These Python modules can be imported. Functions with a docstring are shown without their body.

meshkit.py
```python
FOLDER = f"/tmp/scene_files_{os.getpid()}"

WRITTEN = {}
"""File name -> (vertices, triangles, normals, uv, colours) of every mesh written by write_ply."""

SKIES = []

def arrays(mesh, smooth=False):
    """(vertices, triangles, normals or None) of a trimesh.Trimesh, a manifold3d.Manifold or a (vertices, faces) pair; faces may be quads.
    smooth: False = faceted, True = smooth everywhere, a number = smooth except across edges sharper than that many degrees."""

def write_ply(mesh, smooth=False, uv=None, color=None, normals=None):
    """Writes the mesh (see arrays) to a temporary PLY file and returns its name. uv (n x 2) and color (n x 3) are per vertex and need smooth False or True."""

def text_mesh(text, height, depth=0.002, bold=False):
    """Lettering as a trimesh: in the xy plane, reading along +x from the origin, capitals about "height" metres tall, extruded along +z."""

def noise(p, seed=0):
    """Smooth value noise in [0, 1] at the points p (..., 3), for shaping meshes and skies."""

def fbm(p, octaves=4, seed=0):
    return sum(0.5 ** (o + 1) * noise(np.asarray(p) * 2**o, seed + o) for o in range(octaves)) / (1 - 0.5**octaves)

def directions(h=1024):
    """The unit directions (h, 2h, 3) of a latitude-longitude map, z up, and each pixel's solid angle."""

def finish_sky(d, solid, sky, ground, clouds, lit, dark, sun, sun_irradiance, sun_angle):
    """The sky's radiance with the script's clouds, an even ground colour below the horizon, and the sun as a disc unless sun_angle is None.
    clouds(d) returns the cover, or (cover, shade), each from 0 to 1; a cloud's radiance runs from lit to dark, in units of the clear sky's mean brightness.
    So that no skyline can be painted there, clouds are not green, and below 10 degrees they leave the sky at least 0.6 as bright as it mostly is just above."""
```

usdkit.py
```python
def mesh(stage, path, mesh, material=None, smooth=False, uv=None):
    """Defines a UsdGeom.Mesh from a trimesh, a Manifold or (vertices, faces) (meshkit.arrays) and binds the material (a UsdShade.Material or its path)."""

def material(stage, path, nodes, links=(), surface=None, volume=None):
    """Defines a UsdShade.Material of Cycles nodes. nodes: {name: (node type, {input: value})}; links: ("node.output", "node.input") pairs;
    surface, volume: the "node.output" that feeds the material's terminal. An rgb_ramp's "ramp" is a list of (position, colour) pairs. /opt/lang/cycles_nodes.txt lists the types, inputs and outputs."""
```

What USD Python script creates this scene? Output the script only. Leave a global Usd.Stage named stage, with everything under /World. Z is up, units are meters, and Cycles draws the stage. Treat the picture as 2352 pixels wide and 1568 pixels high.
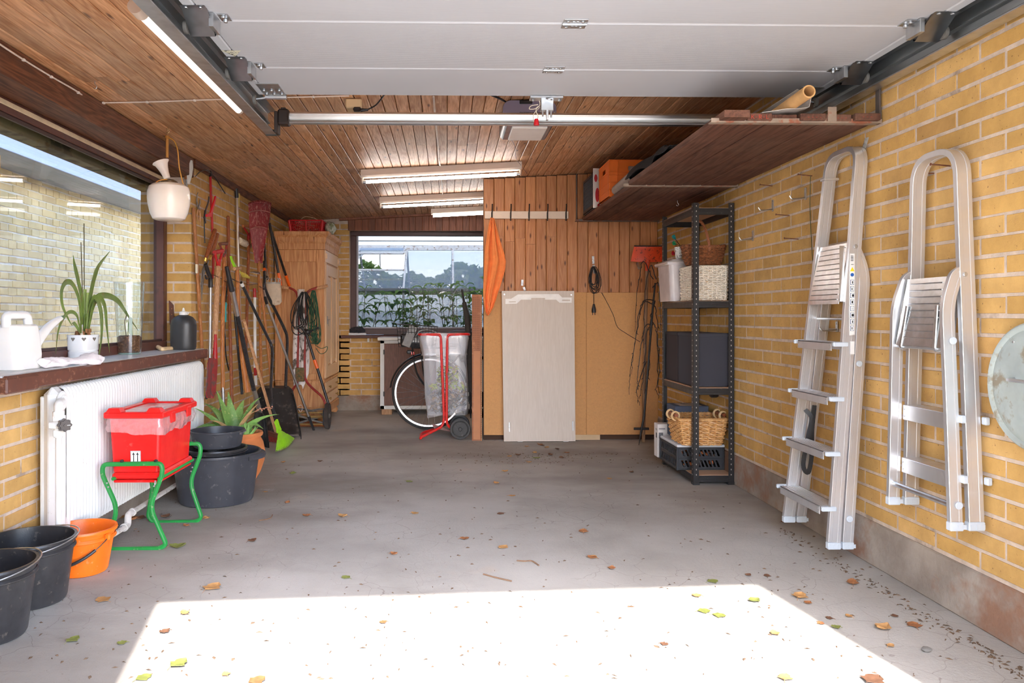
import math, random, numpy as np, trimesh, usdkit, meshkit
from pxr import Usd, UsdGeom, UsdLux, UsdShade, Gf, Sdf
from shapely.geometry import Polygon, Point, box as sbox
from shapely import affinity
import shapely
stage = Usd.Stage.CreateInMemory()
UsdGeom.SetStageUpAxis(stage, 'Z')
UsdGeom.SetStageMetersPerUnit(stage, 1.0)
stage.DefinePrim('/World', 'Xform')
stage.DefinePrim('/World/Looks', 'Scope')
# ---------------------------------------------------------------- camera, sky, sun, exposure
FPX, U0, V0, YAW, CAMZ = 1765.0, 1025.0, 725.0, math.radians(1.2), 1.064
EXPOSURE = 1.15
SKY_STRENGTH, SUN_STRENGTH = 0.40, 1.3
CX = U0 + FPX * math.tan(YAW)
cam = UsdGeom.Camera.Define(stage, '/World/camera')
cam.CreateHorizontalApertureAttr(24.0)
cam.CreateVerticalApertureAttr(16.0)
cam.CreateFocalLengthAttr(24.0 * FPX / 2352)
cam.CreateHorizontalApertureOffsetAttr((1176 - CX) / 2352 * 24)
cam.CreateVerticalApertureOffsetAttr((V0 - 784) / 2352 * 24)
cam.CreateClippingRangeAttr((0.05, 500.0))
cam.CreateFStopAttr(0.0)
cam.CreateExposureAttr(EXPOSURE)
_s, _c = math.sin(YAW), math.cos(YAW)
UsdGeom.Xformable(cam).AddTransformOp().Set(Gf.Matrix4d(_c, -_s, 0, 0, 0, 0, 1, 0, -_s, -_c, 0, 0, 0, 0, CAMZ, 1))
SUN_DIR = np.array([-0.18, 1.0, -1.23]); SUN_DIR /= np.linalg.norm(SUN_DIR)      # the way the sunlight travels
sky = UsdLux.DomeLight.Define(stage, '/World/sky')
sky.CreateIntensityAttr(1.0)
SKYM = usdkit.material(stage, '/World/Looks/sky_air', {     # a hazy physical sky, brighter on the sun's side
    's': ('sky_texture', {'sky_type': 'multiple_scattering', 'sun_disc': False, 'sun_elevation': math.asin(-SUN_DIR[2]), 'sun_rotation': math.pi - math.atan2(0.18, 1.0), 'aerosol_density': 2.5, 'air_density': 1.0}),
    'wb': ('mix', {'mix_type': 'multiply', 'fac': 1.0, 'color2': (1.25, 1.03, 0.93)}), 'bg': ('background_shader', {'strength': SKY_STRENGTH})},
    [('s.color', 'wb.color1'), ('wb.color', 'bg.color')], surface='bg.background')
UsdShade.MaterialBindingAPI.Apply(sky.GetPrim()).Bind(SKYM)
sun = UsdLux.DistantLight.Define(stage, '/World/sun')
sun.CreateIntensityAttr(SUN_STRENGTH)
sun.CreateAngleAttr(0.7)
sun.CreateNormalizeAttr(True)
sun.CreateColorAttr(Gf.Vec3f(1.0, 0.97, 0.94))
_b = -SUN_DIR; _r = np.cross([0, 0, 1.0], _b); _r /= np.linalg.norm(_r); _u = np.cross(_b, _r)
UsdGeom.Xformable(sun).AddTransformOp().Set(Gf.Matrix4d(*_r, 0, *_u, 0, *_b, 0, 0, 0, 20, 1))

# ---------------------------------------------------------------- measuring: where a sight line meets a plane of the place
def ray(u, v):
    x, y = (u - CX) / FPX, (V0 - v) / FPX
    return np.array([x * _c + _s, -x * _s + _c, y])
def atX(u, v, X): d = ray(u, v); return np.array([0, 0, CAMZ]) + d * X / d[0]
def atY(u, v, Y): d = ray(u, v); return np.array([0, 0, CAMZ]) + d * Y / d[1]
def atZ(u, v, z=0.0): d = ray(u, v); return np.array([0, 0, CAMZ]) + d * (z - CAMZ) / d[2]

# ---------------------------------------------------------------- shapes
def cat(*ms):
    ms = [m for m in ms if m is not None]
    flat = []
    for m in ms: flat.extend(m if isinstance(m, list) else [m])
    return trimesh.util.concatenate(flat) if len(flat) > 1 else flat[0]
def mk(v, f):
    f = np.asarray(f)
    if f.shape[1] == 4: f = np.vstack([f[:, [0, 1, 2]], f[:, [0, 2, 3]]])
    return trimesh.Trimesh(np.asarray(v, float), f, process=False)
_BF = None
def box(lo, hi, b=0.0):
    """A box from corner lo to corner hi, its edges chamfered by b."""
    global _BF
    lo, hi = np.minimum(lo, hi).astype(float), np.maximum(lo, hi).astype(float)
    if b <= 0:
        return trimesh.creation.box(bounds=[lo, hi])
    b = min(b, 0.45 * (hi - lo).min())
    if _BF is None:
        P = []
        for s in np.ndindex(2, 2, 2):
            for k in range(3):
                q = np.array(s, float) * 2 - 1
                q *= 0.9; q[k] = np.sign(q[k]); P.append(q)
        h = trimesh.convex.convex_hull(np.array(P)); _BF = (np.sign(h.vertices) , np.abs(h.vertices) > 0.95, h.faces)
    sg, full, F = _BF
    c, e = (lo + hi) / 2, (hi - lo) / 2
    return trimesh.Trimesh(c + sg * np.where(full, e, e - b), F, process=False)
def cbox(c, s, b=0.0): c, s = np.array(c, float), np.array(s, float) / 2; return box(c - s, c + s, b)
def frame(o, x, y=None, z=None):
    """A 4 x 4 that puts the origin at o and +x along x (y or z a hint)."""
    x = np.array(x, float); x /= np.linalg.norm(x)
    if y is not None: z = np.cross(x, y)
    elif z is None: z = np.array([0, 0, 1.0]) if abs(x[2]) < 0.9 else np.array([0, 1.0, 0])
    z = np.array(z, float); y = np.cross(z, x); y /= np.linalg.norm(y); z = np.cross(x, y)
    M = np.eye(4); M[:3, 0], M[:3, 1], M[:3, 2], M[:3, 3] = x, y, z, o
    return M
def mv(m, M=None, t=None):
    m = m.copy()
    if M is not None: m.apply_transform(M)
    if t is not None: m.apply_translation(t)
    return m
def rot(deg, ax=(0, 0, 1), at=(0, 0, 0)): return trimesh.transformations.rotation_matrix(math.radians(deg), ax, at)
def tube(pts, r, n=8, closed=False, caps=True, squash=None):
    p = np.asarray(pts, float); k = len(p); r = np.broadcast_to(np.asarray(r, float), (k,))
    d = np.roll(p, -1, 0) - p if closed else np.vstack([p[1:] - p[:-1], p[-1:] - p[-2:-1]])
    d = d / (np.linalg.norm(d, axis=1, keepdims=True) + 1e-12)
    t = d + (np.roll(d, 1, 0) if closed else np.vstack([d[:1], d[:-1]])); t /= np.linalg.norm(t, axis=1, keepdims=True) + 1e-12
    a = np.cross(t[0], [0, 0, 1.0]) if abs(t[0][2]) < 0.9 else np.cross(t[0], [1.0, 0, 0])
    A = []
    for i in range(k):
        a = a - t[i] * np.dot(a, t[i]); a = a / (np.linalg.norm(a) + 1e-12); A.append(a)
    A = np.array(A); B = np.cross(t, A); g = np.arange(n) * 2 * math.pi / n
    q = squash or 1.0
    v = p[:, None] + r[:, None, None] * (np.cos(g)[None, :, None] * A[:, None] + q * np.sin(g)[None, :, None] * B[:, None])
    v = v.reshape(-1, 3); F = []
    m = k if closed else k - 1
    i, j = np.meshgrid(np.arange(m), np.arange(n), indexing='ij'); i2 = (i + 1) % k; j2 = (j + 1) % n
    Q = np.stack([i * n + j, i * n + j2, i2 * n + j2, i2 * n + j], -1).reshape(-1, 4)
    F = np.vstack([Q[:, [0, 1, 2]], Q[:, [0, 2, 3]]])
    if caps and not closed:
        v = np.vstack([v, p[0], p[-1]]); c0, c1 = k * n, k * n + 1; jj = np.arange(n); j2 = (jj + 1) % n
        F = np.vstack([F, np.stack([np.full(n, c0), j2, jj], 1), np.stack([np.full(n, c1), (k - 1) * n + jj, (k - 1) * n + j2], 1)])
    return trimesh.Trimesh(v, F, process=False)
def rod(a, b, r, n=10): return tube([a, b], r, n)
def fil(pts, r, n=5, closed=False):
    """A polyline with its corners rounded."""
    p = [np.array(q, float) for q in pts]; out = []; k = len(p)
    for i in range(k):
        if not closed and i in (0, k - 1): out.append(p[i]); continue
        a, b, c = p[i - 1], p[i], p[(i + 1) % k]
        la, lc = np.linalg.norm(a - b), np.linalg.norm(c - b); q = min(r, 0.48 * la, 0.48 * lc)
        s, e = b + (a - b) / la * q, b + (c - b) / lc * q
        for t in np.linspace(0, 1, n): out.append((1 - t) ** 2 * s + 2 * t * (1 - t) * b + t * t * e)
    return np.array(out)
def spl(pts, n=8):
    """A smooth curve through the points."""
    p = np.asarray(pts, float); P = np.vstack([2 * p[0] - p[1], p, 2 * p[-1] - p[-2]]); out = []
    for i in range(1, len(P) - 2):
        for t in np.arange(n) / n:
            a, b, c, d = P[i - 1], P[i], P[i + 1], P[i + 2]
            out.append(0.5 * ((2 * b) + (-a + c) * t + (2 * a - 5 * b + 4 * c - d) * t * t + (-a + 3 * b - 3 * c + d) * t ** 3))
    return np.array(out + [p[-1]])
def lathe(prof, n=40, o=(0, 0, 0), ax=(0, 0, 1), sx=1.0, sy=1.0):
    """A profile of (radius, height) turned about the axis."""
    P = np.array(prof, float); k = len(P); g = np.arange(n) * 2 * math.pi / n
    v = np.stack([P[:, :1] * np.cos(g) * sx, P[:, :1] * np.sin(g) * sy, np.repeat(P[:, 1:], n, 1)], -1).reshape(-1, 3)
    i, j = np.meshgrid(np.arange(k - 1), np.arange(n), indexing='ij'); j2 = (j + 1) % n
    Q = np.stack([i * n + j, i * n + j2, (i + 1) * n + j2, (i + 1) * n + j], -1).reshape(-1, 4)
    m = mk(v, Q)
    ax = np.array(ax, float)
    if not np.allclose(ax, [0, 0, 1]):
        z = ax / np.linalg.norm(ax); x = np.cross([0, 1.0, 0] if abs(z[1]) < 0.9 else [1.0, 0, 0], z); x /= np.linalg.norm(x)
        M = np.eye(4); M[:3, 0], M[:3, 1], M[:3, 2] = x, np.cross(z, x), z; m.apply_transform(M)
    m.apply_translation(o); return m
def cup(r0, r1, h, t=0.004, lip=0.0, n=48, o=(0, 0, 0), rim=0.01, sx=1.0, sy=1.0, bow=0.0):
    """An open vessel: bottom radius, top radius, height, wall, lip."""
    ro = lambda z: r0 + (r1 - r0) * z / h + bow * math.sin(math.pi * z / h)
    zz = np.linspace(0.012, h - rim, 8)
    pr = [(0.001, 0), (r0 - 0.012, 0), (ro(0) - 0.003, 0.004)] + [(ro(z), z) for z in zz] + [(r1 + lip, h - rim), (r1 + lip + 0.002, h - rim / 2), (r1 + lip, h), (r1 - t, h)]
    pr += [(ro(z) - t, max(z, t)) for z in zz[::-1]] + [(0.001, t)]
    return lathe(pr, n, o, sx=sx, sy=sy)
def ext(poly, d, M=None):
    if isinstance(poly, (list, np.ndarray)): poly = Polygon(poly)
    ps = getattr(poly, 'geoms', [poly])
    m = trimesh.util.concatenate([trimesh.creation.extrude_polygon(p, d, engine='earcut') for p in ps])
    return mv(m, M) if M is not None else m
def grid(P, th=0.0):
    """A surface through a grid of points (n, m, 3), given a thickness."""
    P = np.asarray(P, float); a, b = P.shape[:2]
    i, j = np.meshgrid(np.arange(a - 1), np.arange(b - 1), indexing='ij')
    Q = np.stack([i * b + j, i * b + j + 1, (i + 1) * b + j + 1, (i + 1) * b + j], -1).reshape(-1, 4)
    if th <= 0: return mk(P.reshape(-1, 3), Q)
    du = np.gradient(P, axis=0); dv = np.gradient(P, axis=1); n = np.cross(du, dv); n /= np.linalg.norm(n, axis=2, keepdims=True) + 1e-12
    V = np.vstack([(P + n * th / 2).reshape(-1, 3), (P - n * th / 2).reshape(-1, 3)]); N = a * b
    e = [(x, x + 1) for x in range(b - 1)] + [(x * b + b - 1, (x + 1) * b + b - 1) for x in range(a - 1)] + [((a - 1) * b + x + 1, (a - 1) * b + x) for x in range(b - 1)] + [((x + 1) * b, x * b) for x in range(a - 1)]
    S = np.array([[q, p, p + N, q + N] for p, q in e])
    return mk(V, np.vstack([Q, Q[:, ::-1] + N, S]))
def strip(path, w, up, th=0.002, fold=0.0):
    """A leaf or strap along a path; w widths, up the side-ways hint, fold the depth of its middle crease."""
    p = np.asarray(path, float); w = np.broadcast_to(w, (len(p),)); t = np.gradient(p, axis=0); t /= np.linalg.norm(t, axis=1, keepdims=True) + 1e-12
    up = np.broadcast_to(np.array(up, float), p.shape); s = np.cross(t, up); s /= np.linalg.norm(s, axis=1, keepdims=True) + 1e-9; nn = np.cross(s, t)
    return grid(np.stack([p - s * w[:, None] / 2 + nn * fold * w[:, None], p, p + s * w[:, None] / 2 + nn * fold * w[:, None]], 1), th)
def disc(c, r, h, ax=(0, 0, 1), n=20, b=0.0):
    b = min(b, r * 0.4, h * 0.4)
    return lathe([(1e-4, 0), (r - b, 0), (r, b), (r, h - b), (r - b, h), (1e-4, h)], n, c, ax)
def ball(c, r, s=(1, 1, 1), sub=2):
    m = trimesh.creation.icosphere(sub, r); m.apply_scale(s); m.apply_translation(c); return m
def jit(m, amp, sc, seed=0):
    """Uneven surface: vertices pushed along their normals by noise."""
    m = m.copy(); v = m.vertices; n = m.vertex_normals
    m.vertices = v + n * ((meshkit.fbm(v * sc + 7.3, 3, seed) - 0.5) * 2 * amp)[:, None]; return m

# ---------------------------------------------------------------- things, parts, sub-parts
TAKEN, THINGS = {}, []
def _name(base, scope):
    d = TAKEN.setdefault(scope, {}); k = d.get(base, 0); d[base] = k + 1
    return base if k == 0 else f'{base}_{k:03d}'
class Node:
    def __init__(s, name, m=None, mat=None, sm=30, label=None, kind=None):
        s.name, s.m, s.mat, s.sm, s.label, s.kind, s.kids = name, m, mat, sm, label, kind, []
        s.category = s.group = None; s.uv = None
    def part(s, name, m, mat, sm=30, label=None, kind=None):
        if isinstance(m, list): m = cat(*m)
        k = Node(name, m, mat, sm, label, kind); s.kids.append(k); return k
def thing(name, label, category, group=None, kind=None, m=None, mat=None, sm=30):
    t = Node(name, cat(*m) if isinstance(m, list) else m, mat, sm, label, kind); t.category, t.group = category, group; THINGS.append(t); return t
def struct(name, m=None, mat=None, sm=False, label=None):
    t = Node(name, cat(*m) if isinstance(m, list) else m, mat, sm, label, 'structure'); THINGS.append(t); return t
def _bounds(n):
    b = [n.m.bounds] if n.m is not None else []
    for k in n.kids: b += _bounds(k)
    return b
def _write(n, path, base):
    p = f'{path}/{_name(n.name, path)}'
    if n.m is not None:
        m = n.m.copy(); m.apply_translation(-base)
        usdkit.mesh(stage, p, m, n.mat, n.sm)
    else:
        UsdGeom.Xform.Define(stage, p)
    prim = stage.GetPrimAtPath(p)
    for k in ('label', 'category', 'group', 'kind'):
        if getattr(n, k): prim.SetCustomDataByKey(k, getattr(n, k))
    for k in n.kids: _write(k, p, base)
    return prim
def finish():
    for t in THINGS:
        b = _bounds(t); lo, hi = np.min([x[0] for x in b], 0), np.max([x[1] for x in b], 0)
        base = np.array([(lo[0] + hi[0]) / 2, (lo[1] + hi[1]) / 2, lo[2]]) if t.kind != 'structure' else np.zeros(3)
        prim = _write(t, '/World', base)
        if t.kind != 'structure': UsdGeom.Xformable(prim).AddTranslateOp().Set(Gf.Vec3d(*map(float, base)))

# ---------------------------------------------------------------- materials
MATS = {}
def pm(name, col, rough=0.5, metal=0.0, var=0.12, sc=6.0, bump=0.0, bsc=60.0, stretch=(1, 1, 1), col2=None, spec=0.5, coat=0.0, trans=0.0, spots=None, rnd=0.0, detail=4.0, alpha=None, ior=1.5, sss=0.0, rvar=0.12):
    """Principled material: colour wanders between col * (1 - var) and col * (1 + var), or to col2; spots = (colour, scale, cover); rnd = how far whole pieces differ."""
    if name in MATS: return MATS[name]
    c = np.array(col, float); lo = c * (1 - var); hi = np.array(col2, float) if col2 is not None else np.minimum(c * (1 + var), 1)
    N = {'g': ('geometry', {}), 'mp': ('mapping', {'scale': stretch}), 'n': ('noise_texture', {'scale': sc, 'detail': detail, 'roughness': 0.6}),
         'r': ('rgb_ramp', {'ramp': [(0.3, lo), (0.7, hi)]}), 'mr': ('map_range', {'to_min': max(rough - rvar, 0.02), 'to_max': min(rough + rvar, 1.0)}),
         'p': ('principled_bsdf', {'metallic': metal, 'specular_ior_level': spec, 'coat_weight': coat, 'transmission_weight': trans, 'ior': ior})}
    if sss: N['p'][1].update(subsurface_weight=sss, subsurface_scale=0.02, subsurface_radius=(1, 0.8, 0.6))
    if alpha is not None: N['p'][1]['alpha'] = alpha
    L = [('g.position', 'mp.vector'), ('mp.vector', 'n.vector'), ('n.fac', 'r.fac'), ('n.fac', 'mr.value'), ('mr.result', 'p.roughness')]
    out = 'r.color'
    if spots:
        N['sn'] = ('noise_texture', {'scale': spots[1], 'detail': 5.0, 'roughness': 0.65}); N['sr'] = ('rgb_ramp', {'ramp': [(0.62 - spots[2] * 0.3, (0, 0, 0)), (0.72 - spots[2] * 0.3, (1, 1, 1))]})
        N['sm'] = ('mix', {'color2': spots[0]}); L += [('g.position', 'sn.vector'), ('sn.fac', 'sr.fac'), ('sr.color', 'sm.fac'), (out, 'sm.color1')]; out = 'sm.color'
    if rnd:
        N['o'] = ('object_info', {}); N['ad'] = ('math', {'math_type': 'add'}); N['w'] = ('white_noise_texture', {'dimensions': '1D'})
        N['hv'] = ('map_range', {'to_min': 1 - rnd, 'to_max': 1 + rnd}); N['hs'] = ('hsv', {})
        L += [('o.random', 'ad.value1'), ('g.random_per_island', 'ad.value2'), ('ad.value', 'w.w'), ('w.value', 'hv.value'), ('hv.result', 'hs.value'), (out, 'hs.color')]; out = 'hs.color'
        N['p'][1].setdefault('x', 0); N['p'][1].pop('x')
    L.append((out, 'p.base_color'))
    if bump:
        N['bn'] = ('noise_texture', {'scale': bsc, 'detail': 4.0}); N['b'] = ('bump', {'strength': 0.6, 'distance': bump})
        L += [('mp.vector', 'bn.vector'), ('bn.fac', 'b.height'), ('b.normal', 'p.normal')]
    MATS[name] = usdkit.material(stage, f'/World/Looks/{name}', N, L, surface='p.BSDF'); return MATS[name]
def wood(name, dark, light, ax=1, sc=1.0, rough=0.5, rnd=0.18, knots=None, nax=None, coat=0.0, hue=0.0, dirt=None, bump=0.0006, ring=9.0):
    """Board wood, its grain along axis ax (0 x, 1 y, 2 z), with knots, each board its own shift of tone and grain."""
    if name in MATS: return MATS[name]
    s = [1.0, 1.0, 1.0]; s[ax] = 0.07
    N = {'g': ('geometry', {}), 'o': ('object_info', {}), 'ad': ('math', {'math_type': 'add'}), 'w': ('white_noise_texture', {'dimensions': '1D'}), 'sh': ('vector_math', {}) if False else ('mapping', {}),
         'mp': ('mapping', {'scale': [x * 14 * sc for x in s]}), 'n': ('noise_texture', {'scale': 1.0, 'detail': 3.0, 'roughness': 0.5, 'distortion': 0.5, 'dimensions': '4D'}),
         'wv': ('math', {'math_type': 'multiply', 'value2': ring}), 'fr': ('math', {'math_type': 'pingpong', 'value2': 0.5}),
         'fm': ('mapping', {'scale': [x * 160 * sc for x in s]}), 'fn': ('noise_texture', {'scale': 1.0, 'detail': 3.0}), 'mixf': ('mix_float', {'fac': 0.45}),
         'r': ('rgb_ramp', {'ramp': [(0.22, dark), (0.62, light), (0.95, np.array(light) * 1.06)]}),
         'hv': ('map_range', {'to_min': 1 - rnd, 'to_max': 1 + rnd}), 'hs': ('hsv', {}), 'tw': ('math', {'math_type': 'multiply', 'value2': 37.0}),
         'b': ('bump', {'strength': 0.5, 'distance': bump}), 'mr': ('map_range', {'to_min': rough + 0.12, 'to_max': max(rough - 0.1, 0.03)}),
         'p': ('principled_bsdf', {'coat_weight': coat, 'coat_roughness': 0.15})}
    L = [('o.random', 'ad.value1'), ('g.random_per_island', 'ad.value2'), ('ad.value', 'w.w'), ('g.position', 'mp.vector'), ('mp.vector', 'n.vector'), ('w.value', 'tw.value1'), ('tw.value', 'n.w'),
         ('n.fac', 'wv.value1'), ('wv.value', 'fr.value1'), ('g.position', 'fm.vector'), ('fm.vector', 'fn.vector'), ('fr.value', 'mixf.a'), ('fn.fac', 'mixf.b'), ('mixf.result', 'r.fac'),
         ('w.value', 'hv.value'), ('hv.result', 'hs.value'), ('mixf.result', 'b.height'), ('mixf.result', 'mr.value'), ('mr.result', 'p.roughness'), ('b.normal', 'p.normal')]
    N.pop('sh')
    out = 'r.color'
    if knots:
        ks = [15.0, 15.0, 15.0]; ks[ax] = knots[1]
        N['km'] = ('mapping', {'scale': ks, 'rotation': (math.pi / 2 if nax == 1 else 0, 0, 0)}); N['kv'] = ('voronoi_texture', {'scale': 1.0, 'randomness': 1.0, 'dimensions': '2D'}); N['kr'] = ('rgb_ramp', {'ramp': [(0.0, (1, 1, 1)), (0.06, (0.8, 0.8, 0.8)), (0.13, (0, 0, 0))]}); N['ksp'] = ('separate_color', {}); N['kst'] = ('map_range', {'from_min': 0.62, 'from_max': 0.66, 'clamp': True}); N['kmm'] = ('math', {'math_type': 'multiply'}); N['kx'] = ('mix', {'color2': knots[0]})
        L += [('g.position', 'km.vector'), ('km.vector', 'kv.vector'), ('kv.distance', 'kr.fac'), ('kv.color', 'ksp.color'), ('ksp.r', 'kst.value'), ('kst.result', 'kmm.value1'), ('kr.color', 'kmm.value2'), ('kmm.value', 'kx.fac'), (out, 'kx.color1')]; out = 'kx.color'
    if dirt:
        N['dn'] = ('noise_texture', {'scale': dirt[1], 'detail': 6.0, 'roughness': 0.65}); N['dr'] = ('rgb_ramp', {'ramp': [(0.45, (0, 0, 0)), (0.75, (dirt[2],) * 3)]}); N['dx'] = ('mix', {'color2': dirt[0]})
        L += [('g.position', 'dn.vector'), ('dn.fac', 'dr.fac'), ('dr.color', 'dx.fac'), (out, 'dx.color1')]; out = 'dx.color'
    L += [(out, 'hs.color'), ('hs.color', 'p.base_color')]
    MATS[name] = usdkit.material(stage, f'/World/Looks/{name}', N, L, surface='p.BSDF'); return MATS[name]
def S(r, g, b): return tuple(((x / 255 + 0.055) / 1.055) ** 2.4 if x > 10 else x / 3294.6 for x in (r, g, b))
RNG = np.random.default_rng(11)
XR, XL, YP, YB, YF = 1.82, -1.72, 6.58, 8.67, 1.19       # right wall, left wall, partition, back wall, front wall
ceil_z = lambda x: 2.222 + 0.055 * x
# ---------------------------------------------------------------- setting: materials
def brick_mat(name, a, b, dirt, rough=0.85, rnd=0.085):
    if name in MATS: return MATS[name]
    N = {'g': ('geometry', {}), 'o': ('object_info', {}), 'ad': ('math', {'math_type': 'add'}), 'w': ('white_noise_texture', {'dimensions': '1D'}), 'ra': ('rgb_ramp', {'ramp': [(0, a), (0.8, b), (1, np.array(b) * (0.88, 0.82, 0.78))]}),
         'hv': ('map_range', {'to_min': 1 - rnd, 'to_max': 1 + rnd}), 'sp': ('separate_color', {}),
         'n': ('noise_texture', {'scale': 7.0, 'detail': 6.0, 'roughness': 0.65}), 'nr': ('rgb_ramp', {'ramp': [(0.3, (0.8, 0.78, 0.74)), (0.7, (1.12, 1.12, 1.12))]}), 'm1': ('mix', {'mix_type': 'multiply', 'fac': 1.0}),
         'd': ('noise_texture', {'scale': 1.7, 'detail': 8.0, 'roughness': 0.75}), 'dr': ('rgb_ramp', {'ramp': [(0.56, (0, 0, 0)), (0.72, (0.7, 0.7, 0.7))]}), 'm2': ('mix', {'color2': dirt}),
         'f': ('noise_texture', {'scale': 260.0, 'detail': 3.0}), 'bn': ('bump', {'strength': 0.45, 'distance': 0.0012}), 'sk': ('noise_texture', {'scale': 85.0, 'detail': 2.0}), 'skr': ('rgb_ramp', {'ramp': [(0.70, (0, 0, 0)), (0.74, (0.8, 0.8, 0.8))]}), 'm3': ('mix', {'color2': np.array(dirt) * 0.5}),
         'hs': ('hsv', {}), 'p': ('principled_bsdf', {'roughness': rough, 'specular_ior_level': 0.25})}
    L = [('o.random', 'ad.value1'), ('g.random_per_island', 'ad.value2'), ('ad.value', 'w.w'), ('w.color', 'sp.color'), ('sp.r', 'ra.fac'), ('sp.g', 'hv.value'), ('g.position', 'n.vector'), ('n.fac', 'nr.fac'), ('ra.color', 'm1.color1'), ('nr.color', 'm1.color2'),
         ('g.position', 'd.vector'), ('d.fac', 'dr.fac'), ('dr.color', 'm2.fac'), ('m1.color', 'm2.color1'), ('g.position', 'sk.vector'), ('sk.fac', 'skr.fac'), ('skr.color', 'm3.fac'), ('m2.color', 'm3.color1'), ('m3.color', 'hs.color'), ('hv.result', 'hs.value'), ('hs.color', 'p.base_color'), ('g.position', 'f.vector'), ('f.fac', 'bn.height'), ('bn.normal', 'p.normal')]
    MATS[name] = usdkit.material(stage, f'/World/Looks/{name}', N, L, surface='p.BSDF'); return MATS[name]
BRICK = brick_mat('yellow_brick', S(200, 158, 92), S(208, 168, 106), S(168, 128, 88))
BRICK_OUT = brick_mat('pale_brick', S(234, 208, 152), S(240, 220, 172), S(214, 188, 140))
MORTAR = pm('mortar', S(202, 184, 168), 0.95, var=0.16, sc=22, bump=0.003, bsc=120, spots=(S(160, 142, 126), 5.0, 0.1), spec=0.2)
MORTAR_OUT = pm('pale_mortar', S(240, 234, 222), 0.95, var=0.1, sc=30, bump=0.004, bsc=90, spec=0.2)
PLINTH = pm('plinth_concrete', S(150, 136, 124), 0.9, var=0.22, sc=5, bump=0.004, bsc=60, col2=S(172, 160, 148), spots=(S(146, 112, 92), 2.2, 0.35), spec=0.25)
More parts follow.
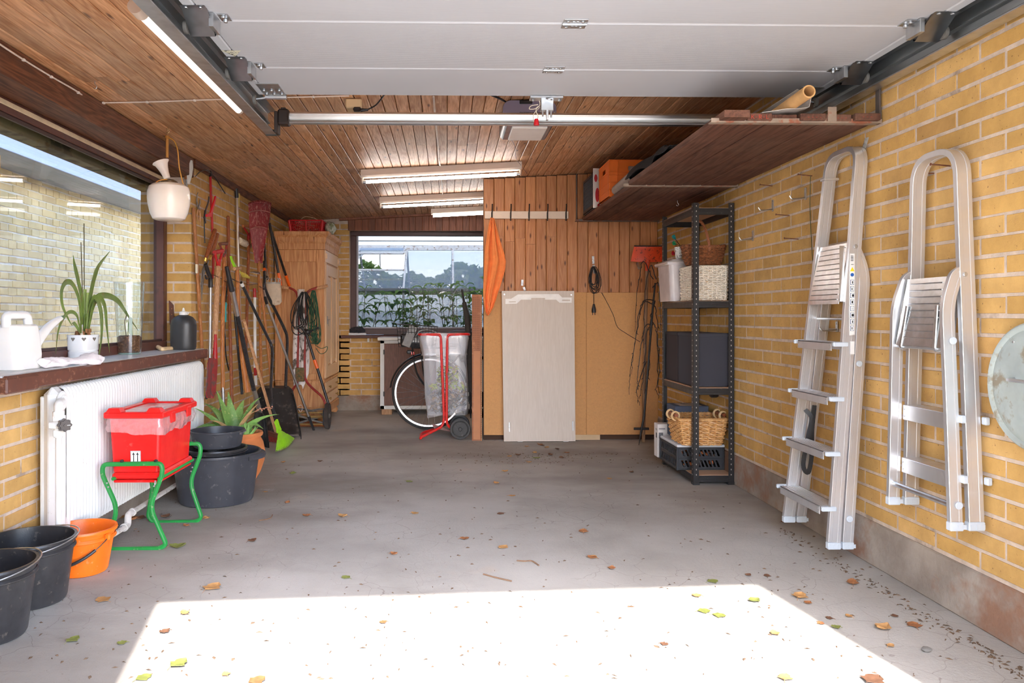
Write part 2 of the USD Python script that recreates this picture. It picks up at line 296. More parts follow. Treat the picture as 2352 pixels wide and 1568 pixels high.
def concrete():
    N = {'g': ('geometry', {}), 'n1': ('noise_texture', {'scale': 0.9, 'detail': 7.0, 'roughness': 0.6}), 'r1': ('rgb_ramp', {'ramp': [(0.25, S(140, 134, 126)), (0.5, S(170, 164, 155)), (0.75, S(186, 181, 172))]}),
         'sm': ('mapping', {'scale': (0.55, 1.0, 1.0)}), 'n2': ('noise_texture', {'scale': 1.15, 'detail': 5.0, 'roughness': 0.55, 'w': 4.0, 'dimensions': '4D'}), 'r2': ('rgb_ramp', {'ramp': [(0.46, (0, 0, 0)), (0.68, (0.85, 0.85, 0.85))]}), 'm2': ('mix', {'color2': S(122, 113, 104)}),
         'n3': ('noise_texture', {'scale': 46.0, 'detail': 4.0, 'roughness': 0.7}), 'r3': ('rgb_ramp', {'ramp': [(0.66, (0, 0, 0)), (0.70, (0.8, 0.8, 0.8))]}), 'm3': ('mix', {'color2': S(118, 106, 96)}),
         'n4': ('noise_texture', {'scale': 3.1, 'detail': 6.0, 'roughness': 0.7, 'dimensions': '4D', 'w': 9.0}), 'r4': ('rgb_ramp', {'ramp': [(0.62, (0, 0, 0)), (0.78, (0.55, 0.55, 0.55))]}), 'm4': ('mix', {'color2': S(206, 202, 196)}),
         'n5': ('noise_texture', {'scale': 1.7, 'detail': 3.0, 'dimensions': '4D', 'w': 2.0}), 'r5': ('rgb_ramp', {'ramp': [(0.68, (0, 0, 0)), (0.82, (0.4, 0.4, 0.4))]}), 'm5': ('mix', {'color2': S(205, 165, 120)}),
         'cd': ('noise_texture', {'scale': 5.0, 'detail': 3.0}), 'va': ('mix', {'fac': 0.12}), 'cv': ('voronoi_texture', {'feature': 'distance_to_edge', 'scale': 8.0}), 'cr': ('rgb_ramp', {'ramp': [(0.0, (1, 1, 1)), (0.012, (0, 0, 0))]}),
         'cm': ('noise_texture', {'scale': 1.3, 'detail': 3.0, 'dimensions': '4D', 'w': 7.0}), 'cmr': ('rgb_ramp', {'ramp': [(0.46, (0, 0, 0)), (0.6, (0.8, 0.8, 0.8))]}), 'cx': ('math', {'math_type': 'multiply'}), 'm6': ('mix', {'color2': S(120, 110, 102)}),
         'bn': ('noise_texture', {'scale': 70.0, 'detail': 5.0, 'roughness': 0.7}), 'b': ('bump', {'strength': 0.55, 'distance': 0.004}), 'p': ('principled_bsdf', {'roughness': 0.82, 'specular_ior_level': 0.3})}
    L = [('g.position', f'{x}.vector') for x in ('n1', 'n3', 'n4', 'n5', 'cd', 'cm', 'bn', 'sm')] + [('sm.vector', 'n2.vector'), ('n1.fac', 'r1.fac'), ('n2.fac', 'r2.fac'), ('r2.color', 'm2.fac'), ('r1.color', 'm2.color1'), ('n4.fac', 'r4.fac'), ('r4.color', 'm4.fac'), ('m2.color', 'm4.color1'),
         ('n5.fac', 'r5.fac'), ('r5.color', 'm5.fac'), ('m4.color', 'm5.color1'), ('n3.fac', 'r3.fac'), ('r3.color', 'm3.fac'), ('m5.color', 'm3.color1'), ('g.position', 'va.color1'), ('cd.color', 'va.color2'), ('va.color', 'cv.vector'), ('cv.distance', 'cr.fac'), ('cm.fac', 'cmr.fac'),
         ('cr.color', 'cx.value1'), ('cmr.color', 'cx.value2'), ('cx.value', 'm6.fac'), ('m3.color', 'm6.color1'), ('m6.color', 'p.base_color'), ('bn.fac', 'b.height'), ('b.normal', 'p.normal')]
    return usdkit.material(stage, '/World/Looks/floor_concrete', N, L, surface='p.BSDF')
FLOOR = concrete()
PLANK = wood('ceiling_pine', S(182, 124, 80), S(230, 178, 130), ax=1, rough=0.42, rnd=0.2, knots=(S(92, 50, 26), 3.2), nax=2, dirt=(S(204, 180, 154), 1.3, 0.5))
PANEL_PINE = wood('partition_pine', S(176, 112, 64), S(204, 142, 90), ax=2, rough=0.45, rnd=0.14, knots=(S(88, 44, 22), 4.6), nax=1)
TRIM_PINE = wood('lintel_pine', S(112, 62, 38), S(146, 88, 58), ax=2, rough=0.5, rnd=0.2)
BROWN_BEAM = wood('brown_beam', S(78, 40, 20), S(128, 74, 42), ax=1, rough=0.5, dirt=(S(96, 80, 66), 2.0, 0.4))
BROWN_FRAME = pm('brown_window_paint', S(84, 50, 42), 0.4, var=0.15, sc=9, spots=(S(70, 44, 38), 20, 0.2))
DUSTY = pm('dusty_wood', S(112, 96, 76), 0.8, var=0.25, sc=14, stretch=(1, 0.15, 1))
GREEN_WOOD = pm('weathered_board', S(150, 138, 92), 0.8, var=0.3, sc=10, stretch=(1, 0.12, 1), spots=(S(90, 82, 50), 6, 0.5))
LIGHT_STRIP = pm('cream_bead', S(206, 184, 150), 0.6, var=0.15, sc=12)
ROOFM = pm('roof_boards', S(66, 44, 32), 0.9)
def pane_mat(name, tint, gloss=1.0, rough=0.01, base=0.04, haze=None, power=5.0):
    """A thin pane: mirror-like more and more towards grazing view, else clear with a tint; haze = (colour, share) of dust."""
    N = {'t': ('transparent_bsdf', {'color': tint}), 'g': ('glossy_bsdf', {'roughness': rough, 'color': (gloss,) * 3}), 'f': ('layer_weight', {'blend': 0.5}), 'q': ('math', {'math_type': 'power', 'value2': power}), 'k': ('map_range', {'to_min': base, 'to_max': 1.0}), 'm': ('mix_closure', {})}
    L = [('f.facing', 'q.value1'), ('q.value', 'k.value'), ('k.result', 'm.fac'), ('t.BSDF', 'm.closure1'), ('g.BSDF', 'm.closure2')]; out = 'm.closure'
    if haze:
        N['d'] = ('diffuse_bsdf', {'color': haze[0]}); N['m2'] = ('mix_closure', {'fac': haze[1]}); L += [('m.closure', 'm2.closure1'), ('d.BSDF', 'm2.closure2')]; out = 'm2.closure'
    MATS[name] = usdkit.material(stage, f'/World/Looks/{name}', N, L, surface=out); return MATS[name]
DIM_PANE = pane_mat('dimmed_window_glass', (0.76, 0.77, 0.78), base=0.02)  # even grey tint, only there to dim the bright view outside
BACK_PANE = pane_mat('back_window_glass', (0.33, 0.335, 0.34), base=0.0015, power=6.0)  # dark tint cuts the brightness of the sky and garden beyond
# ---------------------------------------------------------------- setting: floor, walls
struct('floor', box((-2.1, YF - 0.1, -0.15), (2.0, 8.9, 0)), FLOOR)
struct('driveway', box((-14, -16, -0.2), (14, YF - 0.1, -0.01)), pm('driveway_paving', S(186, 180, 172), 0.9, var=0.15, sc=2, spots=(S(150, 144, 136), 4, 0.4)))
def wedge(x0, x1, z0, y0, y1, dz=0.0):
    """A block whose top follows the sloping ceiling."""
    v = [(x0, y0, z0), (x1, y0, z0), (x1, y1, z0), (x0, y1, z0), (x0, y0, ceil_z(x0) + dz), (x1, y0, ceil_z(x1) + dz), (x1, y1, ceil_z(x1) + dz), (x0, y1, ceil_z(x0) + dz)]
    return mk(v, [(0, 3, 2, 1), (4, 5, 6, 7), (0, 1, 5, 4), (1, 2, 6, 5), (2, 3, 7, 6), (3, 0, 4, 7)])
def brick_mesh(o, a, n, s0, s1, z0, z1, proud, ch=0.001, back=0.012):
    """One brick face: from s0 to s1 along a, proud of the mortar along n."""
    P = []
    for d, i in ((-back, 0), (proud - ch, 0), (proud, ch)):
        for s, z in ((s0 + i, z0 + i), (s1 - i, z0 + i), (s1 - i, z1 - i), (s0 + i, z1 - i)):
            P.append(o + a * s + n * d + np.array([0, 0, z]))
    F = [(8, 9, 10, 11)] + [(4 * k + j, 4 * k + (j + 1) % 4, 4 * k + 4 + (j + 1) % 4, 4 * k + 4 + j) for k in (0, 1) for j in range(4)]
    m = mk(P, F)
    if np.dot(np.cross(a, [0, 0, 1.0]), n) < 0: m.invert()
    return m
def bricks(node, o, a, n, s_rng, z_rng, z_ref, s_ref, mat, most=300, bond='stretcher', proud=0.0025, gap=0.0135, skip=None, seed=0, ragged=0.0012):
    r = np.random.default_rng(seed); o, a, n = np.array(o, float), np.array(a, float), np.array(n, float); L = []
    k0, k1 = math.floor((z_rng[0] - z_ref) / 0.0667), math.ceil((z_rng[1] - z_ref) / 0.0667)
    for k in range(k0, k1):
        za, zb = z_ref + k * 0.0667 + gap / 2, z_ref + (k + 1) * 0.0667 - gap / 2
        za, zb = max(za, z_rng[0]), min(zb, z_rng[1])
        if zb - za < 0.02: continue
        pitch = 0.24 if bond == 'stretcher' or k % 2 else 0.12
        off = s_ref + (0.12 if bond == 'stretcher' else 0.06) * (k % 2)
        for i in range(math.floor((s_rng[0] - off) / pitch), math.ceil((s_rng[1] - off) / pitch)):
            j = r.normal(0, ragged, 6) * (1, 1, 1, 1, 0.4, 1)
            sa, sb = max(off + i * pitch + 0.006 + j[0], s_rng[0]), min(off + (i + 1) * pitch - 0.006 + j[1], s_rng[1])
            if sb - sa < 0.025: continue
            if skip and skip((sa + sb) / 2, (za + zb) / 2): continue
            L.append((sa, sb, za + j[2], zb + j[3], proud + j[4]))
    C = np.array([o + a * (q[0] + q[1]) / 2 + np.array([0, 0, (q[2] + q[3]) / 2]) for q in L]) - (0, 0, CAMZ)
    dep = C[:, 1] * _c + C[:, 0] * _s; u = CX + FPX * (C[:, 0] * _c - C[:, 1] * _s) / dep; v = V0 - FPX * C[:, 2] / dep
    inside = (u > -20) & (u < 2372) & (v > -20) & (v < 1588) & (dep > 0.3)
    order = np.argsort(np.where(inside, 0, 1e3) + dep); rest = []
    for q, ix in enumerate(order):
        m = brick_mesh(o, a, n, *L[ix])
        if q < most and inside[ix]: node.part('brick', m, mat, False)
        else: rest.append(m)
    if rest: node.part('brickwork', cat(*rest), mat, False, kind='stuff')
# right wall
w = struct('wall_right', wedge(XR + 0.0025, 2.0, 0.0, YF, 8.9), MORTAR)
bricks(w, (XR + 0.0025, 0, 0), (0, 1, 0), (-1, 0, 0), (YF, 8.66), (0.19, 2.31), 0.197, 4.624 - 20 * 0.24 + 0.12, BRICK, seed=1, skip=lambda s, z: z > ceil_z(XR) - 0.03)
struct('baseboard_right', box((XR - 0.006, YF, 0), (XR + 0.02, YP, 0.188), 0.004), PLINTH)
# left wall: below and beside the window, the pier, and on to the back
WY0, WY1, SILLZ = 3.0, 5.225, 0.815
w = struct('wall_left', cat(box((-2.06, YF, 0), (XL - 0.0025, WY1, SILLZ)), wedge(-2.06, XL - 0.0025, 0, WY1 + 0.0025, 8.9), wedge(-2.06, XL - 0.0025, 0, YF, WY0), wedge(-2.06, XL - 0.1, 2.0, WY0, WY1)), MORTAR)
for s_, z_, mst, sd in (((YF, 8.66), (0.1, SILLZ - 0.03), 150, 2), ((WY1, 8.66), (SILLZ - 0.019, 2.12), 140, 6), ((YF, WY0), (SILLZ - 0.019, 2.12), 20, 7)):
    bricks(w, (XL - 0.0025, 0, 0), (0, 1, 0), (1, 0, 0), s_, z_, 0.688 - 8 * 0.0667, 3.148 - 8 * 0.24, BRICK, most=mst, seed=sd, skip=lambda s, z: z > ceil_z(XL) - 0.03)
bricks(w, (-2.06, WY1 + 0.0025, 0), (1, 0, 0), (0, -1, 0), (0.0, 0.34), (SILLZ, 1.98), 0.688 - 8 * 0.0667, 0.22, BRICK, seed=3)
struct('baseboard_left', box((XL - 0.02, YF, 0), (XL + 0.006, 8.66, 0.10), 0.004), PLINTH)
# back wall, with its window opening from x = -1.09
BX0, BX1, BZ0, BZ1 = -1.09, 1.30, 0.845, 2.025
w = struct('wall_back', cat(box((-1.9, YB + 0.0025, 0), (2.0, YB + 0.26, BZ0)), wedge(-1.9, BX0, 0, YB + 0.0025, YB + 0.26), wedge(BX1, 2.0, 0, YB + 0.0025, YB + 0.26), wedge(BX0, BX1, BZ1, YB + 0.03, YB + 0.26)), MORTAR)
for s_, z_, mst, sd in (((XL, 1.8), (0.168, BZ0 - 0.032), 150, 4), ((XL, BX0), (BZ0 - 0.031, 2.2), 60, 8), ((BX1, 1.8), (BZ0, 2.2), 0, 9)):
    bricks(w, (0, YB + 0.0025, 0), (1, 0, 0), (0, -1, 0), s_, z_, 0.168, -0.956 - 0.72, BRICK, seed=sd, most=mst, skip=lambda s, z: z > ceil_z(s) - 0.04)
struct('baseboard_back', box((XL, YB - 0.004, 0), (1.8, YB + 0.02, 0.166), 0.004), PLINTH)
# front wall around the door opening, out of view; skewed to slant the edge of the sunlit patch
sk = lambda x: YF + 0.02 + 0.063 * (x + 0.79)
def skewed(x0, x1, z0, z1):
    v = [(x, sk(x) + d, z) for z in (z0, z1) for x, d in ((x0, -0.005), (x1, -0.005), (x1, 0.12), (x0, 0.12))]
    return mk(v, [(0, 3, 2, 1), (4, 5, 6, 7), (0, 1, 5, 4), (1, 2, 6, 5), (2, 3, 7, 6), (3, 0, 4, 7)])
struct('wall_front', cat(skewed(-2.06, -0.79, 0, 2.45), skewed(1.53, 2.0, 0, 2.45), skewed(-0.79, 1.53, 2.05, 2.45)), pm('front_wall_render', S(214, 206, 190), 0.9))
# ceiling: a roof deck, and under it one board after another
w = struct('ceiling', mk([(x, y, ceil_z(x) + d) for d in (0.017, 0.14) for x, y in ((-2.35, YF + 0.06), (2.3, YF + 0.06), (2.3, 9.2), (-2.35, 9.2))], [(0, 3, 2, 1), (4, 5, 6, 7), (0, 1, 5, 4), (1, 2, 6, 5), (2, 3, 7, 6), (3, 0, 4, 7)]), ROOFM)
def plank(p0, along, across, nrm, ln, wd, th=0.014, ch=0.004):
    """A board with chamfered long edges: p0 its corner, nrm the way its face looks."""
    p0, along, across, nrm = (np.array(q, float) for q in (p0, along, across, nrm))
    pr = [(0, 0), (0, th - ch), (ch, th), (wd - ch, th), (wd, th - ch), (wd, 0)]
    V = [p0 + along * l + across * a + nrm * d for l in (0, ln) for a, d in pr]
    m = mk(V, [(i, (i + 1) % 6, (i + 1) % 6 + 6, i + 6) for i in range(6)] + [(0, 5, 4, 3), (0, 3, 2, 1), (6, 7, 8, 9), (6, 9, 10, 11)])
    if m.volume < 0: m.invert()
    return m
acr = np.array([1, 0, 0.055]); acr /= np.linalg.norm(acr); nrm = np.array([0.055, 0, -1.0]); nrm /= np.linalg.norm(nrm)
x = XL - 0.01
while x < XR:
    y = YF + 0.01 - RNG.uniform(0, 1.5)
    while y < YB:
        ln = RNG.choice([1.8, 2.1, 2.4, 2.7, 3.3]); a, b = max(y, YF + 0.01), min(y + ln, YB)
        if b - a > 0.05: w.part('plank', plank((x + 0.001, a, ceil_z(x) + 0.016), (0, 1, 0), acr, nrm, b - a - 0.0015, 0.0664), PLANK, False)
        y += ln
    x += 0.0694
# beam and boards over the left window
struct('trim_1', cat(box((XL - 0.17, WY0 - 0.4, 1.998), (XL + 0.012, WY1 + 0.02, ceil_z(XL) - 0.002), 0.006)), BROWN_BEAM)
t = struct('trim_2', box((XL - 0.10, YF, ceil_z(XL) - 0.07), (XL + 0.02, 8.66, ceil_z(XL) + 0.002), 0.004), BROWN_BEAM)
THINGS.remove(t)
struct('trim_3', box((XL - 0.006, WY1 + 0.02, ceil_z(XL) - 0.055), (XL + 0.02, 8.66, ceil_z(XL) + 0.002), 0.004), BROWN_BEAM)
# left window
WX = -1.882
t = struct('window_1')
t.part('frame', cat(box((WX - 0.07, WY0, SILLZ + 0.005), (WX, WY1, 0.895), 0.005), box((WX - 0.07, WY0, 1.935), (WX, WY1, 2.0), 0.005), box((WX - 0.07, WY1 - 0.06, 0.895), (WX, WY1, 1.935), 0.005), box((WX - 0.07, WY0, 0.895), (WX, WY0 + 0.06, 1.935), 0.005)), BROWN_FRAME)
t.part('bead', cat(box((WX - 0.03, WY0 + 0.06, 1.918), (WX - 0.012, WY1 - 0.06, 1.936), 0.003), box((WX - 0.03, WY0 + 0.06, 0.894), (WX - 0.012, WY1 - 0.06, 0.91), 0.003)), pm('dark_bead', S(60, 40, 36), 0.5), label='thin bead along the glass')
t.part('head_strip', box((WX - 0.02, WY0, 1.962), (WX + 0.006, WY1, 1.985), 0.003), LIGHT_STRIP, label='pale strip along the frame head')
t.part('pane', box((WX - 0.052, WY0 + 0.05, 0.89), (WX - 0.048, WY1 - 0.05, 1.94)), DIM_PANE, False)
t.part('outer_lintel', box((-2.055, WY0 - 0.1, 1.90), (WX - 0.085, WY1 + 0.03, 2.0), 0.004), GREEN_WOOD, label='weathered board outside over the glass')
# windowsill inside the left window
t = struct('sill_left')
t.part('slab', box((-1.90, 2.86, SILLZ), (-1.635, 5.235, SILLZ + 0.028), 0.004), pm('sill_slate', S(186, 186, 186), 0.35, var=0.2, sc=9, spots=(S(186, 184, 180), 12, 0.3)))
t.part('nosing', cat(box((-1.635, 2.86, SILLZ - 0.035), (-1.612, 5.235, SILLZ + 0.026), 0.006), box((-1.66, 2.845, SILLZ - 0.04), (-1.606, 3.07, SILLZ + 0.02), 0.006)), pm('sill_brown', S(92, 56, 44), 0.45, var=0.25, sc=14, spots=(S(140, 100, 80), 30, 0.15)), label='brown wooden front edge')
# back window
t = struct('window_2')
fb = YB + 0.10
t.part('frame', cat(box((BX0, fb, BZ0 + 0.075), (BX0 + 0.065, fb + 0.07, BZ1 - 0.05), 0.005), box((BX0, fb, BZ1 - 0.05), (BX1, fb + 0.07, BZ1), 0.005), box((BX0, fb, BZ0), (BX1, fb + 0.07, BZ0 + 0.075), 0.005), box((BX1 - 0.06, fb, BZ0 + 0.075), (BX1, fb + 0.07, BZ1 - 0.05), 0.005)), pm('brown_window_paint_back', S(78, 52, 50), 0.45, var=0.15, sc=9))
t.part('bead', cat(box((BX0 + 0.065, fb + 0.03, BZ0 + 0.07), (BX0 + 0.085, fb + 0.05, BZ1 - 0.05), 0.002), box((BX0 + 0.065, fb + 0.03, BZ0 + 0.072), (BX1, fb + 0.05, BZ0 + 0.09), 0.002)), pm('grey_bead', S(168, 168, 176), 0.5))
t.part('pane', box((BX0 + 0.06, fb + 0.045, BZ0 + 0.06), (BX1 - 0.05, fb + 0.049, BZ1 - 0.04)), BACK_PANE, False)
struct('sill_back', box((BX0 - 0.09, YB - 0.06, BZ0 - 0.032), (BX1, fb + 0.02, BZ0), 0.005), pm('sill_brown_back', S(84, 46, 36), 0.5, var=0.15, sc=12))
t = struct('trim_4', box((BX0 - 0.015, YB - 0.004, BZ1), (BX1, YB + 0.02, 2.17)), TRIM_PINE)
x = BX0 - 0.01
while x < 1.2:
    t.part('plank', plank((x, YB - 0.004, BZ1 - 0.004), (0, 0, 1), (1, 0, 0), (0, -1, 0), ceil_z(x) - BZ1 - 0.012, 0.0745, 0.012, 0.003), TRIM_PINE, False); x += 0.0755
struct('trim_5', mk([(x_, y, ceil_z(x_) - z) for x_ in (-1.2, 1.5) for y, z in ((YB - 0.035, 0), (YB - 0.035, 0.022), (YB, 0.028), (YB, 0))], [(0, 1, 5, 4), (1, 2, 6, 5), (2, 3, 7, 6), (3, 0, 4, 7), (0, 3, 2, 1), (4, 5, 6, 7)]), TRIM_PINE)
# partition: pine boards above, chipboard sheets below
PX0 = atY(1111, 600, YP)[0]
w = struct('wall_partition', wedge(PX0, XR + 0.006, 0.0, YP + 0.016, YP + 0.09, -0.001), pm('partition_core', S(70, 44, 28), 0.8))
x = PX0; k = 0
while x < XR - 0.01:
    wd = min(0.0895, XR - x); zs = [1.18, ceil_z(x) - 0.004]
    if k in (1, 3, 6, 4, 2): zs = [1.18, 1.18 + [0, .565, .52, .55, .50, 0, .565][k], zs[1]]
    for a, b in zip(zs[:-1], zs[1:]): w.part('plank', plank((x, YP + 0.016, a), (0, 0, 1), (1, 0, 0), (0, -1, 0), b - a - 0.0012, wd - 0.0022, 0.016, 0.005), PANEL_PINE, False)
    x += 0.09; k += 1
CHIP = pm('chipboard', S(206, 152, 96), 0.75, var=0.06, sc=60, bump=0.0006, bsc=300, spots=(S(186, 130, 78), 90, 0.05), detail=6)
zt = atY(1400, 671, YP - 0.02)[2]
w.part('chipboard', box((PX0, YP - 0.02, 0.045), (1.20, YP + 0.003, zt), 0.002), CHIP)
w.part('chipboard', box((1.2015, YP - 0.02, 0.045), (XR, YP + 0.003, zt - 0.002), 0.002), CHIP)
w.part('bottom_batten', box((0.95, YP - 0.012, 0.0), (1.32, YP + 0.01, 0.045), 0.002), pm('pale_batten', S(206, 178, 142), 0.8))
# ---------------------------------------------------------------- overhead door, its tracks and drive
def ribbed(name, col):
    N = {'g': ('geometry', {}), 'wv': ('wave_texture', {'wave_type': 'bands', 'bands_direction': 'y', 'scale': 48.0}), 'n': ('noise_texture', {'scale': 420.0, 'detail': 2.0}), 'mx': ('mix_float', {'fac': 0.35}),
         'b': ('bump', {'strength': 0.25, 'distance': 0.0012}), 'dn': ('noise_texture', {'scale': 2.5, 'detail': 5.0}), 'dr': ('rgb_ramp', {'ramp': [(0.3, np.array(col) * 0.95), (0.7, col)]}), 'p': ('principled_bsdf', {'roughness': 0.5})}
    L = [('g.position', 'wv.vector'), ('g.position', 'n.vector'), ('wv.fac', 'mx.a'), ('n.fac', 'mx.b'), ('mx.result', 'b.height'), ('b.normal', 'p.normal'), ('g.position', 'dn.vector'), ('dn.fac', 'dr.fac'), ('dr.color', 'p.base_color')]
    return usdkit.material(stage, f'/World/Looks/{name}', N, L, surface='p.BSDF')
DOORW = ribbed('ribbed_white_door', S(196, 196, 199))
WHITE_SMOOTH = pm('white_door_edge', S(204, 204, 206), 0.4, var=0.03)
GALV = pm('galvanised_steel', (0.62, 0.64, 0.66), 0.36, metal=1.0, var=0.08, sc=14, detail=2, rvar=0.06)
GALV_DARK = pm('galvanised_track', (0.42, 0.45, 0.46), 0.34, metal=1.0, var=0.15, sc=9, stretch=(1, 0.2, 1), rvar=0.06)
ALU = pm('brushed_aluminium', (0.78, 0.77, 0.75), 0.32, metal=1.0, var=0.03, sc=6, rvar=0.03)
BLACKP = pm('black_plastic', S(34, 33, 35), 0.42, var=0.2, sc=20)
RUBBER = pm('black_rubber', S(30, 30, 30), 0.7, var=0.25, sc=20)
def bolt(c, ax, r=0.007, h=0.005): return disc(c, r, h, ax, 8, 0.002)
DZ = 2.10
t = struct('door_1')
ys = [1.42, 1.70, 2.20, 2.715, 3.225, 3.625]
for i in range(5):
    a, b = ys[i], ys[i + 1]
    p = t.part('panel', cat(box((-0.84, a + 0.002, DZ), (1.70, b - 0.002, DZ + 0.04), 0.007)), DOORW, False)
    for x0, x1 in ((-0.882, -0.8405), (1.7005, 1.742)): t.part('end_cap', box((x0, a + 0.002, DZ), (x1, b - 0.002, DZ + 0.042), 0.004), WHITE_SMOOTH, False)
    if i < 4: t.part('seam_lip', tube([(-0.84, b, DZ + 0.008), (1.70, b, DZ + 0.008)], 0.0075, 8), WHITE_SMOOTH, label='rounded lip along the panel joint')
HP = lambda x, y: cat(box((x - 0.043, y - 0.042, DZ - 0.003), (x + 0.043, y + 0.042, DZ), 0.001), rod((x - 0.043, y, DZ - 0.004), (x + 0.043, y, DZ - 0.004), 0.005, 8), *[bolt((x + a, y + b, DZ - 0.003), (0, 0, -1)) for a in (-0.026, 0.026) for b in (-0.026, 0.026)], *[box((x + a - 0.004, y + b - 0.003, DZ - 0.0045), (x + a + 0.004, y + b + 0.003, DZ - 0.003)) for a in (-0.006, 0.008) for b in (-0.02, 0.02)])
for y in (ys[3], ys[4]): t.part('hinge_plate', HP(0.455 if y < 3 else 0.452, y), GALV)
def roller_bracket(xc, y, sgn):
    """A slanting roller carrier under a panel end, its spindle and wheel."""
    pl = mk([(xc - 0.042, y - 0.10, DZ - 0.001), (xc + 0.042, y - 0.10, DZ - 0.001), (xc + 0.042, y - 0.075, DZ - 0.004), (xc - 0.042, y - 0.075, DZ - 0.004), (xc - 0.042, y + 0.02, DZ - 0.062), (xc + 0.042, y + 0.02, DZ - 0.062), (xc + 0.042, y + 0.03, DZ - 0.055), (xc - 0.042, y + 0.03, DZ - 0.055),
             (xc - 0.042, y + 0.03, DZ - 0.05), (xc + 0.042, y + 0.03, DZ - 0.05), (xc + 0.042, y - 0.075, DZ), (xc - 0.042, y - 0.075, DZ)], [(0, 1, 2, 3), (3, 2, 5, 4), (4, 5, 6, 7), (7, 6, 9, 8), (8, 9, 10, 11)])
    pl = cat(pl, mk(pl.vertices, pl.faces[:, ::-1]))
    g = t.part('roller_bracket', cat(pl, *[bolt((xc + a, y - 0.088, DZ - 0.002), (0, 0, -1), 0.008) for a in (-0.024, 0.024)]), GALV)
    xs = xc - sgn * 0.05
    g.part('hinge_leaf', cat(box((xs - 0.012, y - 0.045, DZ - 0.05), (xs + 0.004, y + 0.04, DZ - 0.002), 0.001), box((xs - sgn * 0.03 - 0.018, y - 0.03, DZ - 0.004), (xs - sgn * 0.03 + 0.018, y + 0.03, DZ - 0.001)), bolt((xs - sgn * 0.03, y + 0.012, DZ - 0.004), (0, 0, -1), 0.008, 0.012), bolt((xs - sgn * 0.03, y - 0.016, DZ - 0.004), (0, 0, -1), 0.008, 0.008)), GALV)
    g.part('spindle', rod((xc, y + 0.005, DZ - 0.035), (xc + sgn * 0.062, y + 0.005, DZ - 0.035), 0.006), GALV)
    g.part('roller', lathe([(0.008, -0.008), (0.013, -0.008), (0.0225, -0.006), (0.0235, 0), (0.0225, 0.006), (0.013, 0.008), (0.008, 0.008)], 20, (xc + sgn * 0.054, y + 0.005, DZ - 0.035), (1, 0, 0)), pm('grey_nylon', S(120, 116, 110), 0.5))
for y in (2.68, 3.19): roller_bracket(-0.848, y, -1); roller_bracket(1.708, y, 1)
for xc, sg in ((-0.80, -1), (1.66, 1)):
    g = t.part('bottom_bracket', cat(box((xc - 0.05, 3.44, DZ - 0.004), (xc + 0.05, 3.625, DZ), 0.001), rod((xc + 0.05, 3.63, DZ - 0.008), (xc - 0.05, 3.63, DZ - 0.008), 0.012), *[bolt((xc + a, 3.56 + b, DZ - 0.004), (0, 0, -1), 0.009, 0.006) for a in (-0.035, 0.0, 0.035) for b in (-0.025, 0.03)]), GALV)
    g.part('roller', lathe([(0.008, -0.008), (0.013, -0.008), (0.0225, -0.006), (0.0235, 0), (0.0225, 0.006), (0.013, 0.008), (0.008, 0.008)], 20, (xc + sg * 0.10, 3.63, DZ - 0.02), (1, 0, 0)), pm('grey_nylon', S(120, 116, 110), 0.5))
    g.part('spindle', rod((xc + sg * 0.05, 3.63, DZ - 0.012), (xc + sg * 0.10, 3.63, DZ - 0.018), 0.006), GALV)
a, b, c = atZ(508, 116, DZ - 0.001), atZ(553, 116, DZ - 0.001), atZ(540, 130, DZ - 0.001)
t.part('sticker', cat(ext([a[:2], b[:2], c[:2]], 0.0008, np.array([[1, 0, 0, 0], [0, 1, 0, 0], [0, 0, 1, DZ - 0.0015], [0, 0, 0, 1.0]]))), pm('sticker_cream', S(222, 216, 190), 0.5, spots=(S(60, 60, 50), 60, 0.35)), label='small triangular sticker')
def track(xw, sgn, label):
    t = thing('door_track', label, 'door track')
    # profile in (x, z): a web with two rolled channels
    P = [(0.045, 0.0), (0.012, 0.0), (0.0, 0.010), (0.0, 0.050), (0.012, 0.056), (0.012, 0.060), (0.0, 0.066), (0.0, 0.110), (0.012, 0.118), (0.045, 0.118)]
    P2 = P + [(x + 0.002, z - 0.002 if z > 0.1 else z + 0.002) for x, z in P[::-1]]
    V = []
    for y in (1.45, 4.02): V += [(xw - sgn * x, y, 2.008 + z) for x, z in P2]
    n = len(P2); m = mk(V, [(i, (i + 1) % n, (i + 1) % n + n, i + n) for i in range(n)])
    if m.volume < 0: m.invert()
    t.part('rail', m, GALV_DARK, False)
    t.part('flange', box((xw - sgn * 0.048, 1.45, 2.003), (xw + sgn * 0.006, 4.0, 2.0075), 0.001), GALV, False)
    t.part('end_cap', box((xw - sgn * 0.052, 4.0, 2.0), (xw + sgn * 0.01, 4.03, 2.03), 0.006), pm('track_end', S(92, 98, 96), 0.4, metal=0.6))
    for y in (2.3, 3.5): t.part('hanger', box((xw + sgn * 0.002, y, 2.12), (xw + sgn * 0.005, y + 0.03, ceil_z(xw) - 0.002)), GALV)
    return t
track(-0.93, -1, 'galvanised steel door track beside the white fluorescent tube')
track(1.79, 1, 'galvanised steel door track close along the yellow brick wall')
yb = 3.985
t = thing('cross_tube', 'long aluminium tube joining the ends of both door tracks', 'tube')
P = [(0.0, 0.0), (0.018, 0.0), (0.024, 0.005), (0.024, 0.011), (0.018, 0.015), (0.012, 0.018), (0.012, 0.036), (0.019, 0.045), (0.024, 0.052), (0.022, 0.060), (0.014, 0.064), (-0.014, 0.064), (-0.02, 0.056), (-0.02, 0.006)]
V = [(x, yb - a, 2.05 + z) for x in (-0.81, 1.77) for a, z in P]; n = len(P)
m = mk(V, [(i, (i + 1) % n, (i + 1) % n + n, i + n) for i in range(n)]); m.invert() if m.volume < 0 else None
t.part('tube', m, ALU, 40)
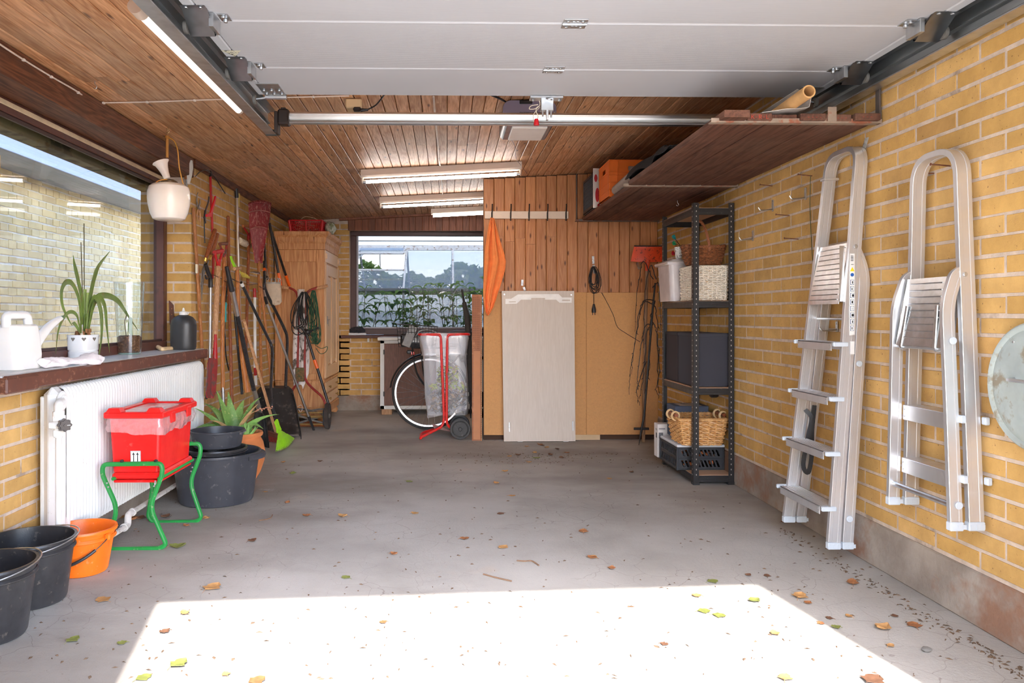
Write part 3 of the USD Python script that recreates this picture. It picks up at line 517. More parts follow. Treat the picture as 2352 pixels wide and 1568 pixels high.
t.part('end_sleeve', cat(box((-0.862, yb - 0.045, 2.045), (-0.805, yb + 0.03, 2.122), 0.008), box((-0.88, yb - 0.04, 2.0), (-0.862, yb + 0.03, 2.11), 0.003), box((-0.845, yb - 0.046, 2.118), (-0.82, yb + 0.02, 2.127), 0.002)), pm('brown_black_plastic', S(52, 42, 38), 0.45, var=0.2))
# drive unit at the ceiling
t = thing('garage_door_opener', 'rounded purple-grey garage door motor under the pine ceiling', 'motor')
o0, o1 = atY(1155, 235, 4.19), atY(1278, 290, 4.19)
x0, x1, z0, z1 = o0[0], o1[0], 2.095, ceil_z(0.5) - 0.01
sh = Polygon([(x0, z0), (x1, z0), (x1, z1), (x0, z1)]).buffer(-0.045).buffer(0.045, quad_segs=6).intersection(sbox(x0, z0 + 0.005, x1, z1))
toY = lambda y: np.array([[1.0, 0, 0, 0], [0, 0, -1.0, y], [0, 1.0, 0, 0], [0, 0, 0, 1]])     # drawn in (x, z), pushed towards -y
t.part('front_plate', ext(sh, 0.006, toY(4.193)), pm('purple_grey', S(140, 130, 150), 0.5, var=0.06))
t.part('housing', ext(sh.buffer(-0.004), 0.34, toY(4.534)), pm('motor_grey', S(120, 122, 128), 0.3, metal=0.4))
t.part('lens', box(((x0 + x1) / 2 - 0.095, 4.2, z0 - 0.004), ((x0 + x1) / 2 + 0.10, 4.50, z0 + 0.02), 0.004), pm('lens_white', S(238, 230, 222), 0.35, var=0.03), label='white lamp cover underneath')
t.part('back_box', box((0.40, 4.18, z1 - 0.02), (0.47, 4.32, z1 + 0.0), 0.003), BLACKP)
txt = meshkit.text_mesh('ENTREMATIC', 0.0105, 0.001, True); txt.apply_scale([0.118 / (txt.bounds[1][0]), 1, 1])
pc = atY(1193, 262, 4.186)
t.part('lettering', mv(txt, np.array([[1.0, 0, 0, pc[0]], [0, 0, -1.0, 4.187], [0, 1.0, 0, pc[2]], [0, 0, 0, 1]])), pm('black_print', S(20, 20, 22), 0.6))
for px in ((1162, 262), (1274, 258)): t.part('screw', bolt(atY(*px, 4.187), (0, -1, 0), 0.005, 0.003), GALV)
# release bracket and its red pull handle
t = thing('release_bracket', 'zinc arm bracket on the rear edge of the white door, cords tied on', 'bracket')
t.part('plate', cat(box((0.395, 3.60, 2.088), (0.55, 3.66, 2.098), 0.001), box((0.452, 3.655, 2.045), (0.512, 3.70, 2.10), 0.002), *[bolt((x, 3.625, 2.088), (0, 0, -1), 0.008, 0.01) for x in (0.41, 0.535)]), GALV)
t.part('lever', cat(box((0.478, 3.66, 2.0), (0.488, 3.685, 2.06), 0.001), rod((0.462, 3.67, 2.05), (0.462, 3.67, 2.018), 0.004), rod((0.502, 3.67, 2.05), (0.502, 3.67, 2.012), 0.004)), GALV)
t.part('pulley', disc((0.482, 3.60, 2.078), 0.016, 0.006, (0.2, -0.3, 1), 16, 0.001), GALV)
t = thing('pull_string', 'cream cord with a small red pull handle hanging below the door', 'cord')
cc = [atY(1236, 222, 3.655), atY(1240, 240, 3.655), atY(1231, 252, 3.655), atY(1236, 268, 3.655), atY(1232, 276, 3.655)]
t.part('cord', cat(tube(spl(cc, 6), 0.0022, 6), tube(spl([atY(1236, 240, 3.65), atY(1220, 243, 3.65), atY(1216, 250, 3.65), atY(1228, 250, 3.65), atY(1236, 244, 3.65)], 6), 0.002, 5), tube(spl([atY(1240, 246, 3.652), atY(1226, 262, 3.652), atY(1225, 276, 3.652), atY(1230, 284, 3.652)], 6), 0.0016, 5)), pm('cream_cord', S(214, 200, 178), 0.8, var=0.2, sc=80))
h = atY(1232, 288, 3.655)
t.part('handle', lathe([(0.001, 0), (0.0125, 0), (0.0135, 0.004), (0.011, 0.022), (0.008, 0.031), (0.001, 0.032)], 16, h), pm('red_handle', S(205, 24, 36), 0.4), label='red handle')
# ---------------------------------------------------------------- ceiling lamps and wiring
def lit(name, col, power):
    return usdkit.material(stage, f'/World/Looks/{name}', {'n': ('noise_texture', {'scale': 3.0}), 'r': ('rgb_ramp', {'ramp': [(0.3, np.array(col) * 0.97), (0.7, col)]}), 'g': ('geometry', {}), 'p': ('principled_bsdf', {'roughness': 0.2, 'emission_color': col, 'emission_strength': power})}, [('g.position', 'n.vector'), ('n.fac', 'r.fac'), ('r.color', 'p.base_color')], surface='p.BSDF')
TUBE = lit('lamp_tube_glass', (1.0, 0.93, 0.88), 11.0)
TUBE_DIM = lit('lamp_tube_glass_side', (1.0, 0.94, 0.90), 0.45)
CREAM = pm('cream_lamp_enamel', S(226, 206, 188), 0.4, var=0.06, sc=9)
t = thing('fluorescent_lamp', 'white fluorescent tube batten running beside the left door track', 'lamp')
y0, y1, xt = 2.66, 3.98, -1.065
t.part('base', box((xt - 0.005, y0, ceil_z(xt) - 0.035), (xt + 0.035, y1, ceil_z(xt) + 0.002), 0.004), pm('stained_cream', S(196, 172, 136), 0.5, var=0.2, sc=8, stretch=(1, 0.3, 1)))
t.part('tube', tube([(xt, y, ceil_z(xt) - 0.045) for y in (y0 + 0.035, y1 - 0.02)], 0.0175, 16), TUBE_DIM)
t.part('end_cap', cat(tube([(xt, y0 - 0.01, ceil_z(xt) - 0.04), (xt, y0 + 0.05, ceil_z(xt) - 0.042)], 0.026, 16), box((xt - 0.02, y0 - 0.01, ceil_z(xt) - 0.03), (xt + 0.03, y0 + 0.05, ceil_z(xt)), 0.004)), CREAM)
t.part('end_cap', tube([(xt, y1 - 0.02, ceil_z(xt) - 0.042), (xt, y1 + 0.008, ceil_z(xt) - 0.042)], [0.021, 0.019], 16), CREAM)
def cross_lamp(xa, xb, y, label, bare=True):
    t = thing('fluorescent_lamp', label, 'lamp', 'fluorescent lamps across the ceiling')
    m = mk([(x, y + a, ceil_z(x) - b) for x in (xa, xb) for a, b in ((-0.045, 0.0), (-0.045, 0.045), (-0.03, 0.058), (0.03, 0.058), (0.045, 0.045), (0.045, 0.0))], [(i, (i + 1) % 6, (i + 1) % 6 + 6, i + 6) for i in range(6)] + [(0, 5, 4, 3), (0, 3, 2, 1), (6, 7, 8, 9), (6, 9, 10, 11)])
    m.invert() if m.volume < 0 else None
    t.part('base', m, CREAM, False)
    t.part('seam', box((xa + 0.01, y - 0.0465, ceil_z(xa) - 0.03), (xa + 0.02, y - 0.044, ceil_z(xa) - 0.02)), CREAM)
    if bare:
        for x in (xa + 0.008, xb - 0.008): t.part('lamp_holder', cbox((x, y, ceil_z(x) - 0.077), (0.016, 0.032, 0.05), 0.005), CREAM)
        t.part('tube', tube([(x, y, ceil_z(x) - 0.088) for x in (xa + 0.016, xb - 0.016)], 0.0135, 14), TUBE)
        for x in (xa + 0.025, xb - 0.025): t.part('metal_collar', tube([(x - 0.012, y, ceil_z(x) - 0.088), (x + 0.012, y, ceil_z(x) - 0.088)], 0.0142, 14), GALV)
    else:
        t.part('diffuser', mk([(x, y + a, ceil_z(x) - b) for x in (xa + 0.02, xb) for a, b in ((-0.04, 0.055), (-0.03, 0.085), (0.03, 0.085), (0.04, 0.055))], [(0, 1, 5, 4), (1, 2, 6, 5), (2, 3, 7, 6), (3, 0, 4, 7), (3, 2, 1, 0), (4, 5, 6, 7)]), lit('lamp_diffuser', (0.96, 0.96, 0.94), 2.0))
    return t
xa = atY(830, 405, 5.96)[0]; cross_lamp(xa, xa + 1.24, 5.96, 'cream fluorescent lamp across the ceiling nearest the motor, longest in view')
xa = atY(872, 468, 7.33)[0]; cross_lamp(xa, xa + 1.24, 7.33, 'middle cream fluorescent lamp across the ceiling, behind the longest one')
xa = atY(990, 488, 8.3)[0]; cross_lamp(xa, xa + 1.24, 8.3, 'short-looking fluorescent lamp closest above the back window', False)
WIRE = pm('white_cable', S(226, 206, 190), 0.5, var=0.08, sc=20)
def clip_wire(name, label, pts, r=0.004, n_clip=None, smooth=5):
    t = thing(name, label, 'cable'); P = spl(pts, smooth); t.part('wire', tube(P, r, 7), WIRE)
    for q in (n_clip or []): t.part('clip', cbox(np.array(pts[q]) - (0, 0, 0.001), (0.012, 0.014, 0.011), 0.002), pm('clip_white', S(228, 216, 204), 0.5))
    return t
cl = lambda u, v, d=0.006: (lambda p: p)(next(p for p in [atZ(u, v, z) for z in np.linspace(2.05, 2.34, 600)] if p[2] >= ceil_z(p[0]) - d))
beam = lambda u, v: atX(u, v, XL + 0.018)
pts = [beam(-60, 60), beam(0, 102), beam(54, 137), beam(118, 176), beam(180, 212), cl(212, 238), cl(238, 236), cl(338, 234), cl(447, 230), cl(535, 227), cl(640, 224), cl(720, 222), cl(802, 220)]
clip_wire('ceiling_cable', 'white cable clipped across the pine ceiling from the left beam to the socket', pts, n_clip=[2, 3, 4, 6, 7, 8, 11])
pts = [cl(996, 222), cl(998, 250), cl(1001, 275), cl(1003, 300), cl(1006, 333), cl(1008, 362), cl(1011, 383)]
clip_wire('ceiling_cable', 'cream cable clipped along a ceiling board from the door to the first lamp', pts, 0.006, n_clip=[1, 3, 4, 5])
pts = [cl(1014, 412), cl(1016, 432), cl(1017, 452)]
clip_wire('ceiling_cable', 'short cream cable between the first and second ceiling lamps', pts, 0.005, n_clip=[1])
t = thing('ceiling_socket', 'beige ceiling socket with a black plug in it behind the white door', 'socket')
p = cl(814, 232)
t.part('housing', cbox(p + (0, 0, -0.022), (0.085, 0.085, 0.05), 0.006), pm('beige_socket', S(214, 184, 142), 0.45, var=0.05))
t.part('plug', cat(cbox(p + (0.02, -0.03, -0.055), (0.042, 0.05, 0.022), 0.007), tube([p + (0.03, -0.03, -0.056), p + (0.075, -0.03, -0.054)], [0.010, 0.006], 10)), BLACKP)
t.part('flex', tube(spl([p + (0.07, -0.03, -0.054), p + (0.12, -0.06, -0.035), p + (0.17, -0.16, -0.012), cl(890, 214)], 8), 0.004, 8), BLACKP)
t = thing('motor_flex', 'thick black flex from the door edge to the ceiling motor', 'cable', m=tube(spl([cl(1125, 217), cl(1145, 225), atY(1165, 236, 4.25), np.array([x0 + 0.05, 4.25, z1 - 0.03])], 8), 0.006, 8), mat=BLACKP)
t = thing('thin_wire', 'thin blue-grey wire hanging loosely from the motor to the partition top', 'wire', m=tube(spl([(0.36, 4.45, 2.10), atY(1181, 332, 5.0), atY(1186, 365, 5.5), atY(1196, 379, 5.9), atY(1212, 400, 6.5)], 8), 0.0015, 5), mat=pm('blue_grey_wire', S(92, 90, 120), 0.5))
for px, lb in (((218, 187), 'small steel screw hook in the ceiling board above the left window beam'), ((848, 474), 'small screw hook in the whitish ceiling beside the second lamp')):
    p = cl(*px, 0.001); thing('screw_hook', lb, 'hook', m=tube(spl([p + (0, 0, 0), p + (0, 0, -0.012), p + (0.008, 0, -0.022), p + (0.004, 0, -0.034), p + (-0.008, 0, -0.03)], 5), 0.0016, 6), mat=GALV)
# pendant lamp
LX, LY = atY(388, 465, 4.42)[0], 4.42
t = thing('pendant_lamp', 'opal white globe pendant lamp on a ceiling hook before the left window', 'lamp')
zc = lambda v: atY(388, v, LY)[2]; k = LY / FPX
t.part('globe', lathe([(0.001, zc(507)), (28 * k, zc(506)), (35 * k, zc(503)), (41 * k, zc(490)), (45.5 * k, zc(470)), (47 * k, zc(455)), (46.5 * k, zc(441)), (43.5 * k, zc(430)), (36 * k, zc(424)), (22 * k, zc(421)), (18 * k, zc(420))], 40, (LX, LY, 0)), pm('opal_glass', S(240, 226, 214), 0.22, var=0.02, sss=0.5, coat=0.3))
t.part('fitter', lathe([(18 * k, zc(422)), (19 * k, zc(417)), (12 * k, zc(413)), (0.001, zc(412))], 24, (LX, LY, 0)), pm('dark_bronze', S(92, 70, 44), 0.4, metal=0.5), label='dark metal cap')
h = cl(383, 292, 0.0); hx = np.array([LX - 0.01, LY, 0])
BRASS = pm('brass_rod', S(200, 140, 70), 0.4, metal=0.3, var=0.1)
t.part('rod', cat(rod(hx + (0, 0, zc(318)), hx + (0, 0, zc(362)), 0.0085, 10), lathe([(0.001, zc(311)), (0.012, zc(312)), (0.013, zc(318)), (0.001, zc(319))], 14, hx)), BRASS)
t.part('hook', cat(tube(spl([hx + (0.0, 0, ceil_z(LX)), hx + (0, 0, zc(300)), hx + (0.010, 0, zc(297)), hx + (0.004, 0, zc(293))], 5), 0.0018, 6), tube(spl([hx + (0.006, 0, zc(297)), hx + (0.012, 0, zc(301)), hx + (0.004, 0, zc(306)), hx + (-0.004, 0, zc(303)), hx + (0.002, 0, zc(312))], 5), 0.0018, 6)), pm('brass_hook', S(190, 160, 110), 0.35, metal=0.8))
YC = pm('yellow_flex', S(214, 150, 62), 0.5, var=0.08)
t.part('flex', cat(tube(spl([atY(388, 316, LY - 0.005), atY(400, 324, LY - 0.01), atY(408, 345, LY - 0.01), atY(412, 385, LY - 0.01), atY(420, 420, LY - 0.01), atY(424, 430, LY)], 8), 0.0035, 7), tube(spl([atY(357, 424, LY - 0.07), atY(362, 416, LY - 0.06), atY(380, 412, LY - 0.04), atY(392, 415, LY - 0.02), atY(394, 419, LY - 0.01)], 8), 0.003, 7)), YC)
a, b = atY(369, 372, LY - 0.03), atY(384, 409, LY - 0.03); ax = (a - b) / np.linalg.norm(a - b)
t.part('canopy', lathe([(0.001, -0.004), (0.017, -0.004), (0.0185, 0.0), (0.021, 0.03), (0.028, 0.06), (0.036, 0.085), (0.047, 0.097), (0.045, 0.099), (0.034, 0.088), (0.02, 0.05), (0.001, 0.045)], 28, b, ax), pm('canopy_white', S(236, 222, 210), 0.3, var=0.03), label='white trumpet-shaped ceiling cup slid down the flex')
# ---------------------------------------------------------------- left side: radiator, buckets, stool, box, tubs, plants
def yz(Yp, X): return Yp - X * math.tan(YAW)          # true depth of a point whose depth along the view is Yp
BLACKB = pm('black_bucket_plastic', S(40, 39, 40), 0.36, var=0.2, sc=12, spots=(S(96, 88, 80), 34, 0.05), bump=0.0004, bsc=200)
BLACKB2 = pm('dark_grey_plastic', S(50, 51, 56), 0.42, var=0.15, sc=10, spots=(S(90, 88, 86), 26, 0.05), bump=0.0004, bsc=200)
WIREM = pm('handle_wire', (0.5, 0.5, 0.5), 0.4, metal=1.0, var=0.2, sc=30)
def bucket(name, label, x, y, r0, r1, h, mat, sticker=None, grip=None, handle_side=1, hang=False):
    t = thing(name, label, 'bucket'); o = np.array([x, y, 0.0])
    t.part('body', cat(cup(r0, r1, h, 0.004, 0.006, 56, o, 0.014), lathe([(r0 + (r1 - r0) * 0.88 + 0.001, h - 0.045), (r0 + (r1 - r0) * 0.9 + 0.006, h - 0.042), (r0 + (r1 - r0) * 0.9 + 0.006, h - 0.038), (r1 - 0.002, h - 0.03)], 56, o)), mat)
    dx = np.array([0.62, -0.78, 0]) if not hang else np.array([0.93, -0.36, 0]); ex = dx / np.linalg.norm(dx); ey = np.cross([0, 0, 1.0], ex)
    for s in (-1, 1): t.part('lug', cat(cbox(o + ex * s * (r1 + 0.008) + (0, 0, h - 0.028), (0.022, 0.022, 0.026), 0.006)), mat)
    g = np.linspace(0, math.pi, 24)
    if hang: P = [o + ex * math.cos(a) * (r1 + 0.013) - (ey * 0.36 - np.array([0, 0, -1.0]) * 0.6) * 0 + (-ey * math.sin(a) * (r1 + 0.012) * 1.02) + np.array([0, 0, h - 0.028 - math.sin(a) * 0.10]) for a in g]
    else: P = [o + ex * math.cos(a) * (r1 + 0.014) + ey * handle_side * math.sin(a) * (r1 + 0.012) + np.array([0, 0, h - 0.022 + math.sin(a) * 0.028]) for a in g]
    hd = t.part('handle', tube(P, 0.0024 if not hang else 0.0018, 6), WIREM if not hang else BLACKP)
    if grip: hd.part('grip', tube(P[3:11], 0.0065, 10), BLACKP)
    return t, o
bucket('bucket', 'black plastic bucket cut off by the picture edge, foremost of the row of pails', -1.53, 2.585, 0.122, 0.152, 0.245, BLACKB)
t, o = bucket('bucket', 'large black plastic bucket with a white barcode sticker', -1.557, 2.905, 0.125, 0.155, 0.238, BLACKB)
a = math.atan2(-1.0, 0.42); rr = 0.1325; fx = np.array([-math.sin(a), math.cos(a), 0]); fn = np.array([math.cos(a), math.sin(a), 0.12])
def sticker_part(t, name, c, ex, up, w, h, mat, label=None):
    ex, up = np.array(ex, float) / np.linalg.norm(ex), np.array(up, float); n = np.cross(ex, up); n /= np.linalg.norm(n); up = np.cross(n, ex)
    M = np.eye(4); M[:3, 0], M[:3, 1], M[:3, 2], M[:3, 3] = ex, up, n, c
    return t.part(name, mv(box((-w / 2, -h / 2, 0), (w / 2, h / 2, 0.0008)), M), mat, False, label), M
PAPER = pm('white_paper', S(232, 232, 230), 0.6, var=0.04)
INK = pm('black_ink', S(26, 26, 28), 0.6)
sp, M = sticker_part(t, 'sticker', o + np.array([math.cos(a) * 0.1335, math.sin(a) * 0.1335, 0.071]), fx, (fn[0] * 0.12, fn[1] * 0.12, 1), 0.029, 0.022, PAPER, 'white barcode sticker')
sp.part('bars', cat(*[mv(box((-0.010 + i * 0.0026, -0.007, 0.0008), (-0.010 + i * 0.0026 + w, 0.007, 0.0011)), M) for i, w in enumerate((.0016, .0008, .0018, .0009, .0016, .0007, .0018, .001))]), INK, False)
ORANGE = pm('orange_bucket_plastic', S(240, 112, 22), 0.38, var=0.06, sc=9, spots=(S(238, 150, 100), 40, 0.02), bump=0.0004, bsc=200)
bucket('bucket', 'small orange plastic bucket with a black-gripped handle, dusty inside', -1.516, 3.232, 0.098, 0.129, 0.186, ORANGE, grip=True, hang=True)
# radiator
t = thing('radiator', 'long white ribbed radiator with a black valve knob under the left window', 'radiator')
RADW = pm('radiator_enamel', S(232, 232, 228), 0.35, var=0.04, sc=4, spots=(S(190, 184, 176), 40, -0.1))
ry0, ry1, rx, rz0, rz1 = 3.20, 5.14, -1.605, 0.13, 0.768
ns = 62; ys_ = np.linspace(ry0 + 0.10, ry1, ns * 6 + 1); ph = np.abs(np.sin(np.linspace(0, ns * math.pi, len(ys_))))
path = [(-0.075, 0.03), (-0.07, 0.0), (-0.045, -0.018), (-0.02, -0.012), (-0.004, 0.008), (0, 0.03)] + [(0, z) for z in np.linspace(0.1, rz1 - rz0 - 0.06, 5)] + [(-0.004, rz1 - rz0 - 0.03), (-0.016, rz1 - rz0 - 0.01), (-0.036, rz1 - rz0), (-0.06, rz1 - rz0 - 0.01), (-0.075, rz1 - rz0 - 0.03)]
nrmx = [(-1, 0), (-.7, -.7), (0, -1), (.6, -.7), (.95, -.3), (1, 0)] + [(1, 0)] * 5 + [(.95, .25), (.75, .65), (0, 1), (-.7, .7), (-1, 0)]
P = np.array([[(rx + p[0] + q[0] * (k - 1) * 0.0085, y, rz0 + p[1] + q[1] * (k - 1) * 0.0085) for p, q in zip(path, nrmx)] for y, k in zip(ys_, ph)])
m = grid(P); m.invert()
t.part('ribbed_body', m, RADW, 60)
t.part('end_section', cat(box((rx - 0.07, ry0 + 0.005, rz0 - 0.01), (rx - 0.004, ry0 + 0.105, rz1 - 0.002), 0.03), tube(fil([(rx - 0.004, ry0 + 0.05, rz0 + 0.06), (rx - 0.004, ry0 + 0.05, rz1 - 0.12)], 0.01), 0.016, 12), disc((rx - 0.012, ry0 + 0.055, rz1 - 0.06), 0.042, 0.014, (1, 0, 0), 24, 0.005), disc((rx - 0.012, ry0 + 0.055, rz0 + 0.06), 0.04, 0.012, (1, 0, 0), 24, 0.005), disc((rx - 0.004, ry0 + 0.055, rz1 - 0.06), 0.026, 0.012, (1, 0, 0), 20, 0.004)), RADW)
t.part('back_panel', box((rx - 0.085, ry0 + 0.03, rz0 + 0.03), (rx - 0.07, ry1, rz1 - 0.04), 0.004), RADW)
for y in (3.7, 4.6): t.part('wall_bracket', box((XL + 0.001, y, 0.3), (rx - 0.08, y + 0.03, 0.6), 0.003), RADW)
vx, vy = -1.560, 3.125
t.part('supply_pipe', cat(tube([(vx, vy, 0.0), (vx, vy, 0.60)], 0.0115, 14), tube(fil([(vx, vy, 0.66), (vx, vy, 0.708), (rx + 0.002, ry0 + 0.035, 0.708)], 0.035, 8), 0.017, 14), tube([(vx, vy, 0.655), (vx, vy, 0.68)], 0.022, 14)), RADW)
v = t.part('valve', cat(tube([(vx, vy, 0.575), (vx, vy, 0.66)], 0.0165, 14), lathe([(0.0165, -0.014), (0.022, -0.012), (0.022, 0.012), (0.0165, 0.014)], 6, (vx, vy, 0.592)), lathe([(0.0165, -0.012), (0.0235, -0.01), (0.0235, 0.01), (0.0165, 0.012)], 6, (vx, vy, 0.652)), tube([(vx, vy - 0.004, 0.625), (vx - 0.03, vy - 0.012, 0.625)], [0.017, 0.013], 12), tube([(vx, vy, 0.625), (vx + 0.03, vy - 0.01, 0.625)], 0.012, 12), ball((vx, vy, 0.625), 0.02)), RADW)
g = np.linspace(0, 2 * math.pi, 73)[:-1]; kp = Polygon([((0.0245 + 0.0022 * math.cos(8 * a)) * math.cos(a), (0.0245 + 0.0022 * math.cos(8 * a)) * math.sin(a)) for a in g])
kd = np.array([0.62, -0.78, 0]); Mk = frame((vx + 0.028, vy - 0.012, 0.627), (-kd[1], kd[0], 0), (0, 0, 1))
KN = pm('knob_bakelite', S(52, 40, 34), 0.35, var=0.2, sc=30)
kb = v.part('knob', cat(ext(kp, 0.018, Mk), ext(kp.buffer(-0.004), 0.024, Mk), ext(Point(0, 0).buffer(0.006), 0.027, Mk)), KN, label='black fluted knob')
kb.part('mark', ext(sbox(0.002, -0.001, 0.018, 0.0012), 0.0262, Mk), PAPER)
t = thing('heating_pipe', 'dull white heating pipe with a stepped joint low along the left wall', 'pipe')
PIPEW = pm('old_pipe_paint', S(206, 200, 192), 0.6, var=0.12, sc=20, spots=(S(150, 130, 110), 30, 0.2))
t.part('pipe', cat(tube([(-1.566, 3.35, 0.035), (-1.566, 3.79, 0.035)], 0.0125, 12), tube([(-1.566, 3.84, 0.085), (-1.566, 6.2, 0.085)], 0.0125, 12)), PIPEW)
t.part('joint', cat(tube(fil([(-1.566, 3.77, 0.035), (-1.566, 3.815, 0.035), (-1.566, 3.815, 0.085), (-1.566, 3.87, 0.085)], 0.02, 6), 0.0165, 12), lathe([(0.0165, -0.008), (0.02, -0.007), (0.02, 0.007), (0.0165, 0.008)], 12, (-1.566, 3.772, 0.035), (0, 1, 0)), lathe([(0.0165, -0.008), (0.02, -0.007), (0.02, 0.007), (0.0165, 0.008)], 12, (-1.566, 3.868, 0.085), (0, 1, 0))), pm('joint_paint', S(220, 214, 206), 0.5, var=0.1, sc=40))
t.part('clip', box((-1.70, 5.3, 0.06), (-1.58, 5.314, 0.08), 0.002), PIPEW)
# stool (garden kneeler) and red box
GREEN = pm('green_frame_paint', S(30, 132, 58), 0.38, var=0.14, sc=12, spots=(S(150, 160, 120), 40, 0.06))
REDP = pm('red_box_plastic', S(222, 28, 26), 0.34, var=0.05, sc=6, spots=(S(226, 70, 64), 30, 0.0))
t = thing('garden_kneeler', 'green tube-framed garden stool with a red seat tray by the radiator', 'stool')
def loop(px, Y): return fil([atY(u, v, Y) for u, v in px], 0.05, 7, True)
Y1, Y2 = yz(3.5, -1.42), yz(3.965, -1.4)
L1 = loop([(236, 1066), (372, 1064), (373, 1088), (344, 1164), (382, 1250), (366, 1259), (252, 1261), (246, 1244), (270, 1168), (235, 1090)], Y1)
t.part('front_leg_frame', tube(L1, 0.0105, 10, True), GREEN)
L2 = loop([(322, 1020), (460, 1018), (461, 1042), (436, 1108), (463, 1188), (450, 1198), (352, 1199), (340, 1186), (352, 1108), (321, 1044)], Y2)
t.part('rear_leg_frame', tube(L2, 0.0105, 10, True), GREEN)
sx0, sx1 = atY(258, 1090, Y1 + 0.02)[0], atY(371, 1090, Y1 + 0.02)[0]
seat = t.part('seat', cat(box((sx0, Y1 + 0.012, 0.318), (sx1, Y2 - 0.012, 0.346), 0.008), box((sx0 + 0.004, Y1 + 0.02, 0.300), (sx1 - 0.004, Y2 - 0.02, 0.312), 0.004)), REDP)
for x in (sx0 + 0.012, sx1 - 0.004): seat.part('side_rail', rod((x, Y1, 0.322), (x, Y2, 0.322), 0.0085), GREEN)
for L, Y in ((L1, Y1), (L2, Y2)):
    for px in (((280, 1050), (358, 1048)) if Y == Y1 else ((350, 1006), (447, 1005))):
        p = atY(*px, Y); t.part('rubber_foot', cat(cbox((p[0], Y, L[:, 2].max() + 0.012), (0.014, 0.016, 0.012), 0.003)), BLACKP)
for px in ((246, 1109), (249, 1118), (357, 1105), (354, 1116)): t.part('rivet', bolt(atY(*px, Y1 - 0.011), (0, -1, 0), 0.0045, 0.003), GALV)
for px in ((442, 1073), (439, 1082)): t.part('rivet', bolt(atY(*px, Y2 - 0.011), (0, -1, 0), 0.0045, 0.003), GALV)
t = thing('storage_box', 'bright red plastic lidded box lined with a clear bag, on the green stool', 'box')
by0, by1, bz0, bz1 = Y1 + 0.028, Y2 - 0.015, 0.347, 0.592
bx0, bx1 = atY(258, 1080, by0)[0], atY(365, 1080, by0)[0]
def taper(x0, x1, y0, y1, z0, z1, f, r=0.02, th=0.004):
    """An open tapered tub with rounded corners, flaring by f."""
    R = []
    def ring(z, g, inset):
        q = sbox(x0 - g + inset, y0 - g + inset, x1 + g - inset, y1 + g - inset).buffer(-r).buffer(r, quad_segs=5)
        c = np.array(q.exterior.coords)[:-1]; return np.c_[c, np.full(len(c), z)]
    A = [ring(z0, 0, 0), ring(z0 + (z1 - z0) / 2, f / 2, 0), ring(z1, f, 0), ring(z1, f, th), ring(z0 + th, 0, th)]
    n = len(A[0]); V = np.vstack(A + [[[(x0 + x1) / 2, (y0 + y1) / 2, z0]], [[(x0 + x1) / 2, (y0 + y1) / 2, z0 + th]]])
    F = [(k * n + i, k * n + (i + 1) % n, (k + 1) * n + (i + 1) % n, (k + 1) * n + i) for k in range(4) for i in range(n)]
    T = [(5 * n, (i + 1) % n, i) for i in range(n)] + [(5 * n + 1, 4 * n + i, 4 * n + (i + 1) % n) for i in range(n)]
    F = np.array(F); return trimesh.Trimesh(V, np.vstack([F[:, [0, 1, 2]], F[:, [0, 2, 3]], T]), process=False)
t.part('body', taper(bx0, bx1, by0, by1, bz0, bz1, 0.012, 0.018), REDP)
lid = t.part('lid', cat(*[box(a, b, 0.005) for a, b in (((bx0 - 0.03, by0 - 0.028, bz1 + 0.004), (bx1 + 0.03, by0 + 0.012, bz1 + 0.032)), ((bx0 - 0.03, by1 - 0.012, bz1 + 0.004), (bx1 + 0.03, by1 + 0.026, bz1 + 0.032)), ((bx0 - 0.03, by0, bz1 + 0.004), (bx0 + 0.012, by1, bz1 + 0.032)), ((bx1 - 0.012, by0, bz1 + 0.004), (bx1 + 0.03, by1, bz1 + 0.032)))],
    *[mk([(x0, y - 0.028, bz1 + 0.03), (x0 + 0.07, y - 0.028, bz1 + 0.03), (x0 + 0.07, y + 0.028, bz1 + 0.03), (x0, y + 0.028, bz1 + 0.03), (x0 + 0.012, y - 0.02, bz1 + 0.05), (x0 + 0.058, y - 0.02, bz1 + 0.05), (x0 + 0.058, y + 0.02, bz1 + 0.05), (x0 + 0.012, y + 0.02, bz1 + 0.05)], [(4, 5, 6, 7), (0, 1, 5, 4), (1, 2, 6, 5), (2, 3, 7, 6), (3, 0, 4, 7)]) for x0 in (bx0 - 0.02, bx1 - 0.05) for y in (by0, by1 - 0.004)]), REDP, label='red lid with raised corner blocks')
lid.part('window', box((bx0 + 0.005, by0 + 0.005, bz1 + 0.02), (bx1 - 0.005, by1 - 0.005, bz1 + 0.026), 0.002), pm('dull_clear_lid', S(216, 160, 152), 0.25, var=0.08, sc=12), label='dull clear panel')
for y in (by0 + 0.07, by1 - 0.13): lid.part('clasp', cat(box((bx1 + 0.024, y, bz1 - 0.03), (bx1 + 0.034, y + 0.055, bz1 + 0.02), 0.004)), REDP)
FILM = pane_mat('clear_film', (0.90, 0.86, 0.86), 0.9, 0.12, 0.10, haze=((0.8, 0.62, 0.6), 0.16), power=3.0)
per = np.array(sbox(bx0 - 0.018, by0 - 0.018, bx1 + 0.018, by1 + 0.018).buffer(-0.02).buffer(0.02, quad_segs=4).segmentize(0.008).exterior.coords); n = len(per)
F_ = []
for k, z in enumerate(np.linspace(bz1 + 0.004, bz1 - 0.066, 7)):
    c0 = per.mean(0); d = (per - c0); d /= np.linalg.norm(d, axis=1, keepdims=True); w_ = meshkit.noise(np.c_[per * 55, np.full(n, k * 0.7)]) - 0.4
    zz = z - (k / 6) * 0.022 * (meshkit.noise(np.c_[per * 17, np.zeros(n)]) - 0.3)
    F_.append(np.c_[per + d * (0.002 + 0.020 * w_ * (0.25 + k / 6) + 0.010 * math.sin(k / 6 * 3.1))[:, None], zz])
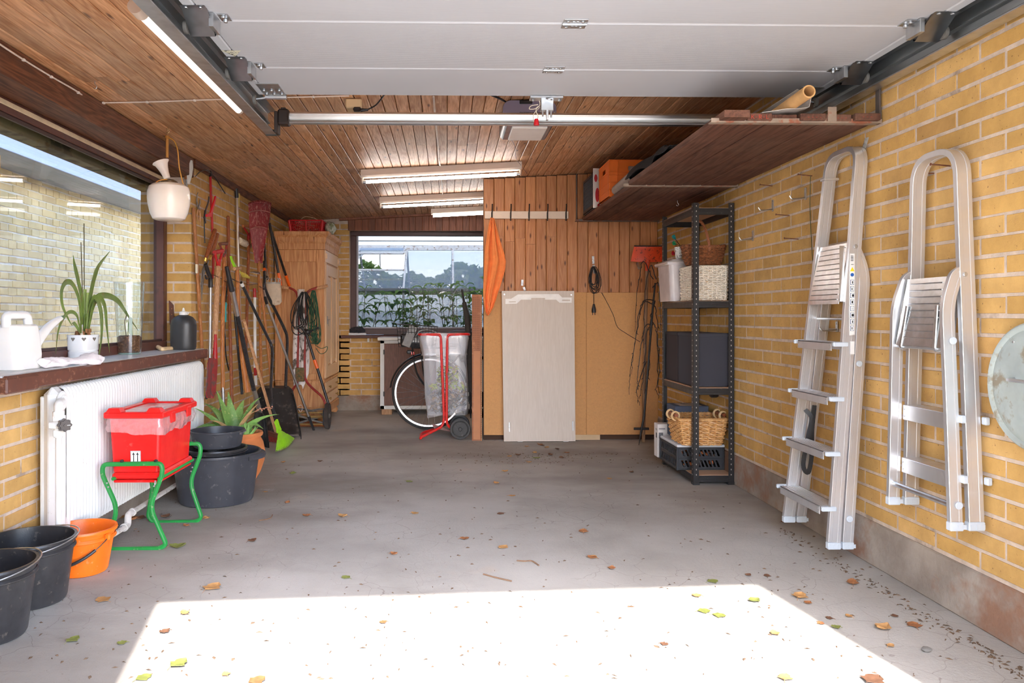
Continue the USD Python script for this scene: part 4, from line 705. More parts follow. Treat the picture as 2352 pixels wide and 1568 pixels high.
t.part('bag_liner', grid(np.array(F_)), FILM, 50, label='crinkled clear plastic bag edge')
p = atY(312, 1051, by0 - 0.004); ex = (1, 0, 0)
sp, M = sticker_part(t, 'sticker', (p[0], by0 - 0.0065, p[2]), ex, (0, -0.05, 1), 0.047, 0.066, PAPER, 'white sticker with two up arrows over a bar')
arrow = lambda x: cat(mv(box((x - 0.0018, -0.018, 0.0008), (x + 0.0018, 0.022, 0.0013)), M), ext([(x - 0.007, 0.012), (x, 0.026), (x + 0.007, 0.012), (x, 0.017)], 0.0013, M))
sp.part('arrows', cat(arrow(-0.009), arrow(0.009), mv(box((-0.018, -0.026, 0.0008), (0.018, -0.022, 0.0013)), M), *[mv(box(a, b), M) for a, b in (((-0.023, -0.032, .0008), (0.023, -0.031, .0012)), ((-0.023, 0.031, .0008), (0.023, 0.032, .0012)), ((-0.0232, -0.032, .0008), (-0.0222, 0.032, .0012)), ((0.0222, -0.032, .0008), (0.0232, 0.032, .0012)))]), INK, False)
# black tub, pail and basin, terracotta pot with aloes
TX, TY = -1.328, 4.47
t = thing('mortar_tub', 'wide black plastic tub with lug handles, standing between stool and terracotta pot', 'tub')
t.part('body', cup(0.205, 0.243, 0.285, 0.005, 0.006, 64, (TX, TY, 0), 0.016), BLACKB2)
for s in (-1, 1):
    g = np.linspace(-0.5, 0.5, 9); t.part('handle', grid(np.array([[(TX + math.cos(a + (0 if s > 0 else math.pi)) * (0.245 + d * math.cos(a * 3)), TY + math.sin(a + (0 if s > 0 else math.pi)) * (0.245 + d * math.cos(a * 3)), 0.278 - e) for d, e in ((0, 0), (0.03, 0.003), (0.036, 0.014), (0.03, 0.03))] for a in g]), 0.005), BLACKB2)
t = thing('pail', 'black pail nested inside the wide black tub, only its rim showing', 'bucket')
t.part('body', cup(0.12, 0.172, 0.30, 0.004, 0.006, 56, (TX - 0.005, TY, 0.006), 0.014), BLACKB)
t.part('handle', tube([(TX - 0.005 + math.cos(a) * 0.186, TY + math.sin(a) * 0.186, 0.292 - 0.01 * abs(math.sin(a))) for a in np.linspace(-math.pi, 0, 28)], 0.003, 6), BLACKP)
t = thing('basin', 'shallow black plastic basin on top of the nested black pails', 'basin')
t.part('body', cup(0.132, 0.150, 0.098, 0.004, 0.005, 56, (TX + 0.005, TY, 0.309), 0.012), BLACKB2)
for a in (2.9, -0.3): t.part('lug', cbox((TX + 0.005 + math.cos(a) * 0.158, TY + math.sin(a) * 0.158, 0.392), (0.02, 0.03, 0.014), 0.004), BLACKB2)
t.part('handle', tube([(TX + 0.005 + math.cos(a) * 0.160, TY + math.sin(a) * 0.160, 0.396) for a in np.linspace(-0.3, 2.9, 24)], 0.0028, 6), WIREM)
PX_, PY_ = -1.345, 4.985
t = thing('terracotta_pot', 'bulging orange terracotta pot of earth behind the black tub', 'pot')
pr = [(0.001, 0), (0.105, 0), (0.115, 0.01), (0.145, 0.06), (0.168, 0.13), (0.172, 0.19), (0.160, 0.25), (0.146, 0.275), (0.144, 0.285), (0.156, 0.293), (0.160, 0.305), (0.156, 0.316), (0.140, 0.316), (0.132, 0.30), (0.13, 0.27)]
t.part('body', lathe(pr, 56, (PX_, PY_, 0)), pm('terracotta', S(206, 124, 70), 0.8, var=0.1, sc=6, spots=(S(220, 160, 116), 8, 0.25), bump=0.001, bsc=40))
t.part('soil', jit(lathe([(0.134, 0.272), (0.08, 0.285), (0.001, 0.288)][::-1], 32, (PX_, PY_, 0)), 0.006, 40), pm('potting_soil', S(70, 52, 40), 0.95, var=0.4, sc=60, bump=0.004, bsc=120))
ALOE = pm('aloe_green', S(104, 146, 70), 0.4, var=0.28, sc=7, spots=(S(168, 176, 110), 60, 0.2), col2=S(132, 170, 92))
ALOE_DRY = pm('aloe_dry', S(176, 140, 92), 0.7, var=0.3, sc=20)
def aloe_leaf(a, b, bend, w, mat_, t, name='leaf', spikes=True, flat=0.45):
    """A thick tapering leaf from a to b, arched by bend, its rims toothed."""
    a, b = np.array(a, float), np.array(b, float); g = np.linspace(0, 1, 13); P = a + (b - a) * g[:, None] + np.array(bend, float) * (np.sin(g * math.pi) * 1.0)[:, None]
    W = w * (1 - g ** 1.7) * (0.75 + 0.25 * np.cos(g * 2)) + 0.0006; T_ = np.gradient(P, axis=0); T_ /= np.linalg.norm(T_, axis=1, keepdims=True)
    side = np.cross(T_, [0, 0, 1.0]); side = np.where(np.linalg.norm(side, axis=1, keepdims=True) < 0.2, [1.0, 0, 0], side); side /= np.linalg.norm(side, axis=1, keepdims=True); up = np.cross(side, T_)
    R = [(1.0, 0.10), (0.55, -0.05), (0, -0.10), (-0.55, -0.05), (-1.0, 0.10), (-0.6, -0.32), (0, -0.45), (0.6, -0.32)]
    V = np.array([[P[i] + side[i] * W[i] * c * 0.5 + up[i] * W[i] * d * flat * 1.6 for c, d in R] for i in range(13)]); n = 8
    F = [(i * n + j, i * n + (j + 1) % n, (i + 1) * n + (j + 1) % n, (i + 1) * n + j) for i in range(12) for j in range(n)]
    m = [mk(V.reshape(-1, 3), F)]
    if spikes:
        for i in range(1, 12):
            for f_ in (0.0, 0.5):
                q = P[i] * (1 - f_) + P[i + 1] * f_; wq = W[i] * (1 - f_) + W[i + 1] * f_
                for s in (-1, 1):
                    e = q + side[i] * s * wq * 0.49; z = e + side[i] * s * 0.005 + T_[i] * 0.004
                    m.append(mk([e - T_[i] * 0.003, e + T_[i] * 0.003, z, e - up[i] * 0.002], [(0, 1, 2), (0, 2, 3), (1, 3, 2)]))
    m = cat(*m); t.part(name, m, mat_, 50); return m
t = thing('aloe_plant', 'large spiky green aloe growing in the terracotta pot', 'plant')
ab = np.array([PX_ - 0.02, PY_ - 0.01, 0.30])
def ap(u, v, d): return atY(u, v, PY_ + d)
for (u, v, d, bz, w, dry) in [(497, 896, 0.05, .01, .05, 0), (524, 899, 0.10, .01, .048, 0), (600, 912, 0.02, .05, .05, 0), (642, 951, -0.10, .035, .05, 0), (446, 936, -0.05, .02, .05, 0), (438, 990, -0.12, .05, .052, 0), (590, 945, 0.12, .045, .05, 0), (560, 918, 0.15, .03, .046, 0), (468, 925, 0.14, .035, .046, 0), (605, 985, -0.14, .05, .045, 0), (470, 1000, -0.16, .05, .05, 0), (540, 1000, -0.20, .05, .05, 0), (596, 924, -0.06, .02, .03, 1), (478, 966, -0.15, .03, .03, 1)]:
    tip = ap(u, v, d); bs = ab + (tip - ab) * (0.10, 0.10, 0.0) + np.array([0, 0, 0.01]); aloe_leaf(bs, tip, (0, 0, bz), w * 1.85, ALOE_DRY if dry else ALOE, t, 'dry_leaf' if dry else 'leaf', not dry)
t.part('dry_flower_stalk', cat(tube(spl([ap(560, 962, -0.12), ap(585, 945, -0.14), ap(612, 936, -0.15), ap(625, 938, -0.16)], 5), 0.0022, 5), *[ball(ap(588 + i * 4.6, 944 - (i % 3) * 2.4 - i * 0.7, -0.145), 0.005, (1, 1, 1.3), 0) for i in range(9)]), pm('dry_stalk', S(178, 120, 92), 0.8, var=0.3, sc=60))
t = thing('small_aloe', 'small pale green aloe offset at the right rim of the terracotta pot', 'plant')
sb_ = np.array([PX_ + 0.075, PY_ - 0.075, 0.29])
for i in range(13):
    a = i * 2.4; r = 0.05 + 0.012 * (i % 3); aloe_leaf(sb_ + (math.cos(a) * 0.01, math.sin(a) * 0.01, 0), sb_ + (math.cos(a) * r * 1.2, math.sin(a) * r * 0.9, 0.085 + 0.035 * ((i * 5) % 4) / 3 - 0.02 * (i % 2)), (math.cos(a) * 0.012, math.sin(a) * 0.012, 0.012), 0.024, pm('pale_aloe', S(126, 166, 92), 0.45, var=0.2, sc=12), t, 'leaf', False)
# ---------------------------------------------------------------- on the left windowsill
ZS = SILLZ + 0.0281
t = thing('watering_can', 'white plastic watering can with a long slim spout on the windowsill', 'watering can')
CANW = pm('watering_can_plastic', S(236, 230, 222), 0.4, var=0.03, sc=6, sss=0.2)
wx = -1.768; wy = lambda u: 1765 * 1.768 / (1025 - u) + 1.768 * math.tan(YAW); wzz = lambda v, u: CAMZ - (v - V0) * (1765 * 1.768 / (1025 - u)) / FPX
def rounded_loft(rings, r=0.02):
    A = []
    for z, y0, y1, hx in rings:
        c = np.array(sbox(-hx, y0, hx, y1).buffer(-min(r, hx * 0.9, (y1 - y0) * 0.45)).buffer(min(r, hx * 0.9, (y1 - y0) * 0.45), quad_segs=6).exterior.coords)[:-1]; A.append(np.c_[c[:, 0] + wx, c[:, 1], np.full(len(c), z)])
    n = len(A[0]); k = len(A); V = np.vstack(A + [[[wx, (rings[0][1] + rings[0][2]) / 2, rings[0][0]]], [[wx, (rings[-1][1] + rings[-1][2]) / 2, rings[-1][0]]]])
    F = np.array([(j * n + i, j * n + (i + 1) % n, (j + 1) * n + (i + 1) % n, (j + 1) * n + i) for j in range(k - 1) for i in range(n)])
    T = [(k * n, (i + 1) % n, i) for i in range(n)] + [(k * n + 1, (k - 1) * n + i, (k - 1) * n + (i + 1) % n) for i in range(n)]
    return trimesh.Trimesh(V, np.vstack([F[:, [0, 1, 2]], F[:, [0, 2, 3]], T]), process=False)
y0, y1 = wy(12), wy(72)
t.part('body', rounded_loft([(ZS, y0 + 0.006, y1 - 0.006, 0.05), (ZS + 0.006, y0, y1, 0.055), (ZS + 0.06, y0, y1 + 0.006, 0.056), (ZS + 0.13, y0, y1 - 0.004, 0.053), (ZS + 0.175, y0, y1 - 0.008, 0.048), (ZS + 0.185, y0 + 0.006, y1 - 0.014, 0.042)], 0.035), CANW, 50)
t.part('handle', tube(fil([(wx, y0 + 0.008, ZS + 0.175), (wx, y0 + 0.004, ZS + 0.222), (wx, y1 - 0.03, ZS + 0.226), (wx, y1 - 0.012, ZS + 0.10)], 0.03, 6), 0.0165, 12, squash=1.1), CANW, 50)
tip = atX(141, 731, wx)
t.part('spout', tube(spl([(wx, y1 - 0.02, ZS + 0.06), (wx, y1 + 0.03, ZS + 0.10), (wx, (y1 + tip[1]) / 2 + 0.005, (ZS + 0.10 + tip[2]) / 2 + 0.012), tip - (0, 0.03, 0.006), tip], 5), np.r_[np.linspace(0.030, 0.009, 21)], 14), CANW, 50)
t.part('spout_tip', tube([tip - (0, 0.006, 0.001), tip + (0, 0.014, 0.006)], [0.0095, 0.008], 12), pm('green_nozzle', S(96, 120, 96), 0.5), label='green nozzle')
t = thing('white_cloth', 'rolled white terry cloth lying by the watering can', 'cloth')
P = []
ca, cb = np.array([-1.685, wy(73) - 0.06, ZS + 0.022]), np.array([-1.632, wy(73) + 0.30, ZS + 0.016])
for i, s in enumerate(np.linspace(0, 1, 26)):
    c = ca + (cb - ca) * s; r = 0.019 + 0.006 * math.sin(s * 9) * (0.4 + s) + (0.006 if s > 0.8 else 0)
    P.append([c + np.array([math.cos(a) * r * (1.35 + 0.25 * math.sin(3 * a + i)), 0.008 * math.sin(2 * a + i * .6), max(math.sin(a) * r * (1 + 0.22 * math.sin(4 * a + i * 0.8)), -0.02 + 0.004 * 0)]) for a in np.linspace(0, 2 * math.pi, 19)])
t.part('roll', cat(grid(np.array(P)), mk(np.vstack([P[-1], [np.mean(P[-1], 0) - (0, 0.012, 0)]]), [(i, i + 1, 19) for i in range(18)]), mk(np.vstack([P[0], [np.mean(P[0], 0) + (0, 0.012, 0)]]), [(i + 1, i, 19) for i in range(18)])), pm('white_terry', S(234, 226, 226), 0.95, var=0.06, sc=40, bump=0.003, bsc=160), 60)
# white pot with plant
QX, QY = -1.822, 3.895
t = thing('flower_pot', 'white glazed flower pot with cut-out hearts on the windowsill', 'pot')
POTW = pm('white_glaze', S(234, 234, 234), 0.2, var=0.02, coat=0.4)
t.part('body', lathe([(0.001, 0), (0.064, 0), (0.069, 0.004), (0.0695, 0.04), (0.067, 0.043), (0.067, 0.047), (0.0705, 0.052), (0.0715, 0.115), (0.0735, 0.119), (0.0735, 0.126), (0.068, 0.126), (0.066, 0.11), (0.064, 0.02), (0.001, 0.012)], 48, (QX, QY, ZS)), POTW)
t.part('soil', jit(lathe([(0.001, 0.118), (0.04, 0.116), (0.066, 0.108)], 28, (QX, QY, ZS)), 0.008, 60), pm('bark_soil', S(96, 64, 44), 0.95, var=0.5, sc=90, bump=0.006, bsc=120))
heart = Polygon([(0, -0.010), (0.010, 0.002), (0.010, 0.006), (0.006, 0.0085), (0.002, 0.007), (0, 0.0045), (-0.002, 0.007), (-0.006, 0.0085), (-0.010, 0.006), (-0.010, 0.002)])
for a in np.radians([-150, -104, -62, -20]):
    M = frame((QX + math.cos(a) * 0.0705, QY + math.sin(a) * 0.0705, ZS + 0.105), (-math.sin(a), math.cos(a), 0), (0, 0, 1)); t.part('heart', ext(heart, 0.0018, M), pm('heart_hollow', S(120, 112, 104), 0.8), label='heart-shaped cut-out')
t = thing('orchid_plant', 'leafy green potted plant with drooping strap leaves by the left window', 'plant')
LEAF = pm('strap_leaf', S(92, 108, 46), 0.4, var=0.3, sc=14, col2=S(112, 134, 64), spots=(S(120, 92, 50), 26, 0.12))
q = lambda u, v, d=0.0: atX(u, v, QX + d)
def leaf(t, px, w, d0=0.0, d1=0.0, mat_=LEAF, up=(1, 0, 0), fold=0.12, name='leaf', f=None):
    f = f or q; n = len(px); P = spl([f(u, v, d0 + (d1 - d0) * i / (n - 1)) for i, (u, v) in enumerate(px)], 5); g = np.linspace(0, 1, len(P))
    t.part(name, strip(P, w * np.clip(np.minimum(0.45 + g * 2.2, (1.02 - g) * 3.0), 0.06, 1), up, 0.0012, fold), mat_, 60)
leaf(t, [(203, 768), (203, 720), (204, 690), (214, 640), (226, 610), (252, 577)], 0.036, 0, 0.03)
leaf(t, [(188, 745), (187, 690), (178, 645), (170, 610), (168, 586)], 0.032, 0, 0.02)
leaf(t, [(186, 765), (183, 710), (178, 680), (165, 652), (150, 648), (140, 668), (142, 700), (155, 730), (166, 748)], 0.026, 0.02, 0.06)
leaf(t, [(196, 765), (204, 712), (212, 688), (222, 690), (230, 720), (232, 770), (226, 826)], 0.042, 0.0, 0.10)
leaf(t, [(202, 760), (212, 705), (224, 684), (238, 700), (244, 750), (252, 811)], 0.034, 0.02, 0.08)
leaf(t, [(200, 755), (215, 690), (240, 678), (268, 690), (290, 720), (318, 760)], 0.032, -0.02, 0.0)
leaf(t, [(184, 762), (176, 725), (160, 716), (145, 730), (133, 760), (128, 812)], 0.018, 0.03, 0.08)
leaf(t, [(192, 768), (196, 730), (206, 712), (214, 700)], 0.036, 0.0, 0.0)
leaf(t, [(184, 765), (172, 745), (165, 742)], 0.02, 0.03, 0.06)
t.part('cut_stalk', cat(tube([q(196, 770, -.01), q(195, 664, -.01)], 0.008, 8), tube([q(200, 770, .01), q(201, 672, .01)], 0.007, 8)), pm('stalk_green', S(128, 146, 70), 0.5, var=0.15))
for a, b in (((194, 765), (193, 513)), ((192, 765), (186, 556))): t.part('stick', tube([q(*a, -.015), q(*b, -.015)], 0.0022, 6), pm('dark_stick', S(74, 66, 36), 0.7))
for i in range(14):
    a = i * 2.4; t.part('bark', jit(cbox((QX + math.cos(a) * 0.03, QY + math.sin(a) * 0.03, ZS + 0.122 + 0.012 * (i % 3)), (0.012, 0.016, 0.022), 0.003), 0.003, 90, i), pm('bark_chip', S(150, 104, 66), 0.9, var=0.4, sc=60))
p0 = q(165, 770, 0.06)
g_ = t.part('plant_label', mv(box((-0.006, -0.0006, -0.02), (0.006, 0.0006, 0.055)), frame((QX + 0.02, QY - 0.055, ZS + 0.125), (0.97, 0.2, 0.2), None, (-0.2, 0, 1))), pm('tag_cream', S(196, 180, 160), 0.5, spots=(S(90, 80, 60), 120, 0.4)), label='plant tag')
g_.part('tag_band', mv(box((-0.0062, -0.0009, 0.028), (0.0062, 0.0009, 0.045)), frame((QX + 0.02, QY - 0.055, ZS + 0.125), (0.97, 0.2, 0.2), None, (-0.2, 0, 1))), pm('tag_pink', S(214, 110, 140), 0.5))
# glass vase
VX, VY = -1.827, 4.47
t = thing('glass_vase', 'tall clear glass vase a quarter full of brown soil', 'vase')
GLASS = pane_mat('vase_glass', (0.95, 0.97, 0.96), 1.0, 0.02, 0.06, power=3.0)
t.part('wall', lathe([(0.060, 0.0), (0.064, 0.006), (0.085, 0.415), (0.0838, 0.416), (0.0632, 0.012)], 48, (VX, VY, ZS)), GLASS, 60)
t.part('base', lathe([(0.001, 0), (0.060, 0), (0.0625, 0.005), (0.0615, 0.010), (0.001, 0.010)], 40, (VX, VY, ZS)), pm('glass_base', S(150, 178, 170), 0.1, trans=0.6, var=0.05), label='thick greenish glass base')
t.part('soil', jit(lathe([(0.001, 0.0115), (0.0608, 0.0115), (0.0655, 0.098), (0.05, 0.108), (0.001, 0.104)], 36, (VX, VY, ZS)), 0.002, 60), pm('coarse_soil', S(88, 58, 42), 0.95, var=0.5, sc=80, spots=(S(150, 110, 84), 90, 0.3)), 60)
t = thing('leaf_cutting', 'single broad green leaf and thin twig growing inside the glass vase', 'plant')
vq = lambda u, v, d=0.0: atX(u, v, VX + d)
leaf(t, [(302, 772), (296, 752), (298, 738), (304, 732)], 0.058, 0.01, 0.02, pm('broad_leaf', S(96, 128, 66), 0.4, var=0.15, sc=20), f=vq)
t.part('twig', cat(tube(spl([vq(290, 772), vq(286, 740), vq(291, 720), vq(284, 705)], 5), 0.0018, 6), tube(spl([vq(290, 735), vq(292, 710), vq(291, 700)], 4), 0.0012, 5)), pm('twig_brown', S(92, 70, 56), 0.8))
# black canister, horn, knife
t = thing('canister', 'black plastic canister with a white screw cap at the sill end', 'bottle')
KX, KY = -1.712, 5.045
t.part('body', lathe([(0.001, 0), (0.070, 0), (0.078, 0.006), (0.082, 0.02), (0.083, 0.05), (0.084, 0.16), (0.078, 0.19), (0.060, 0.212), (0.036, 0.223), (0.030, 0.226)], 40, (KX, KY, ZS), sx=1.0, sy=0.8), pm('canister_black', S(46, 46, 47), 0.4, var=0.1, sc=20, bump=0.0004, bsc=150))
cp = t.part('cap', lathe([(0.024, 0.226), (0.0265, 0.226), (0.0265, 0.245), (0.022, 0.249), (0.010, 0.250), (0.008, 0.258), (0.005, 0.272), (0.001, 0.273)], 24, (KX, KY, ZS)), pm('cap_white', S(226, 222, 214), 0.4, var=0.04), label='white screw cap with nozzle')
cp.part('strap', tube(spl([(KX + 0.02, KY - 0.016, ZS + 0.246), (KX + 0.038, KY - 0.02, ZS + 0.243), (KX + 0.036, KY - 0.02, ZS + 0.232), (KX + 0.02, KY - 0.02, ZS + 0.232)], 4), 0.0022, 6), pm('cap_white', None))
t = thing('horn', 'small curved cream horn lying on the sill beside the canister', 'horn', m=tube(spl([atZ(363, 799, ZS + 0.014) + (0, 0, 0.006), atZ(372, 801, ZS + 0.012), atZ(384, 800, ZS + 0.012), atZ(400, 799, ZS + 0.012)], 5), np.r_[np.linspace(0.014, 0.0125, 8), np.linspace(0.0125, 0.010, 8)], 12), mat=pm('horn_cream', S(222, 190, 144), 0.4, var=0.15, sc=30, coat=0.3))
t = thing('knife', 'old kitchen knife with a riveted dark wooden handle hung on the pier', 'knife')
kp_ = [atY(u, v, WY1 - 0.012) for u, v in ((389, 690), (398, 700), (401, 745), (391, 746))]
KM = lambda y: np.array([[1.0, 0, 0, 0], [0, 0, -1.0, y], [0, 1.0, 0, 0], [0, 0, 0, 1]])
t.part('handle', ext([(p[0], p[2]) for p in kp_], 0.016, KM(WY1 - 0.006)), pm('knife_wood', S(92, 54, 40), 0.6, var=0.25, sc=30))
kb_ = [atY(u, v, WY1 - 0.012) for u, v in ((391, 746), (400, 745), (401, 795), (394, 800))]
t.part('blade', ext([(p[0], p[2]) for p in kb_], 0.002, KM(WY1 - 0.013)), pm('old_steel', (0.5, 0.47, 0.42), 0.4, metal=1.0, var=0.3, sc=40))
for v in (709, 722, 735): t.part('rivet', bolt(atY(394.5, v, WY1 - 0.022), (0, -1, 0), 0.003, 0.002), BRASS)
t = thing('under_sill_cable', 'grey cable with clips running under the left windowsill edge', 'cable')
P = [atX(u, v, XL + 0.008) for u, v in ((-20, 892), (10, 889), (50, 882), (95, 876), (150, 872), (190, 862), (245, 846))]
t.part('wire', tube(spl(P, 5), 0.004, 7), pm('grey_cable', S(150, 132, 112), 0.7, var=0.2, sc=30))
for u, v in ((27, 890), (240, 854)): t.part('clip', cbox(atX(u, v, XL + 0.006), (0.012, 0.016, 0.022), 0.002), pm('clip_brown', S(84, 62, 50), 0.6))
# ---------------------------------------------------------------- garden tools along the left wall
X_ = lambda pts: [atX(u, v, x) for u, v, x in pts]
HW = wood('handle_wood', S(150, 86, 40), S(204, 138, 76), ax=2, sc=2.0, rough=0.45, rnd=0.12)
HW2 = wood('pale_handle_wood', S(176, 126, 86), S(214, 172, 130), ax=2, sc=2.0, rough=0.6, rnd=0.1)
HW3 = wood('dark_handle_wood', S(120, 62, 34), S(170, 98, 54), ax=2, sc=2.0, rough=0.45, rnd=0.1)
REDT = pm('red_tool_paint', S(178, 30, 32), 0.45, var=0.15, sc=18, spots=(S(120, 70, 60), 40, 0.15))
REDW = pm('worn_red_paint', S(140, 46, 44), 0.6, var=0.25, sc=14, spots=(S(96, 72, 64), 16, 0.4))
STEEL = pm('old_tool_steel', (0.32, 0.30, 0.28), 0.45, metal=0.9, var=0.3, sc=40)
BLK = pm('black_tool_paint', S(36, 35, 37), 0.35, var=0.2, sc=16, spots=(S(96, 90, 86), 60, 0.06))
BLKS = pm('black_shovel_plastic', S(40, 38, 38), 0.4, var=0.25, sc=7, spots=(S(90, 82, 76), 14, 0.22), bump=0.0008, bsc=60)
ORG = pm('orange_grip', S(236, 100, 26), 0.4, var=0.08, sc=20)
LIME = pm('lime_plastic', S(146, 208, 34), 0.4, var=0.08, sc=12, sss=0.1)
def pole(t, name, pts, r, mat, n=10, sm=60, label=None): return t.part(name, tube(pts if len(pts) < 3 else spl(pts, 5), r, n), mat, sm, label)
WX1 = -1.69
t = thing('garden_pole', 'orange-brown wooden pole nearest the window pier, held by a cream clip', 'pole')
P = X_([(444.5, 477, WX1), (462, 770, WX1 + 0.01), (467, 848, WX1 + 0.02)]); pole(t, 'shaft', P, 0.0115, HW)
c = atX(452, 617, WX1 + 0.012); t.part('clip', cat(cbox(c, (0.012, 0.028, 0.062), 0.003)), pm('cream_clip', S(226, 214, 190), 0.5), label='cream wall clip')
t = thing('pruning_shears', 'old steel pruning shears hanging open beside the globe lamp', 'shears')
f = lambda u, v, d=0.0: atX(u, v, -1.705 + d)
t.part('blade', cat(strip([f(455, 478), f(452, 462), f(453, 448), f(455, 441)], [0.022, 0.02, 0.012, 0.003], (1, 0, 0), 0.004), strip([f(456, 478, .005), f(459, 466, .005), f(459, 458, .005)], [0.016, 0.014, 0.004], (1, 0, 0), 0.004), disc(f(456, 480, 0.0), 0.009, 0.012, (1, 0, 0), 12, 0.002)), STEEL)
for px in (((455, 482), (453, 492), (455, 506)), ((457, 482), (460, 492), (459, 508))): t.part('grip', tube(spl([f(*p, .006) for p in px], 4), 0.0055, 8), HW2)
t = thing('cultivator', 'red-handled cultivator with thin curved black tines high on the brick wall', 'cultivator')
pole(t, 'shaft', X_([(483, 400, -1.70), (485.5, 470, WX1), (490, 590, WX1), (488, 640, WX1)]), 0.0085, REDT)
hub = atX(483, 399, -1.70)
t.part('tine', cat(tube(spl(X_([(483, 397, -1.69), (472, 391, -1.62), (460, 394, -1.58), (449, 405, -1.56)]), 6), [0.004] * 12 + [0.0035] * 4 + [0.0025] * 3, 7)), BLK); t.part('tine', tube(spl(X_([(484, 398, -1.69), (494, 408, -1.68), (507, 428, -1.67), (517, 444, -1.665)]), 6), 0.004, 7), BLK)
t.part('tine', tube(spl(X_([(483, 396, -1.69), (479, 390, -1.66), (476, 391, -1.62)]), 6), 0.004, 7), BLK); t.part('hub', cat(cbox(hub, (0.02, 0.03, 0.045), 0.006)), BLK)
t = thing('pole_pruner', 'pruner head with bright red lever and black hook blade on the wall', 'pruner')
t.part('lever', strip(X_([(495, 452, -1.66), (489, 475, -1.66), (483, 493, -1.66), (474, 495, -1.66)]), [0.018, 0.026, 0.03, 0.016], (1, 0, 0), 0.010), pm('bright_red', S(222, 22, 40), 0.35, var=0.05))
t.part('hook_blade', strip(spl(X_([(480, 452, -1.675), (478, 466, -1.675), (474, 478, -1.675), (470, 490, -1.675)]), 4), 0.016, (1, 0, 0), 0.005), BLK)
t.part('body', strip(X_([(472, 484, -1.67), (470, 500, -1.67), (472, 512, -1.67)]), [0.02, 0.026, 0.014], (1, 0, 0), 0.010), BLK); pole(t, 'shaft', X_([(469, 504, -1.675), (469.5, 530, -1.675), (470.5, 558, -1.675)]), 0.0042, BLK)
t = thing('hedge_shears', 'hedge shears hanging head down by their brown turned wooden handles', 'shears')
for a, b in (((494, 528), (473, 592)), ((499, 537), (485, 586))): t.part('grip', tube(X_([(*a, -1.64), (a[0] * .5 + b[0] * .5, a[1] * .5 + b[1] * .5, -1.645), (*b, -1.66)]), [0.015, 0.0175, 0.012], 12), HW3)
t.part('ferrule', cat(tube(X_([(473, 592, -1.66), (471, 600, -1.665)]), 0.013, 10), tube(X_([(485, 586, -1.66), (481, 597, -1.665)]), 0.011, 10)), pm('brass_ferrule', S(206, 168, 84), 0.35, metal=0.8, var=0.2, sc=80))
t.part('blade', cat(strip(X_([(471, 600, -1.67), (465, 625, -1.67), (462, 655, -1.68), (464, 690, -1.69)]), [0.012, 0.026, 0.02, 0.004], (1, 0, 0), 0.004)), STEEL); t.part('blade', strip(X_([(480, 597, -1.67), (468, 628, -1.675), (465, 660, -1.68), (463, 684, -1.69)]), [0.012, 0.02, 0.016, 0.004], (1, 0, 0), 0.004), STEEL)
t = thing('lawn_edger', 'grass shears on a silver aluminium pole with black plastic ends', 'shears')
pole(t, 'shaft', X_([(483.5, 656, -1.64), (482.5, 828, -1.62)]), 0.0115, ALU); t.part('grip', cat(tube(spl(X_([(472, 606, -1.65), (477, 622, -1.645), (483, 640, -1.64), (483.5, 660, -1.64)]), 4), np.linspace(0.013, 0.016, 13), 10), tube(spl(X_([(480, 636, -1.62), (474, 640, -1.60), (472, 632, -1.61)]), 4), 0.006, 8)), BLACKP)
t.part('lower_sleeve', tube(X_([(482.3, 826, -1.62), (477, 882, -1.60), (474, 915, -1.58)]), [0.013, 0.012, 0.008], 10), BLACKP)
def d_grip(t, name, px, X, r, mat, cross=None):
    a, b, c = (np.array(q, float) for q in px)      # stem foot, left top, right top
    ring = fil([atX(*a, X), atX(*(a * .55 + b * .45), X) , atX(*b, X), atX(*c, X), atX(*(a * .55 + c * .45), X), atX(*a, X)], 0.018, 5); g = t.part(name, tube(ring, r, 8), mat, 60)
    if cross: g.part('cross_bar', tube([atX(*b, X), atX(*c, X)], r * 1.55, 10), cross)
    return g
t = thing('garden_spade', 'spade with red D-grip, pale worn shaft and worn red blade', 'spade')
pole(t, 'shaft', X_([(501, 612, -1.60), (496, 720, -1.59), (493, 800, -1.58)]), 0.0185, HW2)
d_grip(t, 'd_grip', ((502, 612), (493, 580), (511, 576)), -1.60, 0.010, REDT, REDT); t.part('socket', tube(X_([(502, 596, -1.60), (501, 622, -1.60)]), 0.0165, 10), REDT)
t.part('strap', tube(X_([(495, 768, -1.575), (494, 824, -1.57)]), [0.008, 0.018], 10), REDT)
B = np.array([[atX(u + k * w, v, -1.575 + 0.02 * abs(k) ) for k in np.linspace(-1, 1, 7)] for u, v, w in ((490, 822, 9), (488, 835, 11.5), (486, 870, 11.5), (484, 900, 11), (483, 914, 8))]); t.part('blade', grid(B, 0.005), REDW)
t = thing('garden_fork', 'digging fork with a steel D-grip on a brown shaft beside the spade', 'fork')
pole(t, 'shaft', X_([(515.5, 590, -1.62), (511, 760, -1.61), (512, 900, -1.60)]), 0.015, HW); d_grip(t, 'd_grip', ((516, 594), (505, 560), (521, 559)), -1.62, 0.008, REDW, pm('grip_brown', S(112, 62, 40), 0.4)); 
sc_ = t.part('socket', tube(X_([(511.8, 890, -1.60), (513, 930, -1.59)]), 0.012, 8), STEEL)
for k in (-1.5, -0.5, 0.5, 1.5): t.part('tine', tube(spl(X_([(513, 930, -1.59), (513 + k * 5, 938, -1.59), (513 + k * 6, 985, -1.56)]), 4), 0.004, 6), STEEL)
t = thing('broomstick', 'plain brown wooden stick with a rounded top standing against the bricks', 'pole')
pole(t, 'shaft', X_([(524, 499, -1.69), (527, 700, -1.66), (533, 930, -1.60)]), [0.0125] * 11, HW3); t.part('rounded_end', ball(atX(524, 499, -1.69), 0.0125), HW3)
